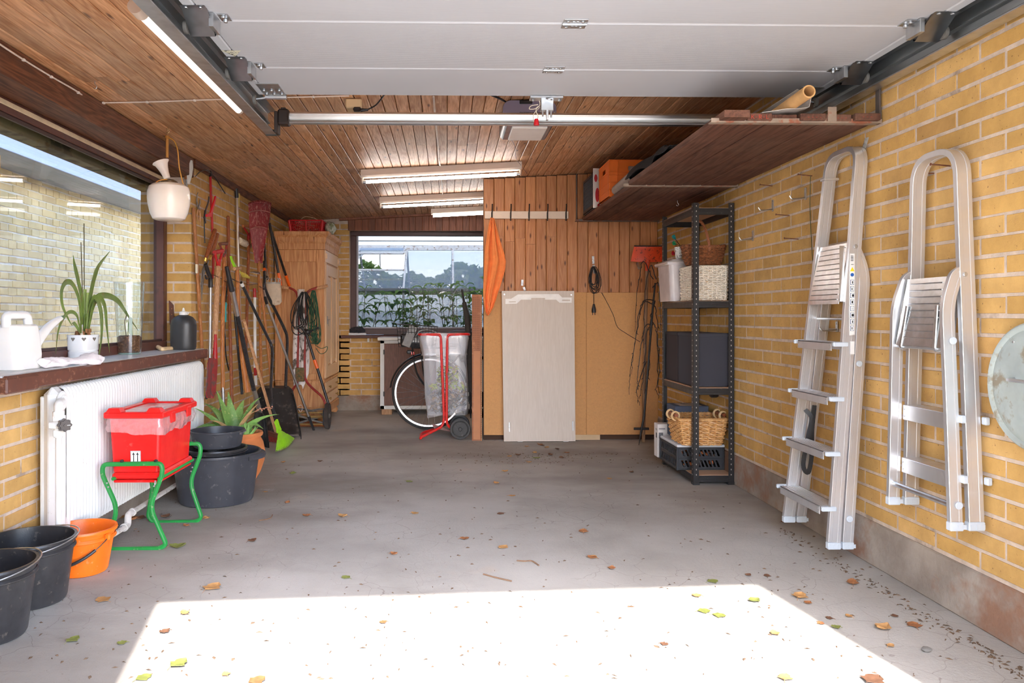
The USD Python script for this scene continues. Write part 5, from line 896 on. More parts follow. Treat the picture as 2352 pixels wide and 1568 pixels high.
t = thing('telescopic_pole', 'long silver aluminium pole with a black end grip near the ceiling', 'pole')
pole(t, 'shaft', X_([(543.7, 452, -1.70), (547.6, 615, -1.67), (551, 760, -1.64)]), 0.0125, ALU); t.part('grip', tube(X_([(542.4, 433, -1.70), (543.8, 454, -1.70)]), 0.016, 12), BLACKP)
t = thing('hand_brush', 'lime green hand brush with short yellow bristles hung among the handles', 'brush')
t.part('handle', strip(spl(X_([(530, 588, -1.62), (534, 600, -1.61), (541, 614, -1.60), (549, 622, -1.59)]), 4), np.linspace(0.02, 0.034, 13), (1, 0, 0.2), 0.014), LIME)
r_ = np.random.default_rng(3); BR = []
for i in range(110):
    s = r_.uniform(0, 1); a = np.array([549 + 8 * s, 622 + 14 * s]); tip = a + np.array([16, 2 - 6 * s + 6]) + r_.normal(0, 1.0, 2); x = -1.60 + r_.uniform(-0.02, 0.02); BR.append(tube([atX(*a, x), atX(*tip, x + 0.01)], 0.0015, 4, caps=False))
t.part('bristles', cat(*BR), pm('yellow_bristle', S(226, 208, 92), 0.6, var=0.15, sc=60), label='yellow bristles', kind='stuff')
t = thing('axe', 'long-handled axe or hoe with a T-shaped pale top and flaring brown foot', 'tool')
pole(t, 'shaft', X_([(545, 618, -1.58), (548, 720, -1.56), (554, 800, -1.54), (562, 862, -1.52), (569, 900, -1.50)]), [0.0155] * 10 + list(np.linspace(0.0155, 0.024, 11)), HW); t.part('cap', tube(X_([(538, 617, -1.58), (552, 616, -1.58)]), 0.013, 10), HW2)
t = thing('snow_shovel', 'snow shovel with black and silver pole and narrow black blade behind the aloe', 'shovel')
P = X_([(520.5, 612, -1.55), (533, 668, -1.53), (545, 724, -1.52), (565, 815, -1.50), (583, 895, -1.485), (597, 948, -1.47)])
pole(t, 'shaft', P[1:], 0.0165, BLK); t.part('grip', tube([P[0], P[1]], [0.014, 0.021], 12), BLACKP); t.part('silver_sleeve', tube([P[1], P[2]], 0.019, 12), ALU, label='silver sleeve'); t.part('silver_sleeve', tube([P[4], P[5]], 0.0195, 12), ALU)
B = np.array([[atX(u + du * k, v + abs(k) * 2, -1.46 + 0.035 * k * k) for k in np.linspace(-1, 1, 9)] for u, v, du in ((594, 946, 8), (597, 955, 13), (600, 985, 14), (603, 1012, 14), (605, 1026, 13))]); t.part('blade', grid(B, 0.006), BLKS)
t = thing('leaf_rake', 'lime green fan rake standing head down on a bent black tube', 'rake')
Pb = atZ(651, 1030, 0.01)
P = X_([(553.5, 648, -1.56), (588, 720, -1.50), (613, 771, -1.46), (622.5, 791, -1.44), (625.4, 812, -1.42), (623.5, 860, -1.38), (622.5, 893, -1.36), (626, 935, -1.33), (637, 964, -1.31)])
pole(t, 'shaft', P, 0.0115, BLK); t.part('label_wrap', tube([P[0] + (P[1] - P[0]) * 0.02, P[0] + (P[1] - P[0]) * 0.12], 0.0135, 10), PAPER, label='white paper wrap')
hc = t.part('head', cat(strip(X_([(634, 966, -1.305), (638, 978, -1.30), (641, 990, -1.295)]), [0.035, 0.03, 0.05], (0.9, -0.4, 0), 0.016)), LIME)
tip_ = lambda k: (634 + 42 * k + 4 * math.sin(k * 3.14), 1036 - 29 * k + 5 * math.sin(k * 3.14))
fp = lambda k, r, d=0.0: atX(641 + (tip_(k)[0] - 641) * r + 2.5 * (k - 0.5) * (1 - r), 986 + (tip_(k)[1] - 986) * r, -1.300 + 0.022 * r + 0.012 * math.sin(k * 3.14) + d)
hc.part('web', grid(np.array([[fp(k, r) for k in np.linspace(0, 1, 21)] for r in (0.02, 0.2, 0.4, 0.58)]), 0.004), LIME)
for r in (0.30, 0.52): hc.part('rib_band', tube([fp(k, r, -0.003) for k in np.linspace(0, 1, 21)], 0.004, 6), LIME)
for i in range(21):
    k = i / 20; hc.part('tooth', strip(np.array([fp(k, r, q_) for r, q_ in ((0.5, 0), (0.7, 0.004), (0.88, 0.006), (0.97, 0.002), (1.0, -0.008), (0.985, -0.018))]), [0.009, 0.0085, 0.008, 0.008, 0.007, 0.004], (0.8, -0.5, 0.2), 0.0028), LIME)
t = thing('grey_fork', 'digging fork with a pale wooden cross grip in a red frame', 'fork')
pole(t, 'shaft', X_([(571.8, 545, -1.64), (568, 690, -1.62), (564, 830, -1.60), (566, 900, -1.58)]), 0.0125, HW3); d_grip(t, 'd_grip', ((571.5, 540), (558, 519), (583, 519)), -1.64, 0.0075, REDT, HW); t.part('socket', tube(X_([(571.7, 536, -1.64), (571.5, 552, -1.64)]), 0.014, 10), REDT)
t = thing('red_rake', 'dusty red plastic leaf rake hung head up on a brown pole', 'rake')
REDR = pm('dusty_red_plastic', S(150, 52, 56), 0.6, var=0.12, sc=20, spots=(S(190, 130, 120), 26, 0.3))
pole(t, 'shaft', X_([(593.5, 600, -1.60), (597, 720, -1.56), (600, 885, -1.50)]), 0.0125, HW)
hd = t.part('head', grid(np.array([[atX(594 + w * k, v, -1.60 + 0.03 * k * k) for k in np.linspace(-1, 1, 9)] for v, w in ((604, 8), (590, 9), (560, 15), (530, 19.5), (524, 20))]), 0.006), REDR)
for i in range(22):
    k = -1 + 2 * i / 21; hd.part('tine', tube(spl(X_([(594 + 20 * k, 526, -1.60 + 0.03 * k * k), (596 + 23 * k, 495, -1.60 + 0.02 * k * k), (596.5 + 25 * k, 466 + 5 * k * k, -1.59), (597 + 25.5 * k, 460 + 6 * k * k, -1.565), (597 + 25 * k, 464 + 6 * k * k, -1.545)]), 3), 0.0042, 6), REDR)
for v, w in ((522, 20.5), (484, 24)): hd.part('cross_band', tube(X_([(595.5 + w * k, v - 5 * (1 - k * k) + 4, -1.592 + 0.025 * k * k) for k in np.linspace(-1, 1, 13)]), 0.0048, 6), pm('dusty_band', S(186, 118, 108), 0.7))
t = thing('marker_pole', 'white pole with red ends among the tool handles', 'pole')
pole(t, 'shaft', X_([(585, 682, -1.60), (586, 845, -1.57)]), 0.0125, pm('white_pole', S(228, 226, 222), 0.5, var=0.06, sc=20)); t.part('red_end', tube(X_([(584.5, 662, -1.60), (585, 683, -1.60)]), 0.0127, 10), REDT); t.part('red_end', tube(X_([(586, 843, -1.57), (587, 862, -1.57)]), 0.0127, 10), REDT); t.part('white_foot', tube(X_([(587, 861, -1.57), (588, 885, -1.565)]), 0.0127, 10), pm('white_pole', None))
t = thing('broom', 'broom with slanting pale brown handle and reddish bristles on the floor', 'broom')
fb_ = atZ(634, 994, 0.07); P = [atX(560, 735, -1.52), fb_]; pole(t, 'handle', P, 0.0125, HW2)
fb2 = atZ(625, 1016, 0.03); BR = []
t.part('block', cat(mv(box((-0.075, -0.022, -0.016), (0.075, 0.022, 0.018), 0.006), frame(fb_ + (-0.03, -0.03, -0.006), (0.75, -0.66, -0.1)))), pm('brush_block', S(120, 70, 56), 0.7, var=0.2, sc=30))
fx_ = np.array([0.75, -0.66, -0.1]); fx_ /= np.linalg.norm(fx_)
for i in range(170):
    s = r_.uniform(-1, 1); q_ = r_.uniform(-0.018, 0.018); a = fb_ + (-0.03, -0.03, -0.02) + fx_ * 0.07 * s + np.array([0.66, 0.75, 0]) * q_; e = a + np.array([0, -0.012, 0]) + fx_ * 0.02 * s; e[2] = 0.004 + r_.uniform(0, 0.004); BR.append(tube([a, e], 0.0016, 4, caps=False))
t.part('bristles', cat(*BR), pm('red_bristle', S(170, 74, 66), 0.7, var=0.3, sc=60), label='reddish bristles', kind='stuff')
t = thing('loppers', 'black loppers with orange grips hung beside the pine wardrobe', 'loppers')
for a, b in (((619, 512), (645, 656)), ((623, 531), (664.5, 656))):
    A, B2 = atX(*a, -1.66), atX(*b, -1.55); M1 = A + (B2 - A) * 0.80; pole(t, 'arm', [A, M1], 0.012, BLK); t.part('grip', tube([M1, B2], 0.0145, 10), ORG, label='orange grip')
t.part('jaw', cat(strip(X_([(622, 535, -1.66), (617, 515, -1.67), (620, 500, -1.67)]), [0.03, 0.034, 0.006], (1, 0, 0), 0.006)), STEEL)
t = thing('fruit_picker', 'fruit picker with toothed metal crown and pale canvas bag on a pole', 'fruit picker')
pole(t, 'shaft', X_([(607, 560, -1.66), (611, 620, -1.63), (614, 640, -1.60)]), 0.011, BLK); t.part('sleeve', tube(X_([(611, 617, -1.632), (614.5, 641, -1.60)]), 0.013, 10), ALU)
cc_ = atX(627.5, 649, -1.55); k = 0.064
t.part('crown', lathe([(k, -0.012), (k + 0.002, 0.0), (k, 0.004), (k - 0.003, 0.0)], 30, cc_), pm('zinc_crown', S(180, 174, 166), 0.5, metal=0.4, var=0.2, sc=40))
for i in range(12): a = i * math.pi / 6; t.part('tooth', tube(spl([cc_ + (math.cos(a) * k, math.sin(a) * k, 0), cc_ + (math.cos(a) * k * 1.02, math.sin(a) * k * 1.02, 0.025), cc_ + (math.cos(a) * k * 0.8, math.sin(a) * k * 0.8, 0.042)], 3), 0.0035, 6), pm('zinc_crown', None))
P = np.array([[cc_ + np.array([math.cos(a) * k * w * (1 + 0.06 * math.sin(3 * a + z * 40)), math.sin(a) * k * w * 0.8, -z]) + (0.012 * z / 0.2, 0, 0) for a in np.linspace(0, 2 * math.pi, 25)] for z, w in ((0.004, 1.0), (0.03, 1.02), (0.08, 1.05), (0.13, 1.06), (0.17, 0.98), (0.195, 0.7), (0.205, 0.02))])
t.part('bag', grid(P), pm('canvas_bag', S(206, 188, 166), 0.95, var=0.12, sc=14, bump=0.001, bsc=200, spots=(S(168, 146, 122), 10, 0.3)), 60, label='pale canvas bag')
t = thing('snow_scoop', 'wide black plastic snow scoop on a bent black tube, below the fruit picker', 'shovel')
P = X_([(607.5, 600, -1.62), (607.8, 640, -1.60), (609, 664, -1.59), (632, 712, -1.54), (653, 755, -1.50), (659.5, 778, -1.47), (658, 830, -1.44), (656, 890, -1.42)])
pole(t, 'shaft', P, 0.0135, BLK); t.part('orange_ring', tube(X_([(607.5, 617, -1.612), (607.6, 623, -1.608)]), 0.0155, 10), ORG, label='orange ring')
sy = yz(6.9, -1.48); C = lambda u, v, d: atY(u, v, sy + d)
R = []
for z_, (ul, ur, v, d) in enumerate([(600, 664, 886, 0.16), (592, 672, 892, 0.10), (588, 680, 925, 0.05), (586, 686, 960, -0.02), (588, 690, 985, -0.10), (592, 690, 999, -0.20)]):
    row = [C(ul + 3, v + 12, d - 0.10), C(ul, v + 4, d - 0.05)] + [C(ul + (ur - ul) * s, v, d + 0.015 * math.sin(s * 12.5) * (0.5 if z_ in (2, 3) else 0)) for s in np.linspace(0.04, 0.96, 17)] + [C(ur, v + 4, d - 0.05), C(ur + 2, v + 14, d - 0.10)]; R.append(row)
t.part('scoop', grid(np.array(R), 0.006), BLKS, 40)
t.part('worn_edge', tube([q_ + (0, -0.002, 0.0) for q_ in R[-1][2:-2]], 0.006, 6), STEEL)
t.part('side_mark', tube(spl([C(683, 934, -0.10), C(692, 930, -0.13), C(694, 940, -0.14), C(690, 946, -0.13), C(686, 940, -0.12)], 5), 0.0016, 5), PAPER)
t = thing('ice_scraper', 'thin silver pole leaning across the black scoop to a black floor tip', 'pole')
P = [atX(602, 657, -1.60), atX(613, 698, -1.54), atZ(709, 957, 0.105), atZ(721, 988, 0.0)]; P[2] = P[1] + (P[3] - P[1]) * 0.88
pole(t, 'shaft', [P[1], P[2]], 0.0115, ALU); t.part('upper_sleeve', tube([P[0], P[1]], 0.0125, 10), BLACKP); t.part('silver_band', tube([P[0] + (P[1] - P[0]) * 0.25, P[0] + (P[1] - P[0]) * 0.62], 0.0132, 10), ALU); t.part('tip', tube([P[2], P[3]], [0.014, 0.011], 10), BLACKP)
t = thing('tool_holder', 'brown bent wire tool rail on the brick wall behind the handles', 'hook rail')
t.part('wire', tube(spl(X_([(486, 630, -1.70), (497, 634, -1.56), (509, 640, -1.66), (519, 646, -1.58), (530, 640, -1.68), (545, 646, -1.54), (558, 650, -1.62), (573, 654, -1.58), (590, 652, -1.66), (600, 660, -1.54), (612, 661, -1.66)]), 6), 0.003, 6), pm('rusty_wire', S(112, 76, 56), 0.7, var=0.3, sc=60))
t = thing('teal_trowel', 'small teal-handled hand saw hanging low among the poles', 'saw')
t.part('grip', strip(spl(X_([(519, 696, -1.62), (516.5, 712, -1.62), (517.5, 728, -1.62), (516.5, 738, -1.62)]), 4), 0.026, (1, 0, 0), 0.014), pm('teal_grip', S(48, 168, 176), 0.4)); t.part('blade', strip(spl(X_([(517, 736, -1.62), (516, 752, -1.625), (519, 775, -1.63)]), 4), np.linspace(0.02, 0.01, 9), (1, 0, 0), 0.002), STEEL)
t = thing('rubber_hose', 'thin black hose hanging in a long loop behind the wooden shafts', 'hose', m=tube(spl(X_([(523, 640, -1.68), (519, 690, -1.69), (516.5, 760, -1.69), (519, 815, -1.69), (526, 850, -1.69), (528, 830, -1.69)]), 6), 0.005, 7), mat=RUBBER)
t = thing('plank_end', 'thin black tube leaning between the wooden poles', 'pole', m=tube(X_([(534, 655, -1.66), (545, 780, -1.62), (556, 905, -1.55)]), 0.0105, 8), mat=BLK)
t = thing('hoe', 'hoe with a light brown wooden shaft leaning left of the fruit picker', 'hoe')
pole(t, 'shaft', X_([(598, 640, -1.58), (611, 760, -1.54), (625, 890, -1.48)]), 0.012, HW); t.part('socket', tube(X_([(598, 640, -1.58), (596, 628, -1.59)]), 0.009, 8), STEEL); t.part('blade', strip(X_([(596, 629, -1.59), (590, 624, -1.575), (584, 627, -1.55)]), [0.02, 0.05, 0.07], (0.2, 0, 1), 0.003), STEEL)
t = thing('sheepskin_mop', 'fluffy off-white paint roller hanging behind the silver pole', 'paint roller')
t.part('fleece', jit(tube(X_([(550, 552, -1.67), (560, 558, -1.66), (573, 564, -1.66)]), [0.024, 0.029, 0.023], 18), 0.007, 60), pm('fleece', S(216, 202, 178), 0.98, var=0.15, sc=60, bump=0.006, bsc=130), 80); t.part('bracket', tube(spl(X_([(573, 564, -1.66), (579, 552, -1.67), (573, 512, -1.68), (568, 508, -1.69)]), 5), 0.003, 6), STEEL)
t = thing('thermometer', 'small yellow thermometer strip on the wall beside the black pole grip', 'thermometer', m=mv(box((-0.004, -0.012, -0.06), (0.004, 0.012, 0.06), 0.002), rot(-6, (1, 0, 0)), atX(549, 458, -1.708)), mat=pm('pale_yellow', S(226, 200, 110), 0.5, var=0.1))
# more pieces hung in the clutter: hay rake shaft behind the red rake
t = thing('roof_rake', 'pale thin wooden shaft behind the red rake head', 'pole', m=tube(X_([(617, 512, -1.69), (616, 600, -1.69), (617, 640, -1.68)]), 0.010, 8), mat=HW)
t = thing('string_net', 'grey tangled netting hanging beside the wardrobe edge', 'net')
g_ = []
for i in range(16):
    u0 = 622 + (i % 8) * 2.6; g_.append(tube(spl(X_([(u0, 545 + (i % 3) * 8, -1.69), (u0 + 3 + (i % 2) * 3, 580, -1.685), (u0 + 1, 615, -1.685), (u0 + 6, 645 - (i % 4) * 6, -1.68)]), 4), 0.0016, 4))
t.part('mesh', cat(*g_), pm('grey_net', S(120, 112, 104), 0.8, var=0.3, sc=60), kind='stuff')
# ---------------------------------------------------------------- wardrobe
WW = wood('wardrobe_pine', S(190, 128, 78), S(226, 174, 120), ax=2, sc=0.8, rough=0.5, rnd=0.05, knots=(S(120, 66, 34), 3.0))
WF = wood('wardrobe_pine_lit_front', S(206, 164, 124), S(230, 200, 164), ax=2, sc=0.8, rough=0.28, rnd=0.05)  # paler copy of the side pine, window light mixed into its colour
wy0, wy1, wx0, wx1 = 7.665, 8.60, -1.70, -1.215
t = thing('wardrobe', 'old stripped pine wardrobe with a cornice, panelled door and two drawers', 'wardrobe')
t.part('carcass', cat(box((wx0, wy0, 0.10), (wx1, wy1, 1.80), 0.004), box((wx0 - 0.0, wy0 - 0.012, 0.07), (wx1 + 0.02, wy1, 0.155), 0.01), box((wx0, wy0 - 0.006, 0.40), (wx1 + 0.010, wy1, 0.425), 0.004)), WW)
sd = t.part('side_panel', cat(box((wx0 + 0.0, wy0 - 0.014, 0.425), (wx0 + 0.07, wy0, 1.72), 0.004), box((wx1 - 0.075, wy0 - 0.014, 0.425), (wx1, wy0, 1.72), 0.004), box((wx0 + 0.071, wy0 - 0.014, 1.60), (wx1 - 0.076, wy0, 1.72), 0.004), box((wx0 + 0.071, wy0 - 0.014, 0.427), (wx1 - 0.076, wy0, 0.49), 0.004)), WW)
cr = [(0.0, 1.72), (0.012, 1.725), (0.012, 1.78), (0.022, 1.80), (0.028, 1.84), (0.05, 1.865), (0.055, 1.885), (0.055, 1.898), (0.0, 1.898)]
def mitre(pr):
    V = []
    for d, z in pr: V += [(wx0, wy0 - d, z), (wx1 + d, wy0 - d, z), (wx1 + d, wy1, z)]
    n = len(pr); F = [(3 * i + k, 3 * i + k + 1, 3 * i + k + 4, 3 * i + k + 3) for i in range(n - 1) for k in (0, 1)]; m = mk(V, F); return m
t.part('cornice', cat(mitre(cr), box((wx0, wy0 - 0.05, 1.885), (wx1 + 0.05, wy1, 1.898))), WW, False)
fx = wx1
t.part('frieze', cat(box((fx - 0.002, wy0 + 0.02, 1.60), (fx + 0.012, wy1 - 0.02, 1.72), 0.004), *[lathe([(0.001, -0.03), (0.012, -0.028), (0.018, 0.0), (0.012, 0.028), (0.001, 0.03)], 16, (fx + 0.012, y, 1.66)) for y in (wy0 + 0.05, wy1 - 0.05)]), WF)
d = t.part('door', cat(box((fx, wy0 + 0.06, 0.44), (fx + 0.018, wy0 + 0.16, 1.58), 0.004), box((fx, wy1 - 0.16, 0.44), (fx + 0.018, wy1 - 0.06, 1.58), 0.004), box((fx, wy0 + 0.16, 1.47), (fx + 0.018, wy1 - 0.16, 1.58), 0.004), box((fx, wy0 + 0.16, 0.44), (fx + 0.018, wy1 - 0.16, 0.56), 0.004), box((fx, (wy0 + wy1) / 2 - 0.05, 0.56), (fx + 0.016, (wy0 + wy1) / 2 + 0.05, 1.47), 0.004)), WF)
for y in (wy0 + 0.17, (wy0 + wy1) / 2 + 0.06): d.part('door_panel', cat(box((fx - 0.003, y, 0.57), (fx + 0.004, y + 0.245, 1.46), 0.002), box((fx, y + 0.03, 0.60), (fx + 0.011, y + 0.215, 1.43), 0.006)), WF)
d.part('keyhole_plate', cat(cbox((fx + 0.02, wy0 + 0.10, 1.02), (0.004, 0.03, 0.08), 0.001), tube([(fx + 0.02, wy0 + 0.10, 1.025), (fx + 0.045, wy0 + 0.10, 1.025)], 0.003, 6), tube([(fx + 0.03, wy0 + 0.10, 1.02), (fx + 0.03, wy0 + 0.10, 0.99), (fx + 0.034, wy0 + 0.09, 0.96)], 0.002, 6)), STEEL)
t.part('pilaster', cat(box((fx, wy0 + 0.0, 0.44), (fx + 0.022, wy0 + 0.05, 1.60), 0.008), box((fx, wy1 - 0.05, 0.44), (fx + 0.022, wy1, 1.60), 0.008)), WF)
for z0, z1 in ((0.165, 0.275), (0.288, 0.395)):
    dr = t.part('drawer', box((fx, wy0 + 0.05, z0), (fx + 0.014, wy1 - 0.05, z1), 0.005), WF)
    for y in (wy0 + 0.22, wy1 - 0.22): dr.part('knob', lathe([(0.006, 0), (0.006, 0.01), (0.013, 0.018), (0.012, 0.026), (0.001, 0.029)], 14, (fx + 0.014, y, (z0 + z1) / 2), (1, 0, 0)), pm('aged_brass', S(150, 118, 70), 0.35, metal=0.8))
for x in (wx0 + 0.05, wx1 - 0.03):
    for y in (wy0 + 0.05, wy1 - 0.05): t.part('bun_foot', lathe([(0.001, 0), (0.028, 0), (0.042, 0.02), (0.042, 0.038), (0.03, 0.055), (0.03, 0.072), (0.001, 0.072)], 20, (x, y, 0)), WW)
# on the wardrobe
t = thing('plastic_basket', 'red perforated plastic basket of cables on top of the wardrobe', 'basket')
b0, b1 = atY(668, 527, wy0 + 0.02), atY(741, 500, wy0 + 0.02)
x0, x1, z0, z1, ya, yb_ = b0[0], b1[0] - 0.015, 1.899, 2.012, wy0 + 0.02, wy0 + 0.27
REDB = pm('red_basket_plastic', S(190, 30, 34), 0.4, var=0.08, sc=16)
def lattice_wall(p00, p10, p01, p11, nx, nz, th=0.003, fr=0.12):
    """A pierced basket wall between four corners."""
    p00, p10, p01, p11 = (np.array(q, float) for q in (p00, p10, p01, p11)); f = lambda s, z: (p00 * (1 - s) + p10 * s) * (1 - z) + (p01 * (1 - s) + p11 * s) * z; m = []
    for i in range(nx + 1): s = i / nx; m.append(tube([f(s, 0), f(s, 1)], th, 4))
    for j in range(nz + 1): m.append(tube([f(0, j / nz), f(1, j / nz)], th, 4))
    return cat(*m)
fl = 0.016
c_ = [(x0, ya, z0), (x1, ya, z0), (x1, yb_, z0), (x0, yb_, z0)]; d_ = [(x0 - fl, ya - fl, z1), (x1 + fl, ya - fl, z1), (x1 + fl, yb_ + fl, z1), (x0 - fl, yb_ + fl, z1)]
t.part('lattice', cat(*[lattice_wall(c_[i], c_[(i + 1) % 4], d_[i], d_[(i + 1) % 4], 18, 6, 0.0028) for i in range(4)]), REDB, False)
t.part('solid_frame', cat(tube(fil(d_, 0.02, 4, True), 0.0075, 8, True), tube(fil(c_, 0.015, 4, True), 0.006, 8, True), *[tube([c_[i], d_[i]], 0.012, 8) for i in range(4)], *[tube([np.array(c_[i]) * (1 - s) + np.array(c_[(i + 1) % 4]) * s, np.array(d_[i]) * (1 - s) + np.array(d_[(i + 1) % 4]) * s], 0.008, 6) for i in (0, 2) for s in (0.5,)], box((x0, ya, z0), (x1, yb_, z0 + 0.003))), REDB)
r2 = np.random.default_rng(8); CB = []
for i in range(9):
    c = np.array([(x0 + x1) / 2 + r2.uniform(-.05, .05), (ya + yb_) / 2 + r2.uniform(-.04, .04), z0 + 0.02 + i * 0.012]); a = np.linspace(0, 2 * math.pi, 26); w_ = r2.uniform(0.05, 0.10); tilt = r2.uniform(0.2, 0.9)
    CB.append(tube(np.c_[c[0] + np.cos(a) * w_ * 1.1, c[1] + np.sin(a) * w_ * 0.8, c[2] + tilt * 0.04 * np.sin(a + i)], 0.0028, 5))
CB.append(tube(spl([(x0 + 0.05, ya + 0.1, z1 - 0.01), (x0 + 0.12, ya + 0.1, z1 + 0.05), (x0 + 0.22, ya + 0.1, z1 + 0.035), (x0 + 0.28, ya + 0.1, z1 - 0.005)], 6), 0.003, 6))
tc = thing('cable_coil', 'beige cables coiled in the red basket on the wardrobe', 'cable'); tc.part('loops', cat(*CB), pm('beige_cable', S(206, 178, 148), 0.6, var=0.12, sc=20), kind='stuff')
t = thing('plastic_bag', 'crumpled greenish clear bag beside the red basket on the wardrobe', 'bag', m=jit(mv(trimesh.creation.icosphere(3, 1.0), np.diag([0.055, 0.07, 0.062, 1.0]), (x1 + 0.075, ya + 0.11, z0 + 0.055)), 0.02, 22, 4), mat=pm('bag_film', S(176, 178, 160), 0.25, var=0.3, sc=24, spots=(S(110, 120, 90), 18, 0.4)), sm=50)
# mower and what hangs on it
my = yz(7.28, -1.25); MW = lambda u, v, d=0.0: atY(u, v, my + d)
REDM = pm('mower_red', S(150, 44, 38), 0.5, var=0.2, sc=20, spots=(S(110, 70, 60), 30, 0.25))
t = thing('push_mower', 'old push reel mower with red tube handle and pale wooden grips', 'lawn mower')
hm = (MW(685, 668, 0.08), MW(700, 668, 0.08))
t.part('handle_tube', cat(tube(fil([MW(662, 660, 0.12), MW(680, 667, 0.1), MW(686, 690, 0.09), MW(683, 882, 0.05), MW(672, 893, 0.0), MW(668, 910, -0.02)], 0.06, 5), 0.011, 10), tube(fil([MW(729, 660, 0.12), MW(706, 668, 0.1), MW(700, 690, 0.09), MW(700, 872, 0.04), MW(716, 890, 0.0), MW(742, 912, -0.04), MW(749, 932, -0.05)], 0.06, 5), 0.011, 10)), REDM, 60)
for a, b in (((643, 659), (664, 661)), ((727, 662), (753, 656))): t.part('grip', tube([MW(*a, 0.12), MW(*((np.array(a) + b) / 2), 0.12), MW(*b, 0.12)], [0.0125, 0.016, 0.014], 12), HW2)
wc = np.array([atY(754, 955, my)[0], my - 0.04, 0.122])
for x in (wc[0], wc[0] - 0.36):
    w = t.part('wheel', lathe([(0.02, -0.014), (0.09, -0.014), (0.104, -0.020), (0.119, -0.018), (0.121, 0), (0.119, 0.018), (0.104, 0.020), (0.09, 0.014), (0.02, 0.014)], 36, (x, wc[1], wc[2]), (1, 0, 0)), pm('mower_tyre', S(58, 50, 46), 0.8, var=0.3, sc=30)); w.part('hub', disc((x - 0.022, wc[1], wc[2]), 0.022, 0.044, (1, 0, 0), 14, 0.004), STEEL)
ax0, ax1 = wc[0] - 0.33, wc[0] - 0.03
t.part('reel_shaft', rod((ax0, wc[1] - 0.01, 0.115), (ax1, wc[1] - 0.01, 0.115), 0.012), pm('reel_brass', S(150, 116, 66), 0.5, metal=0.5, var=0.3, sc=30))
for k in range(5): g = np.linspace(0, 1, 14); t.part('reel_blade', strip(np.c_[ax0 + (ax1 - ax0) * g, wc[1] - 0.01 + 0.072 * np.cos(g * 1.4 + k * 1.2566), 0.115 + 0.072 * np.sin(g * 1.4 + k * 1.2566)], 0.018, (0, 1, 0.3), 0.003), STEEL)
t.part('cross_bar', cat(rod((ax0, wc[1] - 0.10, 0.165), (ax1, wc[1] - 0.10, 0.165), 0.008), rod((ax0, wc[1] - 0.09, 0.055), (ax1, wc[1] - 0.09, 0.055), 0.008)), pm('reel_brass', None))
for x in (ax0, ax1): t.part('side_plate', ext(Point(0, 0).buffer(0.085, quad_segs=8).union(sbox(-0.10, -0.07, 0, 0.07)), 0.008, np.array([[0, 0, 1.0, x], [1.0, 0, 0, wc[1]], [0, 1.0, 0, 0.115], [0, 0, 0, 1]])), BLK)
t.part('roller', rod((ax0, wc[1] + 0.12, 0.03), (ax1, wc[1] + 0.12, 0.03), 0.026, 16), HW3)
t.part('block', mv(box((-0.04, -0.02, -0.065), (0.04, 0.02, 0.065), 0.004), None, MW(689.5, 860, 0.03)), pm('mossy_block', S(120, 92, 60), 0.95, var=0.5, sc=60, spots=(S(90, 90, 60), 40, 0.4)), label='mossy wooden block clamped between the tubes')
t = thing('white_rag', 'long dirty white rag hanging over the mower handle', 'rag')
P = np.array([[MW(u0 + (u1 - u0) * s + 1.5 * math.sin(s * 9 + v * .03), v + 6 * s * (v > 860) + 5 * math.sin(s * 7) * (v > 870), 0.075 + 0.035 * math.sin(s * 11 + v * 0.012) * 0.7) for s in np.linspace(0, 1, 26)] for v, u0, u1 in ((664, 682, 700), (690, 680, 702), (720, 677, 704), (760, 675, 706), (800, 674, 709), (830, 673, 710), (858, 672, 709), (884, 673, 697))])
t.part('cloth', grid(P, 0.003), pm('dirty_white', S(226, 218, 214), 0.95, var=0.08, sc=12, spots=(S(104, 92, 82), 9, 0.32), bump=0.001, bsc=150), 60)
def coil(name, label, c, w, h, n, r, mat, seed, d=-0.02, droop=1.0, cat_='cable'):
    t = thing(name, label, cat_); r3 = np.random.default_rng(seed); L = []
    for i in range(n):
        a = np.linspace(0.05, 0.95, 30) * 2 * math.pi; u0, v0 = c; ww, hh = w * r3.uniform(0.55, 1.0), h * r3.uniform(0.7, 1.0); sh = r3.uniform(-0.5, 0.5) * w; dd = d - r3.uniform(0, 0.05)
        uu = u0 + sh * (1 - np.cos(a)) / 2 + ww / 2 * np.sin(a) * (0.4 + 0.6 * (1 - np.cos(a)) / 2) + 1.6 * np.sin(a * 3 + i); vv = v0 + hh * (1 - np.cos(a)) / 2
        L.append(tube([MW(x, y, dd + 0.01 * math.sin(q)) for x, y, q in zip(uu, vv, a)], r, 6))
    t.part('loops', cat(*L), mat, 60, kind='stuff'); return t
coil('extension_cord', 'tangled black extension cord hanging from the mower handle', (698, 668), 52, 105, 10, 0.005, RUBBER, 5)
coil('green_rope', 'dark green rope coiled over the right side of the mower handle', (720, 664), 26, 130, 8, 0.0032, pm('green_rope', S(32, 82, 56), 0.7, var=0.2, sc=60), 9, -0.05, cat_='rope')
t = thing('rope_knot', 'hank of green rope bound in a knot below the coil', 'rope'); a = np.linspace(0, 16 * math.pi, 200); kc = MW(723, 778, -0.05); t.part('winding', tube(np.c_[kc[0] + 0.028 * np.cos(a) * (1 + 0.2 * np.sin(a * .31)), kc[1] + 0.02 * np.sin(a), kc[2] + 0.05 * np.linspace(-1, 1, 200)], 0.0035, 5), pm('green_rope', None), 60); t.part('tail', tube(spl([MW(724, 792, -.05), MW(738, 800, -.05), MW(752, 796, -.05), MW(748, 808, -.05), MW(736, 812, -.05), MW(726, 800, -.05)], 6), 0.003, 5), pm('green_rope', None))
t = thing('weed_puller', 'long black weed puller with an orange band leaning over the mower', 'weed puller')
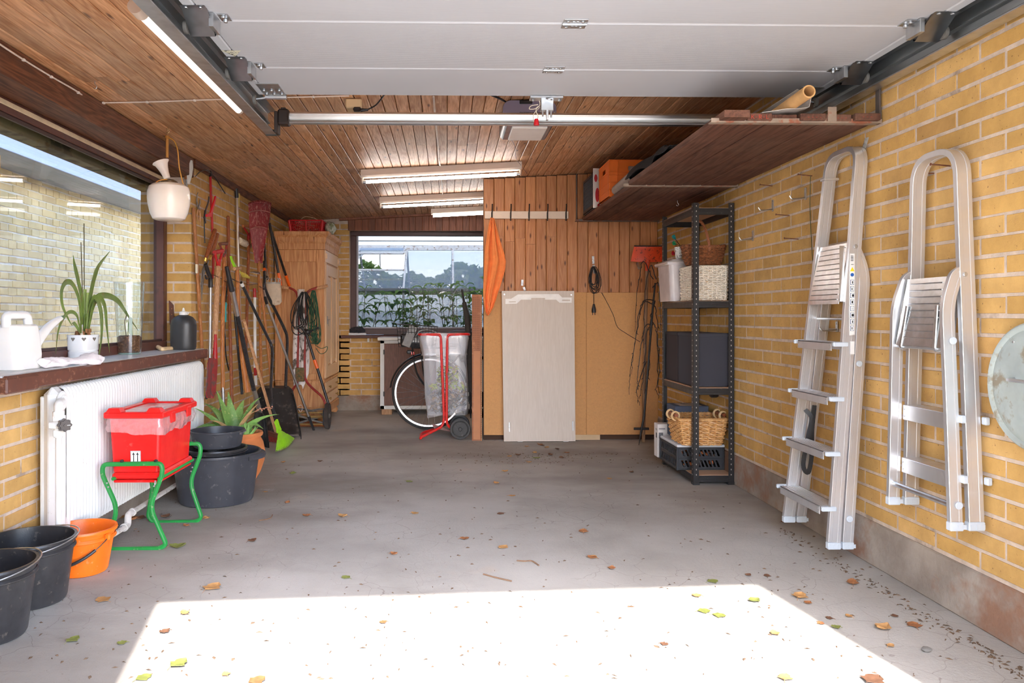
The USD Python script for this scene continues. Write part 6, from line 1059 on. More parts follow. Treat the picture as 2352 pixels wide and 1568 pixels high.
P = [MW(704, 768, -0.09), MW(722, 826, -0.10), MW(729, 846, -0.10), MW(754, 926, -0.11)]
pole(t, 'shaft', [P[0], P[1], P[2], P[3]], 0.0125, BLK); t.part('orange_band', tube([P[1], P[2]], 0.016, 10), ORG, label='orange band')
t.part('handle', cat(tube(spl([MW(692, 752, -0.09), MW(704, 764, -0.09), MW(718, 758, -0.09), MW(733, 752, -0.09)], 5), 0.011, 10), ball(MW(706, 762, -0.09), 0.026, (1, .7, 1))), BLACKP)
t.part('tines', cat(*[tube(spl([MW(705, 756, -0.09), MW(696 + k * 5, 748, -0.09), MW(693 + k * 5, 734, -0.085)], 4), 0.003, 6) for k in range(4)]), STEEL)

t = thing('wall_brush', 'white plastic scraper with wooden grip hung on the pier behind the globe lamp', 'brush')
t.part('paddle', strip([atY(440, 368, 5.15), atY(438, 385, 5.15), atY(435, 405, 5.15), atY(433, 422, 5.15)], [0.012, 0.032, 0.03, 0.014], (0, 1, 0), 0.008), pm('cream_white', S(226, 218, 206), 0.5)); t.part('grip', tube([atY(430, 378, 5.17), atY(428, 412, 5.17)], [0.013, 0.012], 10), HW); t.part('blade', tube([atY(428, 412, 5.17), atY(430, 440, 5.17)], [0.007, 0.005], 8), STEEL)
# ---------------------------------------------------------------- back of the room: cabinet, bicycle, sack stand
cy = yz(8.27, -0.3)
t = thing('base_cabinet', 'low kitchen cabinet with brown door and white frame under the back window', 'cabinet')
cx0, cx1 = atY(873, 850, cy)[0], 0.62
WHT = pm('cabinet_white', S(224, 224, 220), 0.45, var=0.04, sc=8)
t.part('body', cat(box((cx0, cy + 0.0, 0.06), (cx0 + 0.045, YB - 0.01, 0.80), 0.003), box((cx0, cy, 0.06), (cx1, cy + 0.02, 0.098), 0.003), box((cx0, cy, 0.765), (cx1, cy + 0.02, 0.80), 0.003), box((cx1 - 0.04, cy, 0.06), (cx1, YB - 0.01, 0.80), 0.003), box((cx0, YB - 0.03, 0.06), (cx1, YB - 0.012, 0.8)), box((cx0, cy + 0.02, 0.06), (cx1, YB - 0.01, 0.08))), WHT)
d = t.part('door', box((cx0 + 0.045, cy - 0.004, 0.10), (cx0 + 0.60, cy + 0.014, 0.763), 0.003), wood('brown_veneer', S(104, 58, 36), S(134, 80, 54), ax=2, sc=2.0, rough=0.4))
for z in (0.65, 0.20): d.part('hinge', box((cx0 + 0.036, cy - 0.012, z), (cx0 + 0.05, cy - 0.002, z + 0.05), 0.002), BLACKP)
t.part('worktop', box((cx0 - 0.025, cy - 0.03, 0.80), (cx1 + 0.02, YB - 0.004, 0.832), 0.004), pm('worktop_white', S(222, 220, 216), 0.35, var=0.05))
for x in (cx0 + 0.015, 0.45): t.part('wooden_foot', box((x, cy + 0.01, 0), (x + 0.11, cy + 0.3, 0.06), 0.003), HW2)
t = thing('steel_plate', 'small white metal bracket screwed to the bricks under the back sill', 'bracket', m=cat(cbox(atY(846, 779, YB - 0.004), (0.022, 0.004, 0.06), 0.001), *[bolt(atY(846, v, YB - 0.006), (0, -1, 0), 0.004) for v in (774, 785)]), mat=WHT)
t = thing('rag_bundle', 'black crumpled glove on a folded white cloth at the left of the back sill', 'cloth')
c = atY(820, 757, YB + 0.02); t.part('glove', jit(mv(trimesh.creation.icosphere(3, 1.0), np.diag([0.085, 0.05, 0.04, 1.0]), (c[0], c[1], BZ0 + 0.052)), 0.035, 30, 3), pm('black_cloth', S(40, 40, 46), 0.9, var=0.3, sc=40), 60)
t.part('folded_cloth', cat(*[tube(spl([(c[0] - 0.09, c[1] - 0.02, BZ0 + z), (c[0], c[1] - 0.03, BZ0 + z - 0.002), (c[0] + 0.07, c[1] - 0.02, BZ0 + z), (c[0] + 0.10, c[1], BZ0 + z - 0.003)], 5), 0.008, 8) for z in (0.010, 0.020)]), pm('white_cotton', S(222, 222, 226), 0.9, var=0.06))
t = thing('hose_bits', 'thin blue-white line lying along the back windowsill', 'line', m=tube(spl([(c[0] + 0.10, c[1], BZ0 + 0.006), (c[0] + 0.16, c[1] - 0.02, BZ0 + 0.006), (c[0] + 0.22, c[1] + 0.02, BZ0 + 0.006), (c[0] + 0.30, c[1], BZ0 + 0.006)], 6), 0.005, 6), mat=pm('blue_white_line', S(170, 186, 220), 0.6))
# bicycle
bY = yz(7.16, 0); K = bY / FPX; bz = 0.352
B_ = lambda u, v, d=0.0: atY(u, v, bY + d)
t = thing('bicycle', 'black city bicycle with rear rack basket, standing behind the sack trolley', 'bicycle')
TYRE = pm('bicycle_tyre', S(46, 44, 43), 0.75, var=0.15, sc=30); RIMM = pm('bicycle_rim', (0.72, 0.72, 0.74), 0.25, metal=1.0, var=0.05); FRAME_ = pm('bicycle_black', S(28, 28, 30), 0.25, var=0.1, coat=0.4)
wc_ = B_(985, 900); R_ = 0.345; wc_[2] = R_ + 0.004
def wheel(c):
    w = t.part('wheel', mv(lathe([(R_ - 0.028, -0.012), (R_ - 0.012, -0.019), (R_ - 0.002, -0.012), (R_, 0), (R_ - 0.002, 0.012), (R_ - 0.012, 0.019), (R_ - 0.028, 0.012)], 72, (0, 0, 0), (0, 1, 0)), None, c), TYRE, 60, label='rubber tyre on a silver rim')
    w.part('rim', lathe([(R_ - 0.045, -0.006), (R_ - 0.043, -0.011), (R_ - 0.024, -0.0125), (R_ - 0.024, 0.0125), (R_ - 0.043, 0.011), (R_ - 0.045, 0.006), (R_ - 0.045, -0.006)], 72, c, (0, 1, 0)), RIMM, 60)
    w.part('hub', lathe([(0.001, -0.055), (0.008, -0.055), (0.008, -0.045), (0.028, -0.04), (0.028, -0.034), (0.018, -0.03), (0.018, 0.03), (0.028, 0.034), (0.028, 0.04), (0.008, 0.045), (0.001, 0.055)], 18, c, (0, 1, 0)), FRAME_)
    for i in range(32):
        a = i * 2 * math.pi / 32; b = a + (0.9 if i % 2 else -0.9); s = -1 if (i // 2) % 2 else 1
        w.part('spoke', rod(c + (math.cos(b) * 0.026, s * 0.036, math.sin(b) * 0.026), c + (math.cos(a) * (R_ - 0.044), 0, math.sin(a) * (R_ - 0.044)), 0.00115, 4), RIMM)
    return w
wheel(wc_); fw = wc_ + (1.06, 0, 0); wheel(fw)
g = np.linspace(math.radians(15), math.radians(172), 40)
fen = lambda c, g: grid(np.array([[c + np.array([math.cos(a) * (R_ + 0.022 + dr), w, math.sin(a) * (R_ + 0.022 + dr)]) for w, dr in ((-0.027, -0.014), (-0.02, -0.002), (0, 0.003), (0.02, -0.002), (0.027, -0.014))] for a in g]), 0.002)
t.part('mudguard', fen(wc_, g), FRAME_, 60); t.part('mudguard', fen(fw, np.linspace(math.radians(10), math.radians(160), 30)), FRAME_, 60)
tail = wc_ + np.array([-math.cos(math.radians(8)) * (R_ + 0.02), 0, 0.052]); t.part('mud_flap', grid(np.array([[tail + (0.004, w, 0.01), tail + (-0.022, w, -0.028)] for w in (-0.022, 0.022)]), 0.002), FRAME_)
bb, st, ht, hb = wc_ + (0.45, 0, -0.06), wc_ + (0.30, 0, 0.42), wc_ + (0.92, 0, 0.52), wc_ + (0.96, 0, 0.36)
t.part('frame', cat(*[rod(a, b, r, 12) for a, b, r in ((bb, st, 0.016), (bb, hb, 0.018), (st - (0, 0, 0.12), hb + (-0.01, 0, 0.02), 0.015), (hb, ht, 0.019))], *[tube([wc_ + (0, s, 0), wc_ + (0.08, s, 0), bb + (0, s * 0.4, 0)], 0.009, 8) for s in (-0.05, 0.05)], *[tube([wc_ + (0, s, 0), st + (-0.01, s * 0.4, -0.06)], 0.008, 8) for s in (-0.05, 0.05)], *[tube([hb, fw + (-0.03, s, 0.1), fw + (0, s, 0)], 0.010, 8) for s in (-0.045, 0.045)]), FRAME_)
t.part('saddle', cat(jit(mv(trimesh.creation.icosphere(3, 1.0), np.diag([0.13, 0.075, 0.035, 1.0]), st + (0.01, 0, 0.13)), 0.004, 20, 2), mv(trimesh.creation.icosphere(2, 1.0), np.diag([0.10, 0.03, 0.022, 1.0]), st + (0.12, 0, 0.128)), rod(st, st + (-0.02, 0, 0.12), 0.0135)), BLACKP, 60)
t.part('handlebar', cat(tube(fil([ht + (-0.12, -0.28, 0.16), ht + (0.03, -0.20, 0.18), ht + (0.05, 0, 0.16), ht + (0.03, 0.20, 0.18), ht + (-0.12, 0.28, 0.16)], 0.06), 0.011, 10), rod(ht, ht + (0.03, 0, 0.17), 0.013)), FRAME_)
t.part('crank', cat(disc(bb + (0, -0.05, 0), 0.085, 0.004, (0, 1, 0), 32), rod(bb + (0, -0.055, 0), bb + (0.05, -0.055, -0.15), 0.009), rod(bb + (0, 0.055, 0), bb + (-0.05, 0.055, 0.15), 0.009), cbox(bb + (0.05, -0.10, -0.15), (0.09, 0.06, 0.02), 0.006), cbox(bb + (-0.05, 0.10, 0.15), (0.09, 0.06, 0.02), 0.006)), FRAME_)
rk = R_ * 2 + 0.07
t.part('rack', cat(*[tube(fil([wc_ + (0.25, s, rk - R_), wc_ + (-0.16, s, rk - R_ + 0.005)], 0.02), 0.006, 8) for s in (-0.06, 0.06)], *[tube(spl([wc_ + (0.0, s * 1.1, 0.02), wc_ + (dx, s, 0.18), wc_ + (dx * 1.4, s, rk - R_)], 4), 0.005, 8) for s in (-0.06, 0.06) for dx in (-0.05, -0.11)], *[rod(wc_ + (x, -0.06, rk - R_), wc_ + (x, 0.06, rk - R_), 0.004) for x in (-0.15, -0.05, 0.1, 0.24)]), FRAME_)
lt = t.part('rear_light', cbox(B_(941, 808, -0.02), (0.055, 0.03, 0.035), 0.008), BLACKP); lt.part('reflector', cbox(B_(948, 811, -0.037), (0.03, 0.008, 0.028), 0.003), pm('red_reflector', S(226, 24, 20), 0.15, coat=0.6), label='red reflector')
# basket on the rack
BKB = pane_mat('black_mesh_film', (0.10, 0.10, 0.11), 0.5, 0.2, 0.08)
bs = t.part('basket', cat(*[lattice_wall(a, b, c, d_, 14, 6, 0.0022) for a, b, c, d_ in ((B_(916, 796, -.10), B_(1000, 798, -.10), B_(911, 744, -.13), B_(1005, 750, -.13)), (B_(916, 796, .12), B_(1000, 798, .12), B_(911, 744, .15), B_(1005, 750, .15)), (B_(916, 796, -.10), B_(916, 796, .12), B_(911, 744, -.13), B_(911, 744, .15)), (B_(1000, 798, -.10), B_(1000, 798, .12), B_(1005, 750, -.13), B_(1005, 750, .15)))], tube([B_(911, 744, -.13), B_(1005, 750, -.13), B_(1005, 750, .15), B_(911, 744, .15)], 0.005, 6, True)), BLACKP, False)
bs.part('lining', jit(box(B_(919, 797, -.085), B_(997, 764, .105), 0.02).subdivide().subdivide(), 0.012, 25, 5), pm('black_bag', S(38, 38, 40), 0.3, var=0.3, sc=20, coat=0.3), 50, label='black bag in the basket')
bs.part('pannier_plate', mv(box((-0.04, -0.004, -0.1), (0.04, 0.004, 0.1), 0.003), rot(22, (0, 1, 0)), B_(941, 772, -0.115)), pm('grey_film', S(92, 88, 84), 0.35, var=0.3, sc=20))
bs.part('lock_cable', tube(spl([B_(955, 772, -0.11), B_(965, 760, -0.12), B_(985, 757, -0.12), B_(1003, 764, -0.11)], 6), 0.006, 8), pm('grey_cable_lock', S(140, 138, 136), 0.4))
# sack trolley with clear bag
sY = yz(6.68, 0.05); Q = lambda u, v, d=0.0: atY(u, v, sY + d)
REDS = pm('red_trolley_tube', S(214, 38, 32), 0.35, var=0.08, sc=14, spots=(S(150, 70, 60), 30, 0.12))
t = thing('sack_trolley', 'red tubular garden waste sack trolley with black wheels by the pegboard edge', 'trolley')
hz = Q(1020, 768)[2]
t.part('tube', tube(fil([Q(1013, 768, 0.24), Q(962, 768, 0.24), Q(963, 768, 0.0), Q(1013, 768, -0.02), Q(1013, 790, -0.02), Q(1020, 955, -0.03), Q(1018, 978, -0.03), Q(967, 1004, -0.10), Q(966, 1012, -0.08) * (1, 1, 0) + (0, 0, 0.012), Q(968, 1000, 0.12) * (1, 1, 0) + (0, 0, 0.03), Q(1000, 985, 0.2)], 0.07, 6), 0.0115, 10), REDS, 60)
t.part('tube', tube(fil([Q(1026, 768, 0.24), Q(1078, 768, 0.24), Q(1077, 767, 0.0), Q(1027, 768, -0.02), Q(1027, 790, -0.02), Q(1026, 955, -0.03), Q(1026, 975, -0.03), Q(1042, 988, 0.0)], 0.07, 6), 0.0115, 10), REDS, 60)
t.part('tray', mk([Q(993, 972, 0.05), Q(1040, 990, 0.05), Q(1040, 990, 0.30), Q(993, 972, 0.30), Q(997, 984, 0.05), Q(1040, 992, 0.06), Q(1040, 992, 0.30), Q(993, 975, 0.30)], [(0, 1, 2, 3), (7, 6, 5, 4), (0, 4, 5, 1), (3, 2, 6, 7), (0, 3, 7, 4), (1, 5, 6, 2)]), pm('rusty_tray', S(128, 88, 80), 0.6, var=0.3, sc=20))
wl = Q(1057, 991, -0.06); wl[2] = 0.09
for d in (0.0, 0.27): 
    w = t.part('wheel', lathe([(0.012, -0.016), (0.06, -0.016), (0.068, -0.010), (0.072, -0.019), (0.086, -0.019), (0.09, 0), (0.086, 0.019), (0.072, 0.019), (0.06, 0.016), (0.012, 0.016)], 36, wl + (0, d, 0), (0, 1, 0)), pm('wheel_plastic', S(58, 57, 56), 0.6, var=0.15, sc=30, spots=(S(110, 106, 100), 40, 0.1))); w.part('hub', disc(wl + (0, d - 0.024, 0), 0.016, 0.048, (0, 1, 0), 14, 0.003), BLACKP)
t.part('axle', rod(wl, wl + (0, 0.27, 0), 0.009), REDS)
BAGF = pane_mat('clear_sack_film', (0.97, 0.97, 0.98), 0.9, 0.14, 0.035, haze=((0.80, 0.80, 0.83), 0.13), power=3.5)
hx0, hx1 = Q(966, 768)[0], Q(1074, 768)[0]; y0_, y1_ = sY + 0.01, sY + 0.24
def ring(x0, x1, y0, y1, z, k, n=72):
    q = np.array(sbox(x0, y0, x1, y1).buffer(-0.06).buffer(0.06, quad_segs=6).exterior.coords)[:-1]; ln = shapely.LinearRing(q); s = [ln.interpolate(i / n, normalized=True) for i in range(n)]; p = np.array([[a.x, a.y] for a in s]); c = p.mean(0); d = p - c; d /= np.linalg.norm(d, axis=1, keepdims=True)
    w = (meshkit.noise(np.c_[p * 22, np.full(n, k * 0.25)]) - 0.5) * 0.03 + (meshkit.noise(np.c_[p * 60, np.full(n, k * 0.1)]) - 0.5) * 0.014; p = p + d * w[:, None]; return np.c_[np.vstack([p, p[:1]]), np.full(n + 1, z)]
bot = CAMZ - (958 - V0) * sY / FPX
rings = [ring(hx0 + e, hx1 - e2, y0_ - 0.0 + e3, y1_, z, i) for i, (e, e2, e3, z) in enumerate([(0.0, 0.0, -0.02, hz + 0.008), (-0.002, 0, -0.012, hz - 0.04), (0.02, 0.015, 0.0, hz - 0.15), (0.028, 0.012, 0.0, hz - 0.24), (0.034, 0.0, 0.01, hz - 0.40), (0.04, -0.005, 0.01, hz - 0.55), (0.045, -0.005, 0.02, bot + 0.08), (0.055, 0.0, 0.03, bot + 0.01)])]
tb = thing('garden_sack', 'clear plastic sack of brown and green garden waste hung in the red trolley', 'sack')
tb.part('film', grid(np.array(rings)), BAGF, 60)
cuff = [ring(hx0 - 0.012 + e, hx1 + 0.012 - e, y0_ - 0.034 + e, y1_ + 0.01, z, i + 3) for i, (e, z) in enumerate([(0.01, hz + 0.009), (0.0, hz - 0.03), (0.012, hz - 0.10), (0.022, hz - 0.165), (0.016, hz - 0.185)])]
tb.part('folded_cuff', grid(np.array(cuff)), BAGF, 60)
tb.part('bottom_seam', grid(np.array([[(hx0 + 0.055 + (hx1 - hx0 - 0.06) * s, y0_ + 0.06 + 0.03 * math.sin(s * 6), bot + 0.012 - z + 0.075 * s * (0.6 + 0.4 * s)) for s in np.linspace(0, 1, 20)] for z in (-0.02, 0.03)])), BAGF, 60)
r4 = np.random.default_rng(21); WST = {k: [] for k in range(4)}
cxm, cym = (hx0 + hx1) / 2 + 0.035, (y0_ + y1_) / 2
for i in range(520):
    z = bot + 0.03 + r4.uniform(0, 1) ** 1.4 * 0.40; w = 1 if z < bot + 0.28 else 0.6
    p = np.array([cxm + r4.uniform(-0.15, 0.15) * w, cym + r4.uniform(-0.085, 0.085) * w, z]); a, b = r4.uniform(0, 6.28), r4.normal(0, 0.6); d = np.array([math.cos(a), math.sin(a), b]); d /= np.linalg.norm(d); L_ = r4.uniform(0.03, 0.075)
    k = (2 if z > bot + 0.22 and r4.random() < 0.65 else int(r4.choice([0, 1, 1, 3]))); WST[k].append(strip([p - d * L_ / 2, p + np.array([0, 0, 0.008]), p + d * L_ / 2], [0.004, r4.uniform(0.012, 0.03), 0.004], (r4.normal(), r4.normal(), 1), 0.0, 0.2))
for k, (nm, c) in enumerate((('brown_waste', S(112, 84, 58)), ('dark_waste', S(74, 58, 44)), ('green_waste', S(158, 168, 66)), ('straw_waste', S(164, 134, 92)))): tb.part('plant_waste', cat(*WST[k]), pm(nm, c, 0.8, var=0.35, sc=40), 60, kind='stuff')
# ---------------------------------------------------------------- partition: boards, rack, towel, tools
pY = yz(6.55, 0.26)
HARD = pm('hardboard', S(158, 98, 62), 0.6, var=0.1, sc=12, spots=(S(186, 124, 84), 9, 0.25))
t = thing('pegboard', 'narrow brown pegboard strip standing at the open end of the partition', 'board')
a, b = atY(1084, 676, pY), atY(1107, 1014, pY); a2 = atY(1104, 676, pY)
t.part('sheet', box((a[0], pY, 0.0), (a2[0], pY + 0.006, a[2]), 0.001), HARD); 
zs_ = np.arange(atY(1095, 800, pY)[2], a[2] - 0.01, 0.0155); xs_ = np.arange(a[0] + 0.012, a2[0] - 0.008, 0.0155)
HOLE = pm('hole_dark', S(84, 48, 30), 0.9)
t.part('holes', cat(*[disc((x, pY - 0.0003, z), 0.0028, 0.001, (0, -1, 0), 6) for x in xs_ for z in zs_]), HOLE, False, kind='stuff')
t.part('edge_strip', box((a2[0] + 0.001, pY - 0.004, 0.0), (b[0], pY + 0.004, a[2] - 0.003), 0.001), pm('pale_hardboard', S(182, 128, 84), 0.6, var=0.1, sc=12))
t.part('edge_holes', cat(*[disc(((a2[0] + b[0]) / 2, pY - 0.0045, z), 0.003, 0.001, (0, -1, 0), 6) for z in np.arange(0.03, a[2] - 0.01, 0.0155)]), HOLE, False, kind='stuff')
t.part('lower_board', box((a[0] + 0.012, pY - 0.005, 0.012), (a2[0] - 0.004, pY - 0.0005, atY(1090, 806, pY)[2]), 0.001), pm('lower_hardboard', S(190, 126, 82), 0.6, var=0.08, sc=10))
t.part('nails', cat(*[bolt((a[0] + 0.015, pY - 0.005, z), (0, -1, 0), 0.0022, 0.001) for z in np.arange(0.05, 0.74, 0.035)]), STEEL, False, kind='stuff')
t = thing('dark_umbrella', 'dark grey wrapped umbrella standing upright beside the pegboard', 'umbrella')
u_ = lambda u, v: atY(u, v, yz(7.0, 0.2)); t.part('wrap', tube([u_(1066, 694), u_(1073, 730), u_(1078, 800), u_(1080, 900)], [0.020, 0.026, 0.028, 0.02], 12), pm('dark_grey_cloth', S(64, 60, 56), 0.8, var=0.2, sc=30)); t.part('handle', tube([u_(1061, 664), u_(1066, 696)], [0.009, 0.012], 10), BLACKP); t.part('tip', tube([u_(1080, 898), u_(1081, 960)], [0.012, 0.005], 8), BLACKP)
t = thing('hook_rail', 'ivory painted coat rail with five black hooks on the pine partition', 'coat rack')
kY = YP - 0.002; a, b = atY(1113, 485, kY), atY(1305, 503, kY)
t.part('board', box((a[0], kY - 0.018, b[2]), (b[0], kY, a[2]), 0.003), pm('ivory_paint', S(228, 208, 186), 0.5, var=0.05, sc=12))
BLKI = pm('black_iron', S(38, 34, 32), 0.5, var=0.2, sc=40)
for u in (1130, 1173, 1215, 1257.5, 1300):
    h = t.part('hook', tube(spl([atY(u, 505, kY - 0.022), atY(u, 494, kY - 0.020), atY(u + 0.5, 485, kY - 0.024), atY(u + 1, 476, kY - 0.045), atY(u + 1, 471, kY - 0.058), atY(u + 1, 468, kY - 0.062)], 4), 0.0052, 8), BLKI); h.part('lower_hook', tube(spl([atY(u, 498, kY - 0.022), atY(u, 504, kY - 0.032), atY(u, 506, kY - 0.046), atY(u, 502, kY - 0.052)], 4), 0.005, 8), BLKI); h.part('back_plate', cbox(atY(u, 494, kY - 0.0195), (0.013, 0.003, 0.05), 0.001), BLKI)
for u in (1151, 1279): t.part('screw', bolt(atY(u, 493, kY - 0.018), (0, -1, 0), 0.004, 0.001), pm('ivory_paint', None))
t = thing('towel', 'orange towel hanging in folds from the first coat hook', 'towel')
rows = [(499, 1127, 1135), (515, 1123, 1140), (545, 1118, 1147), (575, 1114, 1156), (592, 1113, 1162), (612, 1112, 1160), (640, 1111, 1152), (658, 1110, 1147), (680, 1110, 1141), (705, 1112, 1134), (717, 1115, 1127), (724, 1118, 1122)]
P = np.array([[atY(u0 + (u1 - u0) * s, v + (7 * s * (1 if 585 < v < 660 else 0.3) - 5 * abs(s - 0.4) * (v > 690)), kY - 0.05 + 0.022 * math.sin(s * 13 + v * 0.006) * min(1, (v - 490) / 60) * (1 - 0.3 * s) + 0.01 * math.sin(s * 29 + v * 0.02)) for s in np.linspace(0, 1, 40)] for v, u0, u1 in [tuple(np.array(rows[i]) * (1 - f) + np.array(rows[i + 1]) * f) for i in range(len(rows) - 1) for f in (0, .33, .67)] + [rows[-1]]])
t.part('cloth', grid(P, 0.003), pm('orange_terry', S(240, 146, 82), 0.95, var=0.08, sc=20, bump=0.0015, bsc=260), 70)
t = thing('cabinet_door_panel', 'pale grey wood-grain door panel leaning against the chipboard', 'panel')
gY = yz(6.50, 0.78); p0, p1, p2, p3 = atY(1157, 1010, gY), atY(1321, 1010, gY), atY(1318, 668, gY + 0.02), atY(1152, 668, gY + 0.02)
p0[2] = p1[2] = 0.006
Mz = np.array([0, -0.018, 0])
t.part('board', mk([p0, p1, p2, p3, p0 + Mz, p1 + Mz, p2 + Mz, p3 + Mz], [(0, 3, 2, 1), (4, 5, 6, 7), (0, 1, 5, 4), (1, 2, 6, 5), (2, 3, 7, 6), (3, 0, 4, 7)][::1]), wood('limed_oak', S(208, 194, 180), S(216, 203, 190), ax=2, sc=1.6, rough=0.5, rnd=0.02), False)
f3 = lambda u, v, d=-0.0205: (p3 + (p2 - p3) * ((u - 1152) / 166.0)) * (1 - (v - 668) / 342) + (p0 + (p1 - p0) * ((u - 1152) / 166.0)) * ((v - 668) / 342) + np.array([0, d, 0])
def flat(poly, th=0.003, holes=(), d=-0.0185):
    P_ = Polygon([(f3(u, v)[0], f3(u, v)[2]) for u, v in poly], [[(f3(u, v)[0], f3(u, v)[2]) for u, v in h] for h in holes]); y = f3(*poly[0], d)[1]; return ext(P_, th, toY(y))
br = [(1160, 686), (1173, 686), (1189, 676), (1282, 675), (1290, 683), (1312, 683), (1312, 695), (1284, 695), (1276, 688), (1196, 688), (1186, 697), (1160, 698)]
t.part('mounting_plate', flat(br, 0.003, [[(1219, 684), (1251, 684), (1251, 688), (1219, 688)], [(1168, 692), (1184, 692), (1184, 694), (1168, 694)], [(1290, 688), (1308, 688), (1308, 691), (1290, 691)]]), pm('white_plate', S(236, 232, 226), 0.35), label='white metal mounting plate')
for u, v in ((1158, 676), (1311, 677), (1165, 978), (1312, 976)): t.part('hinge_cup' if v > 900 else 'pin', cat(disc(f3(u, v, -0.0185), 0.006, 0.002, (0, -1, 0), 10), *([cbox(f3(u, v - 5, -0.021), (0.012, 0.005, 0.05), 0.002), cbox(f3(u, v + 6, -0.02), (0.008, 0.004, 0.03), 0.001)] if v > 900 else [])), GALV)
for u in (1190, 1296): t.part('plastic_foot', cbox(f3(u, 1010, -0.009) - (0, 0, 0.0), (0.045, 0.016, 0.008), 0.002), pm('clear_foot', S(222, 222, 220), 0.3))
def clip_hook(name, label, pl, d=0.03):
    t = thing(name, label, 'hook')
    for (u0, v0, u1, v1), an in pl:
        a, b = atY(u0, v0, YP - d), atY(u1, v1, YP - d - 0.012); m = mv(box((-0.0105, -0.002, 0), (0.0105, 0.002, np.linalg.norm(b - a)), 0.0008)); z = (b - a) / np.linalg.norm(b - a); x = np.cross([0, 1, 0], z); x /= np.linalg.norm(x); M = np.eye(4); M[:3, 0], M[:3, 1], M[:3, 2], M[:3, 3] = x, np.cross(z, x), z, a; t.part('plate', mv(m, M), pm('bright_zinc', (0.82, 0.82, 0.82), 0.22, metal=1.0, var=0.1, sc=40))
    return t
clip_hook('tool_clip', 'bright zinc folding tool clip just above the pale grey panel', [((1199, 656, 1200, 642), 0), ((1208, 676, 1203, 659), 0)])
clip_hook('tool_clip', 'bright zinc clip holding the black cord coil on the pine partition', [((1363, 606, 1362, 588), 0), ((1366, 628, 1363, 608), 0)])
clip_hook('tool_clip', 'tilted bright zinc clip beside the orange shovel blade', [((1465, 598, 1459, 587), 0), ((1469, 618, 1463, 603), 0)])
t = thing('power_cord', 'black coiled power cord with a plug hanging on the partition', 'cable'); CB = []
for i in range(11):
    a = np.linspace(0, 2 * math.pi, 28); w = r4.uniform(7, 17); h = r4.uniform(20, 33); u0 = 1364 + r4.uniform(-3, 5); sl = r4.uniform(-0.3, 0.5)
    CB.append(tube([atY(u0 + w * math.sin(q) * (0.5 + 0.5 * (1 - math.cos(q)) / 2) + sl * h * (1 - math.cos(q)) / 2 * .3, 612 + h * (1 - math.cos(q)), YP - 0.05 - 0.012 * math.sin(q + i) - 0.002 * i) for q in a], 0.0024, 5))
t.part('coil', cat(*CB), RUBBER, 60, kind='stuff')
t.part('tail', cat(tube(spl([atY(1364, 670, YP - 0.05), atY(1364, 690, YP - 0.04), atY(1364, 698, YP - 0.035)], 5), 0.0028, 6), tube(spl([atY(1382, 672, YP - 0.05), atY(1392, 690, YP - 0.03), atY(1408, 722, YP - 0.03), atY(1418, 750, YP - 0.03), atY(1436, 764, YP - 0.03), atY(1470, 785, YP - 0.03)], 6), 0.0022, 5)), RUBBER)
pl = atY(1364, 712, YP - 0.045); t.part('plug', cat(lathe([(0.001, 0.055), (0.008, 0.052), (0.013, 0.03), (0.0175, 0.012), (0.019, 0.0), (0.0185, -0.022), (0.001, -0.022)], 14, pl), rod(pl + (-0.0095, 0, -0.02), pl + (-0.0095, 0, -0.042), 0.0024), rod(pl + (0.0095, 0, -0.02), pl + (0.0095, 0, -0.042), 0.0024)), BLACKP)
t = thing('orange_shovel', 'worn orange snow shovel standing blade up on its grey wooden shaft', 'shovel')
oY = yz(6.44, 1.7); O_ = lambda u, v, d=0.0: atY(u, v, oY + d)
OR2 = pm('worn_orange', S(214, 70, 26), 0.5, var=0.12, sc=10, spots=(S(110, 40, 20), 40, 0.22))
P = np.array([[O_(u0 + (u1 - u0) * s, v + 2 * math.sin(s * 3.1) * (v > 590), 0.035 * (2 * s - 1) ** 2 - 0.03 * (v < 575)) for s in np.linspace(0, 1, 13)] for v, u0, u1 in ((565, 1457, 1533), (572, 1455, 1533), (590, 1451, 1531), (600, 1449, 1528))])
t.part('blade', grid(P, 0.005), OR2, 60); t.part('worn_edge', tube([q_ for q_ in P[0]], 0.006, 6), pm('dark_edge', S(48, 40, 40), 0.6)); t.part('socket', tube([O_(1488, 597, -0.01), O_(1486, 622, -0.01)], [0.020, 0.0155], 12), OR2)
gw = [O_(1486, 620), O_(1483, 740, 0.01), O_(1480, 868, 0.02), O_(1478, 990, 0.03)]; gw[3][2] = 0.002; t.part('shaft', tube(gw, 0.014, 10), wood('grey_shaft', S(134, 100, 74), S(172, 138, 108), ax=2, sc=2.0, rough=0.7))
t = thing('twig_light', 'black garden twig lamp with drooping thin branches and a ground spike', 'lamp')
tY = yz(6.36, 1.6); W_ = lambda u, v, d=0.0: atY(u, v, tY + d)
sp = atZ(1467, 1022, 0.0)
t.part('stake', tube([W_(1505, 650, 0.02), W_(1500, 700, 0.0), sp + (0.045, 0, 0.24), sp + (0.02, 0, 0.11), sp], [0.007, 0.009, 0.009, 0.010, 0.002], 8), BLACKP); t.part('foot_bar', cat(cbox(sp + (0.022, 0, 0.135), (0.125, 0.016, 0.02), 0.003)), BLACKP)
r5 = np.random.default_rng(14); BLB = []
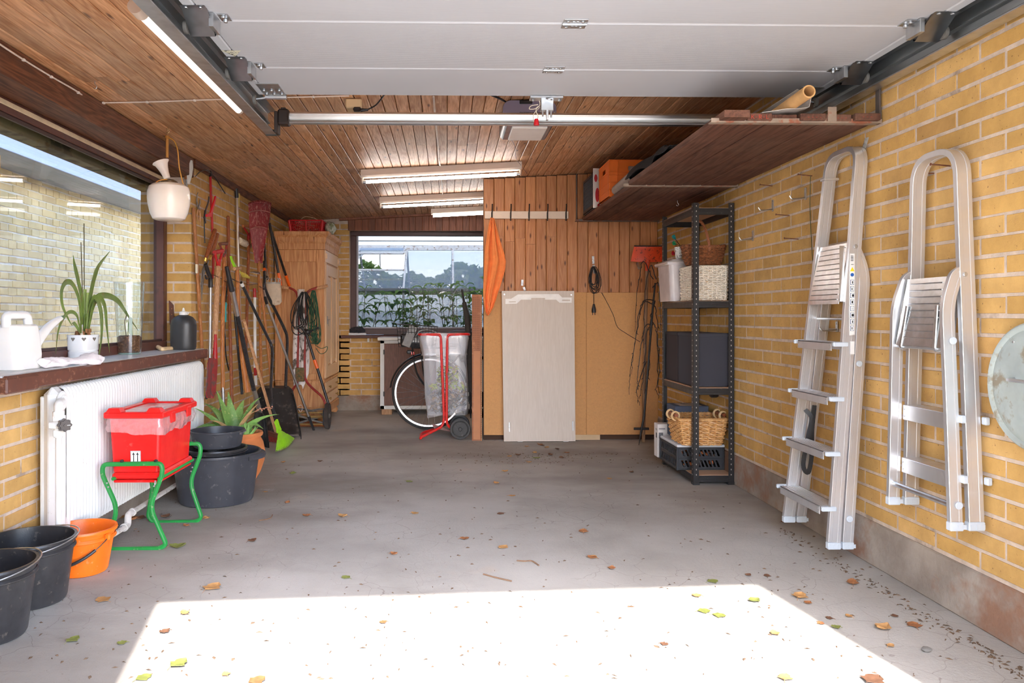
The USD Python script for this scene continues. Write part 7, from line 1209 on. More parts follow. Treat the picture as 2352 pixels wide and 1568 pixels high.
tips = [([(1500, 640), (1478, 600), (1468, 640), (1462, 690), (1458, 760)], 0.0), ([(1502, 690), (1480, 690), (1468, 720), (1456, 800), (1450, 860)], -.05), ([(1503, 700), (1478, 696), (1463, 760), (1448, 850), (1444, 905)], .04), ([(1500, 745), (1482, 750), (1472, 800), (1464, 870), (1466, 895)], -.04), ([(1498, 752), (1486, 760), (1480, 830), (1474, 890), (1468, 915)], .03), ([(1506, 640), (1496, 610), (1484, 650), (1480, 720), (1478, 800)], .06), ([(1502, 700), (1508, 720), (1510, 800), (1512, 880), (1514, 905)], -.04), ([(1500, 740), (1510, 770), (1514, 850), (1508, 890), (1514, 915)], .02), ([(1504, 690), (1494, 730), (1492, 800), (1490, 860), (1480, 905)], -.06), ([(1484, 830), (1470, 870), (1462, 900), (1470, 930)], 0.0), ([(1500, 660), (1512, 650), (1516, 700), (1517, 780)], 0.0)]
for px, d in tips:
    P = spl([W_(u, v, d * i / len(px)) for i, (u, v) in enumerate(px)], 7); P = P + r5.normal(0, 0.003, P.shape); b = t.part('branch', tube(P, np.linspace(0.0042, 0.0018, len(P)), 6), BLACKP)
    for i in range(6, len(P), 4): BLB.append(tube([P[i], P[i] + r5.normal(0, 0.008, 3) - (0, 0, 0.008)], [0.0038, 0.0015], 5))
t.part('bulb_holders', cat(*BLB), BLACKP, kind='stuff')
# ---------------------------------------------------------------- steel shelving rack and what stands on it
kx0, kx1, ky0, ky1 = 1.553, 1.812, 4.80, 5.50
RK = pm('rack_black', S(36, 35, 36), 0.42, var=0.15, sc=20, spots=(S(70, 66, 64), 40, 0.06))
MDF = pm('rack_mdf', S(190, 152, 122), 0.7, var=0.06, sc=60)
t = thing('shelving_rack', 'tall black perforated steel shelving rack against the yellow brick wall', 'shelf')
HL = pm('rack_hole_light', S(206, 198, 188), 0.6)  # pale paint stands for light showing through the post slots
RH = 1.775
for x, sx in ((kx0, 1), (kx1, -1)):
    for y, sy in ((ky0, 1), (ky1, -1)):
        p = t.part('post', cat(box((x, y, 0.0), (x + sx * 0.036, y + sy * 0.002, RH), 0.0006), box((x, y, 0.0), (x + sx * 0.002, y + sy * 0.036, RH), 0.0006), box((x - sx * 0.002, y - sy * 0.002, 0), (x + sx * 0.04, y + sy * 0.04, 0.02), 0.002)), RK)
        zz = np.arange(0.06, RH - 0.02, 0.0325)
        p.part('slot', cat(*[box((x + sx * 0.017, y - sy * 0.0008, z), (x + sx * 0.021, y - sy * 0.0002, z + 0.009)) for z in zz], *[box((x - sx * 0.0008, y + sy * 0.017, z), (x - sx * 0.0002, y + sy * 0.021, z + 0.009)) for z in zz]), HL, False, kind='stuff')
LV = [0.062, 0.611, 1.160, 1.745]
for z in LV:
    for y0, y1 in ((ky0 + 0.002, ky0 + 0.012), (ky1 - 0.012, ky1 - 0.002)): t.part('beam', cat(box((kx0 + 0.03, y0, z - 0.045), (kx1 - 0.03, y1, z - 0.003), 0.002), box((kx0 + 0.03, y0 - 0.002, z - 0.02), (kx1 - 0.03, y0, z - 0.014), 0.0008), box((kx0 + 0.03, y0 - 0.002, z - 0.032), (kx1 - 0.03, y0, z - 0.027), 0.0008)), RK)
    for x0, x1 in ((kx0 + 0.002, kx0 + 0.012), (kx1 - 0.012, kx1 - 0.002)): t.part('beam', cat(box((x0, ky0 + 0.03, z - 0.045), (x1, ky1 - 0.03, z - 0.003), 0.002), box((x0 - 0.002, ky0 + 0.03, z - 0.02), (x0, ky1 - 0.03, z - 0.014), 0.0008)), RK)
    t.part('shelf_board', box((kx0 + 0.004, ky0 + 0.004, z - 0.008), (kx1 - 0.004, ky1 - 0.004, z), 0.0015), MDF)
def wicker(t, x0, x1, y0, y1, z0, z1, flare, mat, rows=16, n_stake=12, r=0.005, corner=0.03, rim=0.009, amp=0.005):
    """A woven basket: strands wind in and out around upright stakes."""
    def peri(g, n): 
        q = np.array(sbox(x0 - g, y0 - g, x1 + g, y1 + g).buffer(-corner).buffer(corner, quad_segs=4).exterior.coords); ln = shapely.LineString(q); return np.array([[p.x, p.y] for p in (ln.interpolate(i / n, normalized=True) for i in range(n))])
    ns = 2 * int(n_stake); n = ns * 5; M = []
    for k in range(rows):
        f = (k + 0.5) / rows; p = peri(flare * f, n); c = p.mean(0); d = np.roll(p, -1, 0) - np.roll(p, 1, 0); nn = np.c_[d[:, 1], -d[:, 0]]; nn /= np.linalg.norm(nn, axis=1, keepdims=True) + 1e-9
        w = amp * np.cos(np.arange(n) / n * ns * math.pi + math.pi * (k % 2)); q = p + nn * w[:, None]; z = z0 + (z1 - z0) * f + 0.0015 * np.sin(np.arange(n) * 1.7 + k)
        M.append(tube(np.c_[q, z], r, 5, True))
    t.part('weave', cat(*M), mat, 60)
    p0, p1 = peri(0, ns), peri(flare, ns); t.part('stakes', cat(*[tube([(*a, z0), (*b, z1)], r * 0.8, 5) for a, b in zip(p0, p1)]), mat, 60)
    b = peri(flare, n); rm = [tube(np.c_[b + 0.004 * np.c_[np.cos(np.arange(n) * 0.9 + s), np.sin(np.arange(n) * 0.9 + s)], z1 + 0.004 * np.sin(np.arange(n) * 0.9 + s)], rim * 0.55, 6, True) for s in (0, 2.1, 4.2)]
    t.part('rim', cat(*rm), mat, 60); t.part('bottom', box((x0 + 0.006, y0 + 0.006, z0), (x1 - 0.006, y1 - 0.006, z0 + 0.006), 0.002), mat)
WWI = pm('white_wicker', S(232, 222, 206), 0.6, var=0.1, sc=40, spots=(S(190, 160, 124), 60, 0.15))
t = thing('wicker_basket', 'white rectangular wicker basket at the front of the rack shelf', 'basket')
wicker(t, 1.578, 1.795, yz(4.90, 1.6), yz(5.17, 1.6), 1.163, 1.378, 0.006, WWI, 19, 17, 0.0056, 0.02)
BWI = pm('dark_wicker', S(104, 62, 38), 0.55, var=0.35, sc=50, col2=S(158, 96, 58))
t = thing('handled_basket', 'dark brown oval wicker basket with a tall hoop handle on top of the white one', 'basket')
oc = np.array([1.68, yz(5.03, 1.68), 1.392]); M = []; n = 140
for k in range(11):
    f = k / 10; a = np.arange(n) / n * 2 * math.pi; rx_, ry_ = 0.105 + 0.030 * f ** 0.7, 0.095 + 0.025 * f ** 0.7; w = 0.005 * np.cos(a * 14 + math.pi * (k % 2)); M.append(tube(np.c_[oc[0] + np.cos(a) * (rx_ + w), oc[1] + np.sin(a) * (ry_ + w), oc[2] + 0.006 + 0.10 * f + 0.012 * np.cos(a) ** 2 * f + 0.0015 * np.sin(a * 31)], 0.0056, 5, True))
t.part('weave', cat(*M), BWI, 60); a = np.arange(28) / 28 * 2 * math.pi
t.part('stakes', cat(*[tube([(oc[0] + math.cos(q) * 0.105, oc[1] + math.sin(q) * 0.095, oc[2] + 0.004), (oc[0] + math.cos(q) * 0.135, oc[1] + math.sin(q) * 0.12, oc[2] + 0.112 + 0.012 * math.cos(q) ** 2)], 0.004, 5) for q in a]), BWI, 60)
a = np.linspace(0, 2 * math.pi, 90)[:-1]; t.part('rim', cat(*[tube(np.c_[oc[0] + np.cos(a) * (0.137 + 0.005 * np.sin(a * 18 + s)), oc[1] + np.sin(a) * (0.122 + 0.005 * np.sin(a * 18 + s)), oc[2] + 0.114 + 0.012 * np.cos(a) ** 2 + 0.006 * np.cos(a * 18 + s)], 0.0062, 6, True) for s in (0, 2.1, 4.2)]), BWI, 60)
g = np.linspace(0, math.pi, 60); t.part('hoop_handle', cat(*[tube(np.c_[oc[0] - 0.03 * np.sin(g) + 0.005 * np.cos(g * 14 + s), oc[1] - 0.125 * np.cos(g), oc[2] + 0.09 + 0.20 * np.sin(g) ** 0.8 + 0.005 * np.sin(g * 14 + s)], 0.0055, 6) for s in (0, 2.1, 4.2)]), pm('bark_wicker', S(150, 90, 56), 0.55, var=0.3, sc=60), 60); t.part('bottom', lathe([(0.001, 0), (1.0, 0), (1.0, 0.006), (0.001, 0.006)], 28, (0, 0, 0)).apply_scale([0.10, 0.09, 1]).apply_translation(oc), BWI)
BIN = pm('clear_bin_plastic', S(214, 204, 202), 0.3, var=0.04, sc=8, sss=0.25, coat=0.2)
t = thing('plastic_bin', 'cloudy clear plastic storage bin with lid overhanging the rack shelf', 'bin')
n0, n1, m0, m1 = 1.515, 1.77, yz(5.22, 1.5), yz(5.52, 1.5)
t.part('body', taper(n0 + 0.014, n1, m0 + 0.012, m1, 1.163, 1.42, 0.012, 0.03, 0.003), BIN, 40)
t.part('lid', cat(box((n0 - 0.018, m0 - 0.012, 1.412), (n1 + 0.016, m1 + 0.015, 1.436), 0.008), box((n0 + 0.02, m0 + 0.02, 1.43), (n1 - 0.02, m1 - 0.02, 1.452), 0.01)), BIN, 40, label='cloudy lid')
t.part('contents', box((n0 + 0.03, m0 + 0.14, 1.17), (n1 - 0.02, m1 - 0.02, 1.36), 0.01), pm('bin_contents', S(172, 132, 108), 0.8, var=0.2, sc=12))
t = thing('cup', 'white patterned beaker standing on the plastic bin lid behind the baskets', 'cup', m=cup(0.022, 0.028, 0.085, 0.002, 0.0, 24, (1.60, m0 + 0.07, 1.4525), 0.004), mat=pm('patterned_white', S(226, 224, 220), 0.3, spots=(S(60, 60, 64), 90, 0.3)))
fl_ = [((1547, 543), S(26, 120, 120), 'teal dart flight with yellow tip, highest of the darts on the rack'), ((1547, 558), S(30, 130, 84), 'green dart flight sticking out left of the dark basket'), ((1552, 566), S(176, 92, 30), 'brown-orange dart flight low beside the beaker'), ((1545, 581), S(170, 22, 40), 'crimson dart flight lowest, in front of the beaker')]
for i, ((u, v), c, lb) in enumerate(fl_):
    t = thing('dart', lb, 'dart'); y = m0 + 0.05 + 0.012 * i; a = atY(u, v, y); b = np.array([1.615, y + 0.03, min(a[2] - 0.012, 1.545) + 0.0])
    dx = (b - a) / np.linalg.norm(b - a); t.part('shaft', tube([a, b], 0.0022, 6), BLACKP); M = frame(a, dx)
    fl2 = Polygon([(-0.012, 0.0), (-0.004, 0.016), (0.014, 0.012), (0.03, 0.001), (0.03, -0.001), (0.014, -0.012), (-0.004, -0.016)]); t.part('flight', cat(ext(fl2, 0.0008, M), ext(fl2, 0.0008, M @ rot(90, (1, 0, 0)))), pm(f'dart_flight_{["teal", "green", "rust", "crimson"][i]}', c, 0.4), False)
FAB = pm('charcoal_fabric', S(60, 60, 68), 0.95, var=0.08, sc=120, bump=0.0005, bsc=400)
FAB2 = pm('brown_black_fabric', S(54, 46, 48), 0.95, var=0.08, sc=120, bump=0.0005, bsc=400)
for nm, y0, y1, mt, lb in (('storage_cube', yz(4.89, 1.6), yz(5.21, 1.6), FAB, 'charcoal fabric storage box at the front of the middle rack shelf'), ('storage_cube', yz(5.225, 1.6), yz(5.50, 1.6), FAB2, 'brown-black fabric storage box behind the charcoal one')):
    t = thing(nm, lb, 'box'); t.part('body', box((1.572, y0, 0.613), (1.80, y1, 0.938), 0.006), mt); t.part('lid', box((1.568, y0 - 0.004, 0.93), (1.804, y1 + (0.004 if y1 < 5.3 else -0.004), 0.953), 0.004), mt)
t = thing('wall_socket', 'small black round fitting on the bricks behind the rack', 'socket', m=cat(lathe([(0.001, 0), (0.026, 0), (0.03, 0.01), (0.03, 0.04), (0.024, 0.05), (0.001, 0.05)], 18, (XR, 5.12, 0.545), (-1, 0, 0))), mat=BLACKP)
# bottom of the rack
CRK = pm('crate_black', S(48, 50, 54), 0.5, var=0.12, sc=14)
t = thing('black_crate', 'black slotted plastic crate of oddments at the bottom of the rack', 'crate')
q0, q1, w0, w1, s0, s1 = 1.50, 1.80, yz(4.99, 1.5), yz(5.38, 1.5), 0.0635, 0.212
def slot_wall(L_, H_, bars, n, th, M):
    base = sbox(0, 0, L_, H_); holes = []
    for (a, b) in bars:
        for i in range(n):
            x = 0.022 + (L_ - 0.05) * i / n; w = (L_ - 0.05) / n * 0.58; holes.append(Polygon([(x, b), (x + w, b), (x + w + 0.018, a), (x + 0.018, a)]).buffer(-0.003).buffer(0.003))
    return ext(base.difference(shapely.union_all(holes)), th, M)
bars = [(0.018, 0.062), (0.088, 0.13)]
t.part('side_wall', slot_wall(q1 - q0, s1 - s0, bars, 10, 0.005, toY(w0 + 0.005) @ np.array([[1, 0, 0, q0], [0, 1, 0, s0], [0, 0, 1, 0], [0, 0, 0, 1.0]])), CRK, False)
t.part('side_wall', slot_wall(q1 - q0, s1 - s0, bars, 10, 0.005, toY(w1) @ np.array([[1, 0, 0, q0], [0, 1, 0, s0], [0, 0, 1, 0], [0, 0, 0, 1.0]])), CRK, False)
toX = lambda x: np.array([[0, 0, 1.0, x], [1.0, 0, 0, 0], [0, 1.0, 0, 0], [0, 0, 0, 1]])
for x in (q0, q1 - 0.005): t.part('side_wall', slot_wall(w1 - w0, s1 - s0, bars, 12, 0.005, toX(x) @ np.array([[1, 0, 0, w0], [0, 1, 0, s0], [0, 0, 1, 0], [0, 0, 0, 1.0]])), CRK, False)
t.part('frame', cat(*[box((q0 - 0.004, y - 0.004, z), (q1 + 0.004, y + 0.004, z + 0.008), 0.002) for y in (w0, w1) for z in (s0, s0 + 0.07, s1 - 0.008)], *[box((x - 0.004, w0, z), (x + 0.004, w1, z + 0.008), 0.002) for x in (q0, q1) for z in (s0, s0 + 0.07, s1 - 0.008)], *[cbox((x, y, (s0 + s1) / 2), (0.014, 0.014, s1 - s0), 0.003) for x in (q0, q1) for y in (w0, w1)], box((q0, w0, s0), (q1, w1, s0 + 0.004))), CRK)
IT = [[] for _ in range(3)]
for i in range(90): IT[i % 3].append(cbox((r4.uniform(q0 + 0.03, q1 - 0.03), r4.uniform(w0 + 0.025, w1 - 0.03), s0 + 0.01 + r4.uniform(0, 0.11)), r4.uniform(0.01, 0.03, 3), 0.004))
tt = thing('oddments', 'small mixed oddments showing through the slots of the black crate', 'oddments', kind='stuff')
for m_, (nm, c) in zip(IT, (('odd_orange', S(214, 120, 70)), ('odd_grey', S(150, 150, 154)), ('odd_dark', S(70, 62, 60)))): tt.part('pieces', cat(*m_), pm(nm, c, 0.6, var=0.2))
t = thing('tray_lid', 'light grey plastic tray lid between the black crate and the honey basket', 'lid', m=cat(box((q0 - 0.008, w0 - 0.02, s1 + 0.001), (q1 + 0.004, w1 - 0.02, s1 + 0.018), 0.004)), mat=pm('light_grey_plastic', S(206, 208, 212), 0.4, var=0.04))
HWI = pm('honey_wicker', S(214, 150, 84), 0.42, var=0.2, sc=40, coat=0.25, col2=S(232, 184, 122))
t = thing('honey_basket', 'honey-coloured wicker basket with brown wooden handles low on the rack', 'basket')
h0, h1 = s1 + 0.020, 0.40
wicker(t, 1.525, 1.775, yz(4.93, 1.5), yz(5.20, 1.5), h0, h1, 0.03, HWI, 13, 13, 0.0066, 0.03, 0.012, 0.006)
for x in (1.492, 1.805):
    yc = yz(5.065, 1.6); t.part('handle', tube([(x, yc - 0.08, h1 + 0.018), (x, yc + 0.08, h1 + 0.018)], 0.0125, 12), pm('handle_stain', S(140, 78, 48), 0.4, var=0.15, sc=20), label='brown wooden dowel handle')
    for y in (yc - 0.055, yc + 0.055): a = np.linspace(0, 2 * math.pi, 18)[:-1]; t.part('handle_loop', cat(*[tube(np.c_[x + 0.024 * np.cos(a), np.full(17, y + e), h1 + 0.012 + 0.028 * np.sin(a)], 0.0055, 6, True) for e in (-0.008, 0.004)]), pm('pale_loop', S(226, 190, 140), 0.45, var=0.1))
t = thing('blue_box', 'slate blue carton with a picture label behind the honey basket', 'box')
t.part('body', box((1.56, yz(5.24, 1.6), s1 + 0.02), (1.79, yz(5.44, 1.6), 0.448), 0.003), pm('slate_blue_card', S(74, 84, 104), 0.7, var=0.08, sc=20)); t.part('label', box((1.60, yz(5.26, 1.6), 0.448), (1.75, yz(5.41, 1.6), 0.4488)), pm('photo_label', S(176, 160, 146), 0.5, var=0.25, sc=18, spots=(S(80, 90, 110), 14, 0.3)), label='printed picture label')
t = thing('printer_box', 'white printed carton at the far end of the lowest rack shelf', 'box')
yb1 = yz(5.425, 1.5); t.part('body', box((1.492, yb1, 0.064), (1.79, yz(5.52, 1.5), 0.30), 0.003), pm('white_card', S(226, 220, 216), 0.6, var=0.04))
t.part('print', cat(box((1.4916, yb1 + 0.015, 0.20), (1.4922, yb1 + 0.05, 0.235)), *[box((1.4915, yb1 + 0.012, 0.262 - i * 0.008), (1.4921, yb1 + 0.06, 0.265 - i * 0.008)) for i in range(2)], box((1.50, yb1 - 0.0006, 0.20), (1.53, yb1, 0.24)), *[box((1.50, yb1 - 0.0006, 0.26 + i * 0.008), (1.545, yb1, 0.2635 + i * 0.008)) for i in range(2)], box((1.505, yb1 - 0.0006, 0.09), (1.525, yb1, 0.11))), pm('grey_print', S(110, 108, 110), 0.6), False)
# ---------------------------------------------------------------- hanging shelf along the right wall
t = thing('hanging_shelf', 'long dark brown plank shelf hung below the ceiling along the right wall', 'shelf')
SHW = wood('shelf_dark', S(78, 46, 34), S(112, 70, 52), ax=1, sc=0.8, rough=0.7, rnd=0.28, dirt=(S(134, 104, 86), 3.0, 0.4))
gx0, gx1, gz = 1.128, 1.80, 1.872
ed = np.linspace(gx0, gx1, 7)
fronts = [3.10, 3.15, 3.17, 3.15, 3.16, 3.14]
for i in range(6):
    ym = 4.755
    t.part('plank', box((ed[i] + 0.003, fronts[i], gz + 0.001 * (i % 2)), (ed[i + 1] - 0.003, ym, gz + 0.03), 0.0025), SHW, False); t.part('plank', box((ed[i] + 0.003 + (0.03 if i == 0 else 0), ym + 0.003, gz + 0.001 * ((i + 1) % 2)), (ed[i + 1] - 0.003, 6.545, gz + 0.03), 0.0025), SHW, False)
IRON = pm('grey_iron_paint', S(150, 132, 116), 0.6, var=0.25, sc=12, spots=(S(150, 90, 66), 16, 0.35))
IRON2 = pm('dark_iron', S(92, 82, 76), 0.6, var=0.25, sc=20, spots=(S(120, 76, 58), 20, 0.3))
for y, m_ in ((3.165, IRON), (4.74, IRON), (6.50, IRON2)):
    b = t.part('bracket', cat(box((gx0 - 0.03, y, gz - 0.006), (gx1 + 0.015, y + 0.035, gz - 0.001), 0.001), box((gx0 - 0.03, y - 0.003, gz - 0.006), (gx1 + 0.015, y, gz + 0.012), 0.001)), m_)
    b.part('strap', box((gx1 + 0.004, y, gz - 0.006), (gx1 + 0.012, y + 0.03, 2.045 if y < 4 else ceil_z(1.8) - 0.01), 0.001), IRON2)
    if y < 4: b.part('tab', box((1.585, y - 0.006, gz + 0.0), (1.622, y - 0.003, gz + 0.06), 0.001), IRON)
b.part('end_strap', box((gx0 - 0.02, 6.53, gz), (gx0 - 0.012, 6.55, ceil_z(1.1) - 0.01), 0.001), IRON2)
RL = pm('red_chalk', S(176, 62, 44), 0.8)
tm = meshkit.text_mesh('K-R-L', 0.017, 0.0012, False); tm.apply_scale([0.075 / tm.bounds[1][0], 1, 1]); pp = atY(1746, 273, 3.147)
t.part('chalk_mark', mv(tm, np.array([[1.0, 0, 0, ed[1] + 0.018], [0, 0, -1.0, fronts[1] + 0.0005], [0, 1.0, 0, gz + 0.006], [0, 0, 0, 1]])), RL, False, label='red chalk letters on the plank end')
t.part('chalk_mark', cat(*[mv(meshkit.text_mesh(s, 0.013, 0.0012), np.array([[1.0, 0, 0, x], [0, 0, -1.0, y + 0.0005], [0, 1.0, 0, gz + 0.008], [0, 0, 0, 1]])) for s, x, y in (('- - - -', ed[3] + 0.03, fronts[3]), ('- - - -', ed[4] + 0.03, fronts[4]), ('- - -', ed[5] + 0.03, fronts[5]))]), RL, False)
t.part('screw_hook', tube(spl([(1.62, 5.35, gz), (1.62, 5.35, gz - 0.015), (1.628, 5.35, gz - 0.03), (1.62, 5.35, gz - 0.04), (1.612, 5.35, gz - 0.032)], 4), 0.002, 6), GALV)
tz = gz + 0.031
t = thing('orange_crate', 'orange plastic crate on the hanging shelf edge', 'crate')
OC = pm('orange_crate_plastic', S(232, 112, 30), 0.42, var=0.08, sc=8)
e0, e1, f0, f1, g0, g1 = atY(1399, 410, yz(5.42, 1.2))[0], 1.53, yz(5.42, 1.2), yz(5.78, 1.2), tz, 2.165
def crate_face(w, h, handle=True):
    p = sbox(0, 0, w, h)
    if handle: p = p.difference(sbox(w / 2 - 0.055, h * 0.70, w / 2 + 0.055, h * 0.83).buffer(0.0).buffer(-0.008).buffer(0.008))
    return p
A_ = np.array([[1, 0, 0, e0], [0, 1, 0, g0], [0, 0, 1, 0], [0, 0, 0, 1.0]])
t.part('side_wall', cat(ext(crate_face(e1 - e0, g1 - g0), 0.005, toY(f0 + 0.006) @ A_), *[box((e0 - 0.003, f0 - 0.004, z), (e1 + 0.003, f0 + 0.003, z + 0.006), 0.001) for z in (g0 + 0.05, g0 + 0.10, g0 + 0.15, g1 - 0.09, g1 - 0.012)], *[box((x, f0 - 0.004, g0), (x + 0.008, f0 + 0.003, g1), 0.001) for x in (e0, e0 + 0.06, e1 - 0.06, e1 - 0.008)]), OC, False)
t.part('side_wall', ext(crate_face(e1 - e0, g1 - g0), 0.005, toY(f1) @ A_), OC, False)
A2 = np.array([[1, 0, 0, f0], [0, 1, 0, g0], [0, 0, 1, 0], [0, 0, 0, 1.0]])
for x in (e0, e1 - 0.005): t.part('side_wall', cat(ext(crate_face(f1 - f0, g1 - g0), 0.005, toX(x) @ A2), *[box((x - 0.003, f0, z), (x + 0.008, f1, z + 0.006), 0.001) for z in (g0 + 0.05, g0 + 0.10, g1 - 0.09, g1 - 0.012)]), OC, False)
t.part('bottom', box((e0, f0, g0), (e1, f1, g0 + 0.005)), OC)
t = thing('white_bag', 'crumpled white plastic bag in the orange crate', 'bag', m=jit(mv(trimesh.creation.icosphere(3, 1.0), np.diag([0.12, 0.10, 0.115, 1.0]), ((e0 + e1) / 2 + 0.03, (f0 + f1) / 2, g0 + 0.17)), 0.03, 16, 9), mat=pm('white_film', S(222, 212, 206), 0.4, var=0.12, sc=16), sm=50)
t = thing('metal_pipe', 'short grey metal pipe lying on the edge of the hanging shelf', 'pipe', m=lathe([(0.028, 0), (0.034, 0), (0.034, 0.55), (0.028, 0.55), (0.028, 0)], 28, (1.168, yz(4.80, 1.15), tz + 0.035), (0.03, 1, 0)), mat=pm('grey_pipe', S(150, 146, 140), 0.5, metal=0.4, var=0.2, sc=20))
t = thing('black_fabric', 'black crumpled fabric lying along the edge of the hanging shelf', 'cloth')
P = np.array([[(1.135 + 0.16 * s + 0.02 * math.sin(y * 9), y, tz + 0.016 + (0.055 + 0.02 * math.sin(y * 6.0)) * math.sin(min(s * 1.15, 1) * math.pi) ** 0.7 * (1 if 4.0 < y < 4.78 else 0.5) + 0.012 * math.sin(s * 14 + y * 17)) for s in np.linspace(0, 1, 22)] for y in np.linspace(3.95, 4.80, 44)])
t.part('cloth', grid(P, 0.004), pm('black_fabric', S(34, 33, 36), 0.9, var=0.2, sc=20), 60); 
t = thing('fruit_carton', 'black fruit crate with white and red printed cardboard end on the shelf', 'crate')
c0 = atY(1357, 440, yz(5.98, 1.2)); x0, y0, y1 = c0[0] + 0.02, yz(5.98, 1.2), yz(6.42, 1.2)
t.part('lattice', cat(lattice_wall((x0 + 0.07, y0, tz), (x0 + 0.40, y0, tz), (x0 + 0.07, y0, 2.17), (x0 + 0.40, y0, 2.17), 16, 8, 0.004), lattice_wall((x0 + 0.006, y0, tz), (x0 + 0.006, y1, tz), (x0 + 0.006, y0, 2.17), (x0 + 0.006, y1, 2.17), 16, 8, 0.004)), CRK, False); t.part('frame', cat(box((x0, y0, 2.16), (x0 + 0.40, y0 + 0.012, 2.18), 0.002), box((x0, y1 - 0.01, tz), (x0 + 0.4, y1, 2.18), 0.002), box((x0 + 0.39, y0, tz), (x0 + 0.4, y1, 2.18), 0.002), box((x0, y0, tz), (x0 + 0.4, y1, tz + 0.006)), box((x0, y0, tz), (x0 + 0.01, y1, tz + 0.03)), box((x0, y0, 2.16), (x0 + 0.01, y1, 2.18))), CRK)
cd = t.part('card_end', box((x0 - 0.004, y0 - 0.006, tz), (x0 + 0.062, y0 - 0.001, 2.21), 0.001), pm('white_print_card', S(226, 214, 204), 0.6), label='white cardboard end printed with red shapes')
red = pm('red_print', S(196, 34, 40), 0.5); blob = lambda x, z, rx_, rz_: mv(ext(affinity.scale(Point(0, 0).buffer(1), rx_, rz_), 0.0008), toY(y0 - 0.0055), (x0 + x, 0, z))
cd.part('print', cat(blob(0.03, tz + 0.10, 0.016, 0.055), blob(0.018, tz + 0.23, 0.012, 0.03), blob(0.040, tz + 0.02, 0.01, 0.012)), red, False); cd.part('leaf_print', blob(0.05, 2.165, 0.007, 0.03), pm('green_print', S(50, 110, 60), 0.5), False)
t = thing('cardboard_tube', 'tan cardboard tube poking out from the front of the hanging shelf', 'tube', m=lathe([(0.020, 0), (0.026, 0), (0.026, 0.9), (0.020, 0.9), (0.020, 0)], 28, (1.43, 3.0, tz + 0.045), (0.02, 1, -0.025)), mat=pm('cardboard_tan', S(206, 160, 104), 0.75, var=0.1, sc=20))
t = thing('plastic_gutter', 'milky plastic sheet folded around the cardboard tube', 'sheet')
t.part('sheet', grid(np.array([[(x, y + 0.06 * abs(x - 1.43) * 6, z) for x, z in ((1.31, tz + 0.004), (1.40, tz + 0.012), (1.40 + 0.06, tz + 0.014), (1.50, tz + 0.024), (1.51, tz + 0.06), (1.47, tz + 0.085), (1.44, tz + 0.09))] for y in (3.12, 3.4, 3.8, 4.1)]), 0.002), pm('milky_plastic', S(206, 200, 194), 0.3, var=0.08, sss=0.2), 40)
# ---------------------------------------------------------------- right wall: ladders, lid, hooks and nails
LALU = pm('ladder_aluminium', (0.70, 0.70, 0.71), 0.36, metal=0.82, var=0.05, sc=6, stretch=(1, 1, 0.3), rvar=0.06)
LALU2 = pm('ladder_plate', (0.68, 0.69, 0.70), 0.24, metal=0.92, var=0.06, sc=9, rvar=0.05)
CAPP = pm('ladder_grey_cap', S(196, 204, 212), 0.45, var=0.05)
def band(P, D, depth, th, ch=0.0015, rib=True):
    """A flat bar swept along P; D points across its broad side."""
    P = np.asarray(P, float); D = np.broadcast_to(np.array(D, float), P.shape); D = D / np.linalg.norm(D, axis=1, keepdims=True); t = np.gradient(P, axis=0); t /= np.linalg.norm(t, axis=1, keepdims=True); D = D - t * (D * t).sum(1, keepdims=True); D /= np.linalg.norm(D, axis=1, keepdims=True); N = np.cross(t, D)
    h, q = depth / 2, th / 2; c = min(ch, q * 0.6); r = 0.0018 if rib else 0
    pr = [(-h, -q + c), (-h + c, -q), (-h * .45, -q), (-h * .4, -q + r), (h * .4, -q + r), (h * .45, -q), (h - c, -q), (h, -q + c), (h, q - c), (h - c, q), (h * .45, q), (h * .4, q - r), (-h * .4, q - r), (-h * .45, q), (-h + c, q), (-h, q - c)]
    n = len(pr); V = np.concatenate([[p + d * a + m * b for a, b in pr] for p, d, m in zip(P, D, N)]); k = len(P)
    F = [(i * n + j, i * n + (j + 1) % n, (i + 1) * n + (j + 1) % n, (i + 1) * n + j) for i in range(k - 1) for j in range(n)]
    m = mk(V, F); e = [mk(V[s:s + n], [(0, j, j + 1) for j in range(1, n - 1)]) for s in (0, (k - 1) * n)]; m = cat(m, *e); m.fix_normals(); return m
def foot(t, p, d=0.056, w=0.026): t.part('foot', cat(box(p + (-d / 2, -w / 2, -0.03), p + (d / 2, w / 2, 0.0), 0.003), *[box(p + (-d / 2 + 0.006 + i * 0.018, -w / 2 - 0.001, -0.024), p + (-d / 2 + 0.018 + i * 0.018, -w / 2 + 0.001, -0.008)) for i in range(3)]), CAPP, label='grey plastic foot')
# five-step ladder, hung from its hooped top
t = thing('step_ladder', 'tall aluminium step ladder with five treads, hung nearest the black rack', 'ladder')
fx_ = lambda z: 1.624 + (z - 0.10) / 1.55 * 0.121 + 0.027
yn, yf = lambda z: 3.245 + 0.012 * (z - 0.1), lambda z: 3.672 - 0.094 * (z - 0.1)
zt = 1.795
hp = [(fx_(0.10), yn(0.1), 0.10), (fx_(0.9), yn(0.9), 0.9), (fx_(1.55), yn(1.55), 1.55), (fx_(zt), yn(1.7) + 0.0, zt), (fx_(zt), yf(1.7) - 0.0, zt - 0.0), (fx_(1.55), yf(1.55), 1.55), (fx_(0.9), yf(0.9), 0.9), (fx_(0.10), yf(0.1), 0.10)]
t.part('stile_hoop', band(fil(hp, 0.085, 9), (1, 0, 0), 0.054, 0.023), LALU, 30)
rx_ = lambda z: fx_(z) + 0.052 if z < 1.2 else fx_(z) + 0.052
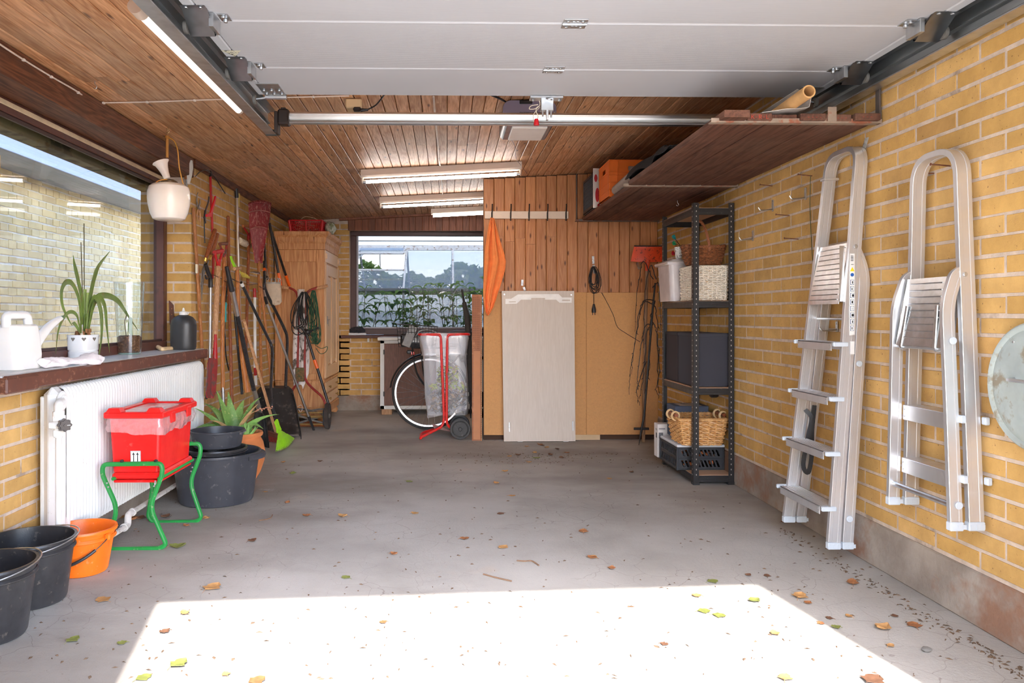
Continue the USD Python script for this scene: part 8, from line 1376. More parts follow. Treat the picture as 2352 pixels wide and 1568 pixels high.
for s, yy in ((-1, yn), (1, yf)):
    o_ = 0.0
    P = fil([(rx_(0.1) + 0.008, yy(0.1) + o_, 0.10), (rx_(0.7) + 0.004, yy(0.7) + o_, 0.7), (rx_(1.25), yy(1.25) + o_, 1.25), (fx_(1.37), yy(1.37) + o_ - s * 0.012, 1.372)], 0.09, 8)
    t.part('rear_leg', band(P, (1, 0, 0), 0.046, 0.020), LALU, 30)
    foot(t, np.array([fx_(0.1), yy(0.1), 0.10])); foot(t, np.array([rx_(0.1) + 0.008, yy(0.1), 0.10]), 0.048)
    t.part('pivot', bolt((fx_(1.36), yy(1.36) + s * 0.012, 1.36), (0, s, 0), 0.009, 0.005), GALV)
    t.part('button', disc((rx_(0.86), yy(0.86) + s * 0.0105, 0.86), 0.013, 0.005, (0, s, 0), 16, 0.002), CAPP); t.part('button', disc((rx_(0.2) + 0.006, yy(0.2) + s * 0.0105, 0.2), 0.014, 0.005, (0, s, 0), 16, 0.002), CAPP)
for z in (0.250, 0.483, 0.716, 0.949):
    x = fx_(z) - 0.02; a, b = yn(z) + 0.012, yf(z) - 0.012
    g = t.part('tread', cat(box((x - 0.045, a, z - 0.004), (x + 0.05, b, z), 0.001), box((x - 0.045, a, z - 0.035), (x - 0.041, b, z), 0.001), box((x + 0.046, a, z - 0.035), (x + 0.05, b, z), 0.001), *[box((x - 0.043 + i * 0.012, a, z), (x - 0.040 + i * 0.012, b, z + 0.0014)) for i in range(8)]), LALU)
    for y0, y1 in ((a - 0.035, a - 0.020), (b + 0.020, b + 0.035)): g.part('tread_cap', box((x - 0.050, min(y0, y1), z - 0.016), (x - 0.036 + 0.05, max(y0, y1), z + 0.003), 0.003), CAPP)
    for y in (a - 0.001, b + 0.001): g.part('rivet', cat(*[bolt((x - 0.0455, y + (0.012 if y < 3.4 else -0.012), z - zz), (-1, 0, 0), 0.003, 0.002) for zz in (0.012, 0.028)]), GALV)
pz0, pz1 = 1.115, 1.38; P0 = lambda y, z: np.array([fx_(z) - 0.040 + (z - pz0) * 0.10, y, z])
PR = lambda s, z: P0(yn(z) + 0.02 + (yf(z) - yn(z) - 0.04) * s, z)
pl = t.part('platform', cat(grid(np.array([[PR(s, z) for s in (0, 1)] for z in (pz0, pz1)]), 0.002), *[tube([PR(0.06, z) - (0.001, 0, 0), PR(0.94, z) - (0.001, 0, 0)], 0.0022, 6) for z in np.linspace(pz0 + 0.02, pz1 - 0.02, 11)]), LALU2, 30, label='folded ribbed platform')
for yy, s in ((yn, 1),): pl.part('platform_side', box(P0(yy(1.2) + s * 0.012, pz0) + (0.0, -0.001, 0.01), P0(yy(1.2) + s * 0.012, pz0) + (0.022, 0.001, 0.25), 0.0008), LALU2)
t.part('hinge_rod', rod((fx_(1.05) + 0.02, yn(1.05), 1.05), (fx_(1.05) + 0.02, yf(1.05), 1.05), 0.006), GALV)
lb = t.part('label_strip', box((fx_(1.15) - 0.012, yn(1.15) - 0.0135, 0.98), (fx_(1.15) + 0.010, yn(1.15) - 0.0118, 1.33)), pm('ladder_label', S(226, 224, 220), 0.5), label='pictogram label strip')
lx = fx_(1.15); ly = yn(1.15) - 0.0142
lb.part('pictogram', cat(*[box((lx - 0.009, ly, 1.0 + i * 0.028), (lx + 0.007, ly + 0.0008, 1.0215 + i * 0.028)) for i in range(8)]), pm('label_blue', S(70, 84, 120), 0.5)); lb.part('pictogram_field', cat(*[box((lx - 0.0075, ly - 0.0006, 1.0015 + i * 0.028), (lx + 0.0055, ly + 0.0002, 1.020 + i * 0.028)) for i in range(8)]), PAPER)
lb.part('figure', cat(*[box((lx - 0.004 + 0.002 * (i % 2), ly - 0.0012, 1.005 + i * 0.028), (lx - 0.001 + 0.003 * (i % 3), ly - 0.0004, 1.016 + i * 0.028)) for i in range(8)], box((lx - 0.006, ly - 0.0004, 1.282), (lx + 0.005, ly + 0.0006, 1.284)), *[box((lx - 0.007, ly - 0.0004, 1.298 + k * 0.005), (lx + 0.004, ly + 0.0006, 1.300 + k * 0.005)) for k in range(5)]), INK)
lb.part('warning_triangle', mv(ext([(-0.0095, -0.008), (0.0095, -0.008), (0, 0.010)], 0.0012), toY(ly + 0.0002), (lx - 0.001, 0, 1.262)), pm('warning_yellow', S(244, 208, 30), 0.5)); lb.part('warning_disc', disc((lx - 0.001, ly + 0.0005, 1.239), 0.0075, 0.0012, (0, -1, 0), 16), pm('warning_blue', S(30, 90, 170), 0.5))
t.part('sticker', box((lx - 0.010, yn(0.93) - 0.0135, 0.90), (lx + 0.008, yn(0.93) - 0.0118, 0.955)), pm('ladder_label', None))
t.part('hand_grip', cat(box((fx_(1.72) - 0.034, yf(1.68) - 0.02, 1.688), (fx_(1.72) + 0.034, yf(1.68) + 0.026, 1.700), 0.002)), LALU)
st_ = t.part('strap', cat(*[strip(spl([(fx_(0.62) + 0.01, yf(0.62) - 0.016, 0.62), (fx_(0.6) + 0.035, yf(0.6) - 0.03, 0.58), (fx_(0.5) + 0.03, yf(0.5) - 0.035, 0.50), (fx_(0.4) + 0.02, yf(0.4) - 0.03, 0.36), (fx_(0.4) + 0.045, yf(0.4) - 0.028, 0.32), (fx_(0.4) + 0.06, yf(0.4) - 0.03, 0.40), (fx_(0.5) + 0.05, yf(0.5) - 0.03, 0.52), (fx_(0.6) + 0.055, yf(0.62) - 0.016, 0.64)], 6), 0.02, (0.2, 1, 0), 0.002)]), BLACKP, label='black webbing strap'); t.part('strap', cat(*[strip(spl([(rx_(0.55), yn(0.55) + 0.016, 0.56), (rx_(0.5) - 0.01, yn(0.5) + 0.03, 0.46), (rx_(0.4), yn(0.4) + 0.025, 0.38)], 5), 0.02, (0.2, 1, 0), 0.002)]), BLACKP, label='black webbing strap')
# smaller ladder, hung back to front
t = thing('step_ladder', 'shorter aluminium step ladder hung with its folded platform showing, right of the taller one', 'ladder')
yn2, yf2 = lambda z: 2.540 + 0.055 * (z - 0.37), lambda z: 2.897 - 0.040 * (z - 0.37)
mx = 1.772; zt = 1.645
hp = [(mx, yn2(0.37), 0.375), (mx, yn2(0.9), 0.9), (mx, yn2(1.4), 1.4), (mx, yn2(1.6), zt), (mx, yf2(1.6), zt), (mx, yf2(1.4), 1.4), (mx, yf2(0.9), 0.9), (mx, yf2(0.37), 0.375)]
t.part('stile_hoop', band(fil(hp, 0.10, 10), (1, 0, 0), 0.052, 0.022), LALU, 30)
for s, yy in ((-1, yn2), (1, yf2)):
    P = fil([(1.704, yy(0.37), 0.375), (1.704, yy(0.8), 0.80), (1.702, yy(1.10), 1.10), (1.735, yy(1.2), 1.20), (mx - 0.012, yy(1.22), 1.215)], 0.09, 9)
    t.part('rear_leg', band(P, (1, 0, 0), 0.042, 0.020), LALU, 30); foot(t, np.array([mx, yy(0.37), 0.375])); foot(t, np.array([1.704, yy(0.37), 0.375]), 0.046)
    t.part('pivot', bolt((mx - 0.01, yy(1.2) + s * 0.0115, 1.205), (0, s, 0), 0.008, 0.005), GALV)
    for z in (0.98, 0.43): t.part('button', disc((1.712, yy(z) + s * 0.0105, z), 0.013, 0.005, (0, s, 0), 16, 0.002), CAPP)
for z in (0.70, 0.50):
    g = t.part('tread', cat(box((mx - 0.045, yn2(z) + 0.011, z - 0.028), (mx - 0.040, yf2(z) - 0.011, z + 0.028), 0.001), box((mx - 0.043, yn2(z) + 0.011, z + 0.024), (mx + 0.03, yf2(z) - 0.011, z + 0.028), 0.001)), LALU)
    g.part('tread_cap', box((mx - 0.05, yn2(z) - 0.024, z + 0.004), (mx - 0.032, yn2(z) + 0.0, z + 0.03), 0.003), CAPP); g.part('tread_cap', cat(box((mx + 0.028, yn2(z) - 0.03, z - 0.002), (mx + 0.045, yn2(z) - 0.008, z + 0.024), 0.003)), CAPP)
    for y in (yn2(z) + 0.022, yf2(z) - 0.022): g.part('rivet', cat(*[bolt((mx - 0.0455, y, z + d), (-1, 0, 0), 0.003, 0.002) for d in (-0.014, 0.012)]), GALV)
t.part('cross_tube', rod((1.704, yn2(0.42), 0.425), (1.704, yf2(0.42), 0.425), 0.010), GALV)
pz0, pz1 = 0.955, 1.20; P2_ = lambda s, z: np.array([1.69 + (z - pz0) * 0.16, yn2(z) + 0.02 + (yf2(z) - yn2(z) - 0.04) * s, z])
pl = t.part('platform', cat(grid(np.array([[P2_(s, z) for s in (0, 1)] for z in (pz0, pz1)]), 0.002), *[tube([P2_(0.12, z) - (0.001, 0, 0), P2_(0.88, z) - (0.001, 0, 0)], 0.0026, 6) for z in np.linspace(pz0 + 0.03, pz1 - 0.02, 9)]), LALU2, 30, label='folded ribbed platform plate')
for s, yy in ((0, yn2), (1, yf2)): pl.part('platform_side', mk([P2_(s, pz0), P2_(s, pz1), P2_(s, pz1) + (0.04, 0.002, 0), P2_(s, pz0) + (0.05, 0.002, 0.02), P2_(s, pz0) + (0, 0.002, 0), P2_(s, pz1) + (0, 0.002, 0)], [(0, 1, 2), (0, 2, 3), (2, 1, 5), (3, 2, 4)]), LALU2)
t.part('hinge_rod', rod((1.70, yn2(0.95), 0.952), (1.70, yf2(0.95), 0.952), 0.008), GALV)
for y in (yn2(1) + 0.05, yf2(1) - 0.05): t.part('brace', cat(tube([(1.688, y, 0.952), (1.705, y + (0.012 if y < 2.7 else -0.012), 1.10)], 0.009, 8, squash=0.5), lathe([(0.008, -0.006), (0.014, -0.006), (0.014, 0.006), (0.008, 0.006)], 14, (1.70, y, 0.952), (0, 1, 0))), GALV)
# galvanised lid
t = thing('bin_lid', 'round galvanised metal lid hung at the right edge of the brick wall', 'lid')
LIDM = pm('weathered_zinc', S(176, 186, 182), 0.55, metal=0.25, var=0.14, sc=8, spots=(S(150, 140, 120), 12, 0.25), bump=0.0008, bsc=60)
lc = np.array([XR - 0.004, 2.312, 0.845])
t.part('disc', lathe([(0.196, 0.0), (0.200, 0.004), (0.200, 0.02), (0.194, 0.026), (0.186, 0.026), (0.178, 0.020), (0.168, 0.024), (0.150, 0.030), (0.06, 0.036), (0.001, 0.037)], 64, lc, (-1, 0, 0)), LIDM, 40)
t.part('handle', tube(fil([lc + (-0.034, -0.06, 0.02), lc + (-0.07, -0.05, 0.02), lc + (-0.07, 0.05, 0.02), lc + (-0.034, 0.06, 0.02)], 0.025), 0.006, 8), GALV)
for a in (2.6, 2.9, 0.5): t.part('rivet', bolt(lc + (-0.027, math.sin(a) * 0.155 * (1 if a < 1 else -1) , math.cos(a) * 0.155), (-1, 0, 0), 0.005, 0.003), GALV)
t = thing('lid_nail', 'rusty nail that carries the galvanised lid', 'nail', m=rod((XR - 0.036, 2.312, 1.03), (XR + 0.005, 2.312, 1.035), 0.0025, 6), mat=STEEL)
# hooks and nails in the wall
HK = pm('hook_zinc', (0.5, 0.49, 0.47), 0.4, metal=1.0, var=0.2, sc=40)
def wall_hook(u, v0, v1, lb, arm=True):
    a, b = atX(u, v0, XR - 0.004), atX(u, v1, XR - 0.004); t = thing('wall_hook', lb, 'hook')
    t.part('plate', cat(box((XR - 0.006, a[1] - 0.010, b[2]), (XR - 0.002, a[1] + 0.010, a[2]), 0.001), *[bolt((XR - 0.006, a[1], a[2] + (b[2] - a[2]) * f), (-1, 0, 0), 0.0045, 0.002) for f in (0.2, 0.75)]), HK)
    if arm: t.part('arm', tube(fil([(XR - 0.004, a[1], b[2] + 0.01), (XR - 0.075, a[1], b[2] + 0.004), (XR - 0.085, a[1], b[2] + 0.022)], 0.01), 0.0042, 6), HK)
wall_hook(1850, 431, 459, 'zinc wall hook high on the bricks just left of the taller ladder')
wall_hook(1775, 459, 485, 'zinc wall hook between the rack post and the dangling green wire')
wall_hook(1729, 529, 553, 'lowest of the zinc wall hooks beside the black rack')
wall_hook(1922, 738, 762, 'zinc wall hook seen between the legs of the taller ladder')
wall_hook(1989, 740, 768, 'zinc wall hook just right of the taller ladder', False)
t = thing('ladder_hook', 'grey angled steel hook carrying the hoop of the taller ladder', 'hook')
a = atX(1983, 342, XR - 0.01); b = atX(1990, 316, XR - 0.05); t.part('plate', cat(mk([a + (0, -0.012, 0), a + (0, 0.012, 0), b + (0, 0.012, 0), b + (0, -0.012, 0), a + (0.004, -0.012, -0.002), a + (0.004, 0.012, -0.002), b + (0.004, 0.012, -0.002), b + (0.004, -0.012, -0.002)], [(0, 3, 2, 1), (4, 5, 6, 7), (0, 1, 5, 4), (1, 2, 6, 5), (2, 3, 7, 6), (3, 0, 4, 7)]), bolt(b * .4 + a * .6 + (-0.003, 0, 0), (-0.8, 0, 0.4), 0.005, 0.003)), HK); t.part('wall_plate', box((XR - 0.005, a[1] - 0.012, a[2] - 0.07), (XR - 0.001, a[1] + 0.012, a[2] + 0.004), 0.001), HK)
NAIL = pm('rusty_nail', S(120, 78, 58), 0.6, metal=0.3, var=0.3, sc=60)
for (u0, v0, u1, v1), lb in (((1836, 401, 1867, 404), 'rusty nail in the wall with a green wire tied to it'), ((1757, 424, 1776, 427), 'rusty nail in the wall below the hanging shelf bracket'), ((1818, 548, 1834, 549), 'rusty nail left of the taller ladder at its platform height'), ((1802, 493, 1814, 495), 'bent thin nail under the zinc hook left of the taller ladder'), ((2112, 402, 2146, 398), 'left rusty nail carrying the shorter ladder'), ((2166, 379, 2184, 381), 'right rusty nail carrying the shorter ladder')):
    b = atX(u1, v1, XR + 0.004); t = thing('nail', lb, 'nail'); e = b + np.array([-0.075, 0.0, (v1 - v0) * 0.001 + 0.004]); t.part('shank', rod(e, b, 0.0028, 7), NAIL); t.part('head', disc(e, 0.0055, 0.002, (1, 0, 0), 8), NAIL)
t = thing('green_wire', 'thin dark green wire dangling from a nail on the brick wall', 'wire', m=tube(spl([atX(1862, 404, XR - 0.05), atX(1861, 420, XR - 0.02), atX(1860, 470, XR - 0.012), atX(1862, 520, XR - 0.012), atX(1866, 590, XR - 0.010), atX(1870, 606, XR - 0.01)], 6), 0.0016, 5), mat=pm('dark_green_wire', S(62, 76, 48), 0.6))
# ---------------------------------------------------------------- leaves and litter on the floor
r6 = np.random.default_rng(31)
def dry_leaf(c, L_, a, curl):
    g = np.linspace(-1, 1, 7); w = L_ * 0.42 * (1 - np.abs(g) ** 2.2) + 0.001; P = np.array([[(x * L_ / 2, s * ww * (1 + 0.25 * math.sin(7 * x + s)), 0.002 + curl * L_ * (x * x * 0.35 + s * s * 0.30) + r6.uniform(0, 0.0015)) for s in (-1, -0.4, 0.4, 1)] for x, ww in zip(g, w)])
    m = cat(grid(P, 0.0008), tube([(L_ / 2, 0, 0.003 + curl * L_ * .35), (L_ * 0.75, 0.003, 0.002)], 0.0007, 4)); m.apply_transform(rot(math.degrees(a))); m.apply_translation(np.array(c) - (0, 0, m.bounds[0][2] - 0.0005)); return m
LB = [pm('dry_leaf', S(150, 96, 56), 0.8, var=0.25, sc=60), pm('dark_dry_leaf', S(104, 70, 48), 0.8, var=0.25, sc=60), pm('tan_leaf', S(176, 130, 78), 0.8, var=0.2, sc=60)]
LG = pm('green_leaf', S(116, 120, 58), 0.6, var=0.25, sc=60)
brown = [(237, 1378, .07), (487, 1351, .09), (303, 1194, .09), (322, 1191, .07), (275, 1190, .07), (262, 1210, .05), (380, 1188, .06), (474, 1191, .05), (428, 1208, .04), (579, 1243, .05), (704, 1185, .05), (787, 1186, .06), (953, 1180, .05), (905, 1273, .04), (1067, 1238, .05), (1155, 1258, .06), (1160, 1083, .05), (1140, 1110, .05), (1176, 1139, .05), (1340, 1222, .06), (1360, 1281, .05), (880, 1430, .03), (425, 1410, .04), (378, 1452, .04), (519, 1550, .03), (590, 1565, .06), (1958, 1341, .055), (1837, 1371, .07), (2027, 1444, .065), (2100, 1437, .06), (1885, 1432, .03), (1855, 1385, .035), (2055, 1415, .03), (1780, 1456, .04), (1526, 1480, .03), (1803, 1558, .05), (2005, 1563, .08), (1600, 1369, .04), (1800, 1200, .035), (1362, 1280, .05), (1405, 1306, .04), (1718, 1322, .03), (1762, 1323, .035), (1240, 1022, .05), (1256, 1028, .05), (1280, 1031, .05), (1228, 1040, .05), (1302, 1040, .05), (1190, 1046, .05), (1210, 1026, .04), (1290, 1052, .05), (1265, 1045, .05), (1150, 1180, .05), (1246, 1023, .05), (1170, 1048, .05), (1215, 1062, .04), (660, 1155, .04), (650, 1062, .04), (735, 1060, .04), (610, 1130, .035), (1400, 1100, .04), (1450, 1085, .04), (1905, 1420, .03), (1950, 1416, .03), (2045, 1484, .03)]
green = [(408, 1257, .07), (167, 1471, .045), (280, 1478, .03), (410, 1527, .055), (330, 1557, .045), (940, 1106, .05), (672, 1088, .05), (1617, 1404, .045), (1652, 1414, .045), (1732, 1380, .045), (1637, 1336, .045), (1232, 1052, .06), (795, 1327, .04), (1920, 1442, .03)]
OWN = {(237, 1378): 'tan dry leaf on the shaded floor between the orange bucket and the sunlit patch', (487, 1351): 'long tan leaf just above the sunlit patch towards its left corner', (2005, 1563): 'large orange-tan leaf at the bottom picture edge in the sunlit patch', (2027, 1444): 'orange-brown leaf in the shade nearest the sunlit patch slanting right edge', (1837, 1371): 'large dry leaf just outside the right corner of the sunlit patch', (1958, 1341): 'red-brown leaf on the floor below the shorter ladder', (590, 1565): 'dry leaf cut by the bottom picture edge at the left of the sunlit patch', (303, 1194): 'dry leaf against the pipe joint behind the orange bucket', (474, 1191): 'upright curled leaf beside the rear foot of the green stool'}
for u, v, L_ in brown: thing('fallen_leaf', OWN.get((u, v), 'small dry curled brown leaf lying on the concrete floor'), 'leaf', 'dry brown leaves scattered over the floor', m=dry_leaf(atZ(u, v, 0), L_ * 0.85, r6.uniform(0, 6.3), r6.uniform(0.1, 0.5)), mat=LB[int(r6.integers(3))], sm=50)
for u, v, L_ in green: thing('green_leaf', 'small yellowish green leaf lying on the concrete floor', 'leaf', 'greenish leaves scattered over the floor', m=dry_leaf(atZ(u, v, 0), L_, r6.uniform(0, 6.3), r6.uniform(0.1, 0.4)), mat=LG, sm=50)
for px, lb in ((((1187, 1287), (1205, 1288), (1222, 1288), (1238, 1298)), 'forked thin twig lying in the middle of the floor'), (((1110, 1318), (1140, 1326), (1175, 1334)), 'straight thin twig lying just before the sunlit floor'), (((595, 1195), (620, 1190), (626, 1182)), 'small bent twig lying before the terracotta pot')):
    thing('twig', lb, 'twig', m=tube(spl([atZ(u, v, 0.004) for u, v in px], 5), 0.003, 6), mat=pm('twig_bark', S(120, 92, 70), 0.85, var=0.2, sc=60))
thing('pebble', 'small grey pebble on the shaded floor at right', 'stone', m=jit(ball(atZ(2128, 1490, 0.007), 0.013, (1.3, 1, 0.55)), 0.003, 60), mat=pm('pebble_grey', S(120, 116, 110), 0.8))
SPK = []
for i in range(900):
    if i < 520: u, v = r6.uniform(60, 2300), r6.uniform(1040, 1560)
    elif i < 700: u, v = 1250 + r6.normal(0, 130), 1040 + abs(r6.normal(0, 16))
    else:
        s = r6.uniform(0, 1); u, v = 1790 + 560 * s, 1205 + 330 * s + abs(r6.normal(0, 14))
    p = atZ(u, v, 0)
    if p[0] > XR - 0.02 or p[0] < XL + 0.1: continue
    L_ = r6.uniform(0.004, 0.013); a = r6.uniform(0, 6.3); d = np.array([math.cos(a), math.sin(a), 0]) * L_; e = np.array([-d[1], d[0], 0]) * r6.uniform(0.15, 0.5)
    SPK.append(mk([p - d, p + e + (0, 0, 0.003), p + d, p - e, p + (0, 0, 0.004)], [(0, 3, 4), (3, 2, 4), (2, 1, 4), (1, 0, 4)]))
thing('debris', 'fine leaf crumbs and grit strewn over the concrete floor', 'litter', kind='stuff', m=SPK, mat=pm('litter_brown', S(104, 82, 62), 0.9, var=0.4, sc=30))
# ---------------------------------------------------------------- behind the back window: greenhouse, shrubs, hedge, white house wall
GY = 10.6
GV = lambda u, v, d=0.0: atY(u, v, yz(GY + d, 0))
GW = pm('greenhouse_white', S(226, 226, 224), 0.5, var=0.08, sc=8, spots=(S(150, 120, 96), 26, 0.25))
GB = pm('greenhouse_bar', S(150, 152, 152), 0.5, var=0.1)
GGL = pane_mat('greenhouse_glass', (0.80, 0.86, 0.90), 1.0, 0.02, 0.16, haze=((0.7, 0.76, 0.82), 0.10), power=2.5)
t = thing('greenhouse', 'white-framed glass greenhouse with a raised roof vent beyond the back window', 'greenhouse')
gz0 = GV(960, 664)[2]; gz1 = GV(960, 570, 0.9)[2]; gxa, gxb = -2.2, 3.4
t.part('gutter', box((gxa, GY - 0.04, gz0 - 0.03), (gxb, GY + 0.04, gz0 + 0.015), 0.006), pm('gutter_grey', S(112, 116, 120), 0.5))
t.part('ridge', box((gxa, GY + 0.86, gz1 - 0.035), (gxb, GY + 0.94, gz1 + 0.045), 0.006), GW)
t.part('ridge_rail', box((gxa, GY + 0.86, gz1 + 0.10), (gxb, GY + 0.90, gz1 + 0.112)), GB)
xs_ = []
for u in (723, 820, 932, 1040, 1140, 1240, 1340): xs_.append(GV(u, 600, 0.6)[0])
for x in xs_:
    t.part('roof_bar', tube([(x, GY, gz0), (x, GY + 0.9, gz1)], 0.016, 6), GW); t.part('wall_bar', box((x - 0.015, GY - 0.015, -0.2), (x + 0.015, GY + 0.015, gz0), 0.003), GB)
    t.part('rear_bar', tube([(x, GY + 1.8, gz0), (x, GY + 0.9, gz1)], 0.016, 6), GB)
for i, (a, b) in enumerate(zip([gxa] + xs_, xs_ + [gxb])):
    if abs(a - xs_[1]) < 1e-6: vs = 0.45
    else: vs = 1.0
    t.part('roof_pane', mk([(a + .01, GY, gz0 + .01), (b - .01, GY, gz0 + .01), (b - .01, GY + 0.9 * vs, gz0 + (gz1 - gz0) * vs), (a + .01, GY + 0.9 * vs, gz0 + (gz1 - gz0) * vs)], [(0, 1, 2, 3)]), GGL, False)
    t.part('wall_pane', mk([(a + .01, GY, -0.2), (b - .01, GY, -0.2), (b - .01, GY, gz0), (a + .01, GY, gz0)], [(0, 1, 2, 3)]), GGL, False)
va, vb = xs_[1] + 0.02, xs_[2] - 0.02; q0, q1 = np.array([0, GY + 0.9, gz1 + 0.03]), np.array([0, GY + 0.36, gz0 + (gz1 - gz0) * 0.5 + 0.20])
v = t.part('roof_vent', cat(*[tube([(x, *q0[1:]), (x, *q1[1:])], 0.016, 6) for x in (va, vb)], *[tube([(va, *q[1:]), (vb, *q[1:])], 0.016, 6) for q in (q0, q1)]), GW, label='roof vent propped open'); v.part('vent_pane', mk([(va, *q0[1:]), (vb, *q0[1:]), (vb, *q1[1:]), (va, *q1[1:])], [(0, 1, 2, 3)]), GGL, False); v.part('prop', tube([((va + vb) / 2, *q1[1:]), ((va + vb) / 2, q1[1] + 0.03, q1[2] - 0.20)], 0.006, 5), GB)
t.part('vent_sill', tube([(xs_[1], GY + 0.40, gz0 + (gz1 - gz0) * 0.45), (xs_[2], GY + 0.40, gz0 + (gz1 - gz0) * 0.45)], 0.016, 6), GW)
t.part('brace', tube([GV(822, 594, 0.3), GV(838, 580, 0.7)], 0.01, 5), GW)
LFG = {}
def leaf_mat(name, c, c2, tr=0.45):
    N = {'g': ('geometry', {}), 'n': ('noise_texture', {'scale': 6.0, 'detail': 3.0}), 'r': ('rgb_ramp', {'ramp': [(0.3, c), (0.7, c2)]}), 'p': ('principled_bsdf', {'roughness': 0.45}), 't': ('translucent_bsdf', {}), 'm': ('mix_closure', {'fac': tr})}
    MATS[name] = usdkit.material(stage, f'/World/Looks/{name}', N, [('g.position', 'n.vector'), ('n.fac', 'r.fac'), ('r.color', 'p.base_color'), ('r.color', 't.color'), ('p.BSDF', 'm.closure1'), ('t.BSDF', 'm.closure2')], surface='m.closure'); return MATS[name]
SL = leaf_mat('shrub_leaf', S(70, 104, 44), S(110, 140, 62)); HL_ = leaf_mat('hedge_leaf', S(84, 112, 56), S(134, 152, 84)); SL2 = leaf_mat('pale_shrub_leaf', S(96, 130, 58), S(140, 166, 80))
r7 = np.random.default_rng(77)
def shrub(label, x, y, h, n_stem, mat_, leaf_l=0.16):
    t = thing('shrub', label, 'shrub'); ST, n = [], 0
    for s in range(n_stem):
        b = np.array([x + r7.normal(0, 0.12), y + r7.normal(0, 0.10), -0.2]); e = b + np.array([r7.normal(0, 0.16), r7.normal(0, 0.12), h * r7.uniform(0.75, 1.0) + 0.2]); P = spl([b, (b + e) / 2 + r7.normal(0, 0.04, 3), e], 6); ST.append(tube(P, np.linspace(0.008, 0.003, len(P)), 5))
        k = 0
        for i in np.linspace(5, len(P) - 1, 8):
            p = P[int(i)]
            for w in range(2):
                a = k * 1.9 + w * math.pi + r7.normal(0, 0.4); L_ = leaf_l * r7.uniform(0.6, 1.15); d = np.array([math.cos(a), math.sin(a), r7.uniform(-0.25, 0.5)]); Q_ = [p, p + d * L_ * 0.5 + (0, 0, 0.02), p + d * L_ - (0, 0, 0.03 * L_ / 0.16)]
                Q_ = spl(Q_, 3); m = strip(Q_, L_ * 0.42 * np.array([0.1, .5, .85, 1, .85, .5, 0.04]), (0, 0, 1), 0.0, 0.18); t.part('leaf', m, mat_, 60)
            k += 1
    t.part('stems', cat(*ST), pm('shrub_stem', S(110, 104, 66), 0.7), 60); return t
for i, (u, d, h, lb) in enumerate([(838, -0.55, 1.12, 'broad-leaved green shrub behind the left end of the back window'), (905, -0.35, 1.20, 'tall leafy shrub left of the middle of the back window'), (958, -0.6, 1.10, 'lower leafy shrub at the middle of the back window'), (1010, -0.35, 1.22, 'dense leafy shrub right of the middle of the back window'), (1065, -0.5, 1.20, 'leafy shrub behind the saddle end of the back window'), (1110, -0.4, 1.15, 'leafy shrub half hidden by the partition')]):
    p = GV(u, 760, d); shrub(lb, p[0], p[1], h * 1.3, 6, SL if i % 2 else SL2, 0.17)
def hedge(name, label, x0, x1, y0, y1, z0, z1, n, mat_, L_=0.11):
    t = thing(name, label, 'hedge', kind='stuff'); M = []
    for i in range(n):
        p = np.array([r7.uniform(x0, x1), r7.uniform(y0, y1), z0 + (z1 - z0) * r7.uniform(0, 1) ** 0.8]); p[2] += 0.10 * math.sin(p[0] * 3.1) + 0.06 * math.sin(p[0] * 8.3); d = r7.normal(0, 1, 3); d[2] *= 0.5; d /= np.linalg.norm(d); l = L_ * r7.uniform(0.6, 1.2); s = np.cross(d, r7.normal(0, 1, 3)); s /= np.linalg.norm(s); M.append(mk([p - d * l / 2, p + s * l * 0.3, p + d * l / 2, p - s * l * 0.3], [(0, 1, 2), (0, 2, 3)]))
    t.part('foliage', cat(*M), mat_, False, kind='stuff'); return t
hedge('hedge', 'leafy hedge seen through the greenhouse roof', -3.2, 4.2, 12.7, 13.3, 1.15, 1.82, 5200, HL_, 0.16)
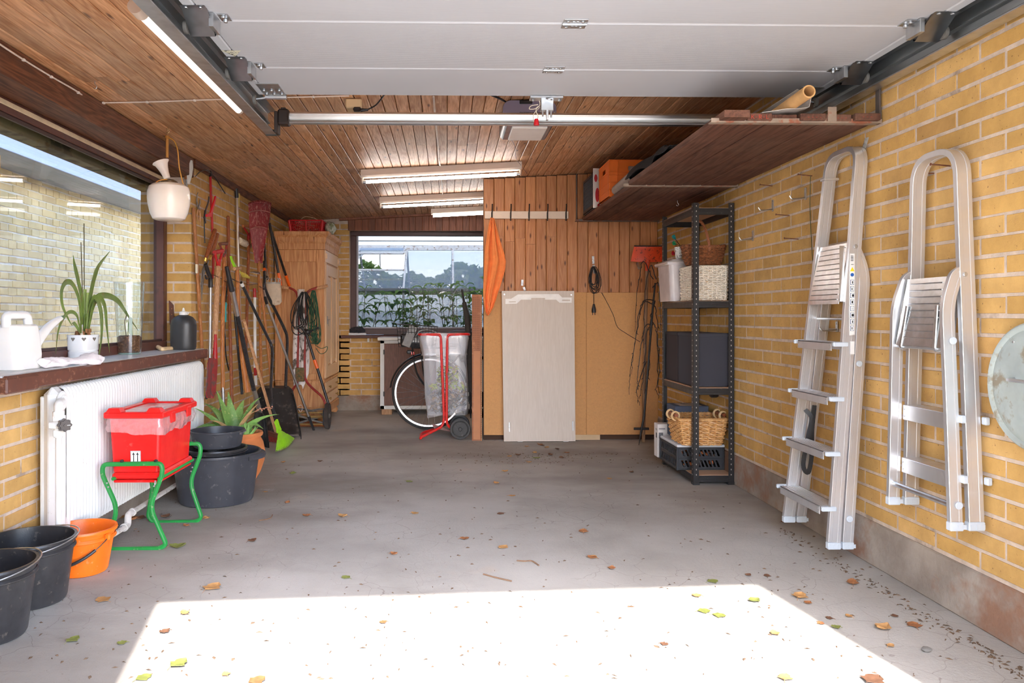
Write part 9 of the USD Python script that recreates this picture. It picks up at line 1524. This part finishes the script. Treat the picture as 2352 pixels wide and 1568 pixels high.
thing('white_house', 'bright white rendered house wall far behind the hedge', 'house', m=cat(box((-9, 21, -0.3), (14, 21.3, 1.52)), box((-9, 20.4, 1.52), (14, 21.4, 1.60))), mat=pm('white_render', S(236, 236, 234), 0.8, var=0.04), sm=False)
struct('lawn', box((-12, 8.95, -0.3), (14, 20.9, -0.2)), pm('bright_paving', S(214, 210, 200), 0.9, var=0.1, sc=3))

thing('garden_wall', 'low white garden wall behind the shrubs outside the back window', 'wall', m=box((-5, 12.35, -0.3), (6, 12.55, 1.40), 0.01), mat=pm('white_garden_wall', S(240, 240, 238), 0.85, var=0.04), sm=False)
# ---------------------------------------------------------------- outside: the neighbour's wall beyond the left window
NX = -3.65
t = thing('neighbour_wall', 'pale yellow brick wall of the next building with a blue-grey eave, beyond the left window', 'wall', m=box((NX - 0.3, 1.5, 0), (NX - 0.004, 13.5, 2.28)), mat=MORTAR_OUT, sm=False)
bricks(t, (NX - 0.004, 0, 0), (0, 1, 0), (1, 0, 0), (4.5, 11.0), (0.0, 2.27), 0.03, 0.0, BRICK_OUT, bond='cross', proud=0.008, gap=0.014, seed=5, ragged=0.003)
t.part('fascia_board', box((-3.17, 1.2, 2.25), (-3.14, 13.6, 2.40), 0.004), pm('fascia_paint', S(150, 160, 182), 0.6, var=0.1, stretch=(1, 0.1, 1), sc=8), label='blue-grey board along the eave')
t.part('soffit', box((NX - 0.3, 1.2, 2.28), (-3.16, 13.6, 2.30)), pm('soffit_paint', S(160, 166, 176), 0.7))
t.part('roof', box((-9, 1.2, 2.40), (-3.10, 13.6, 2.46)), pm('neighbour_roof', S(120, 116, 112), 0.9))
struct('terrain', box((-30, -60, -0.5), (30, 80, -0.21)), pm('far_ground', S(150, 156, 120), 0.95, var=0.2))
struct('path', box((-3.65, YF, -0.2), (-2.0, 14, -0.02)), pm('gap_gravel', S(170, 162, 150), 0.95, var=0.25, sc=40))
thing('house', 'tall rendered house beside the drive whose shadow falls across the pale brick wall', 'house', m=box((-12, -9, -0.2), (-2.3, 2.0, 5.6)), mat=pm('house_render', S(206, 196, 176), 0.9), sm=False)
finish()
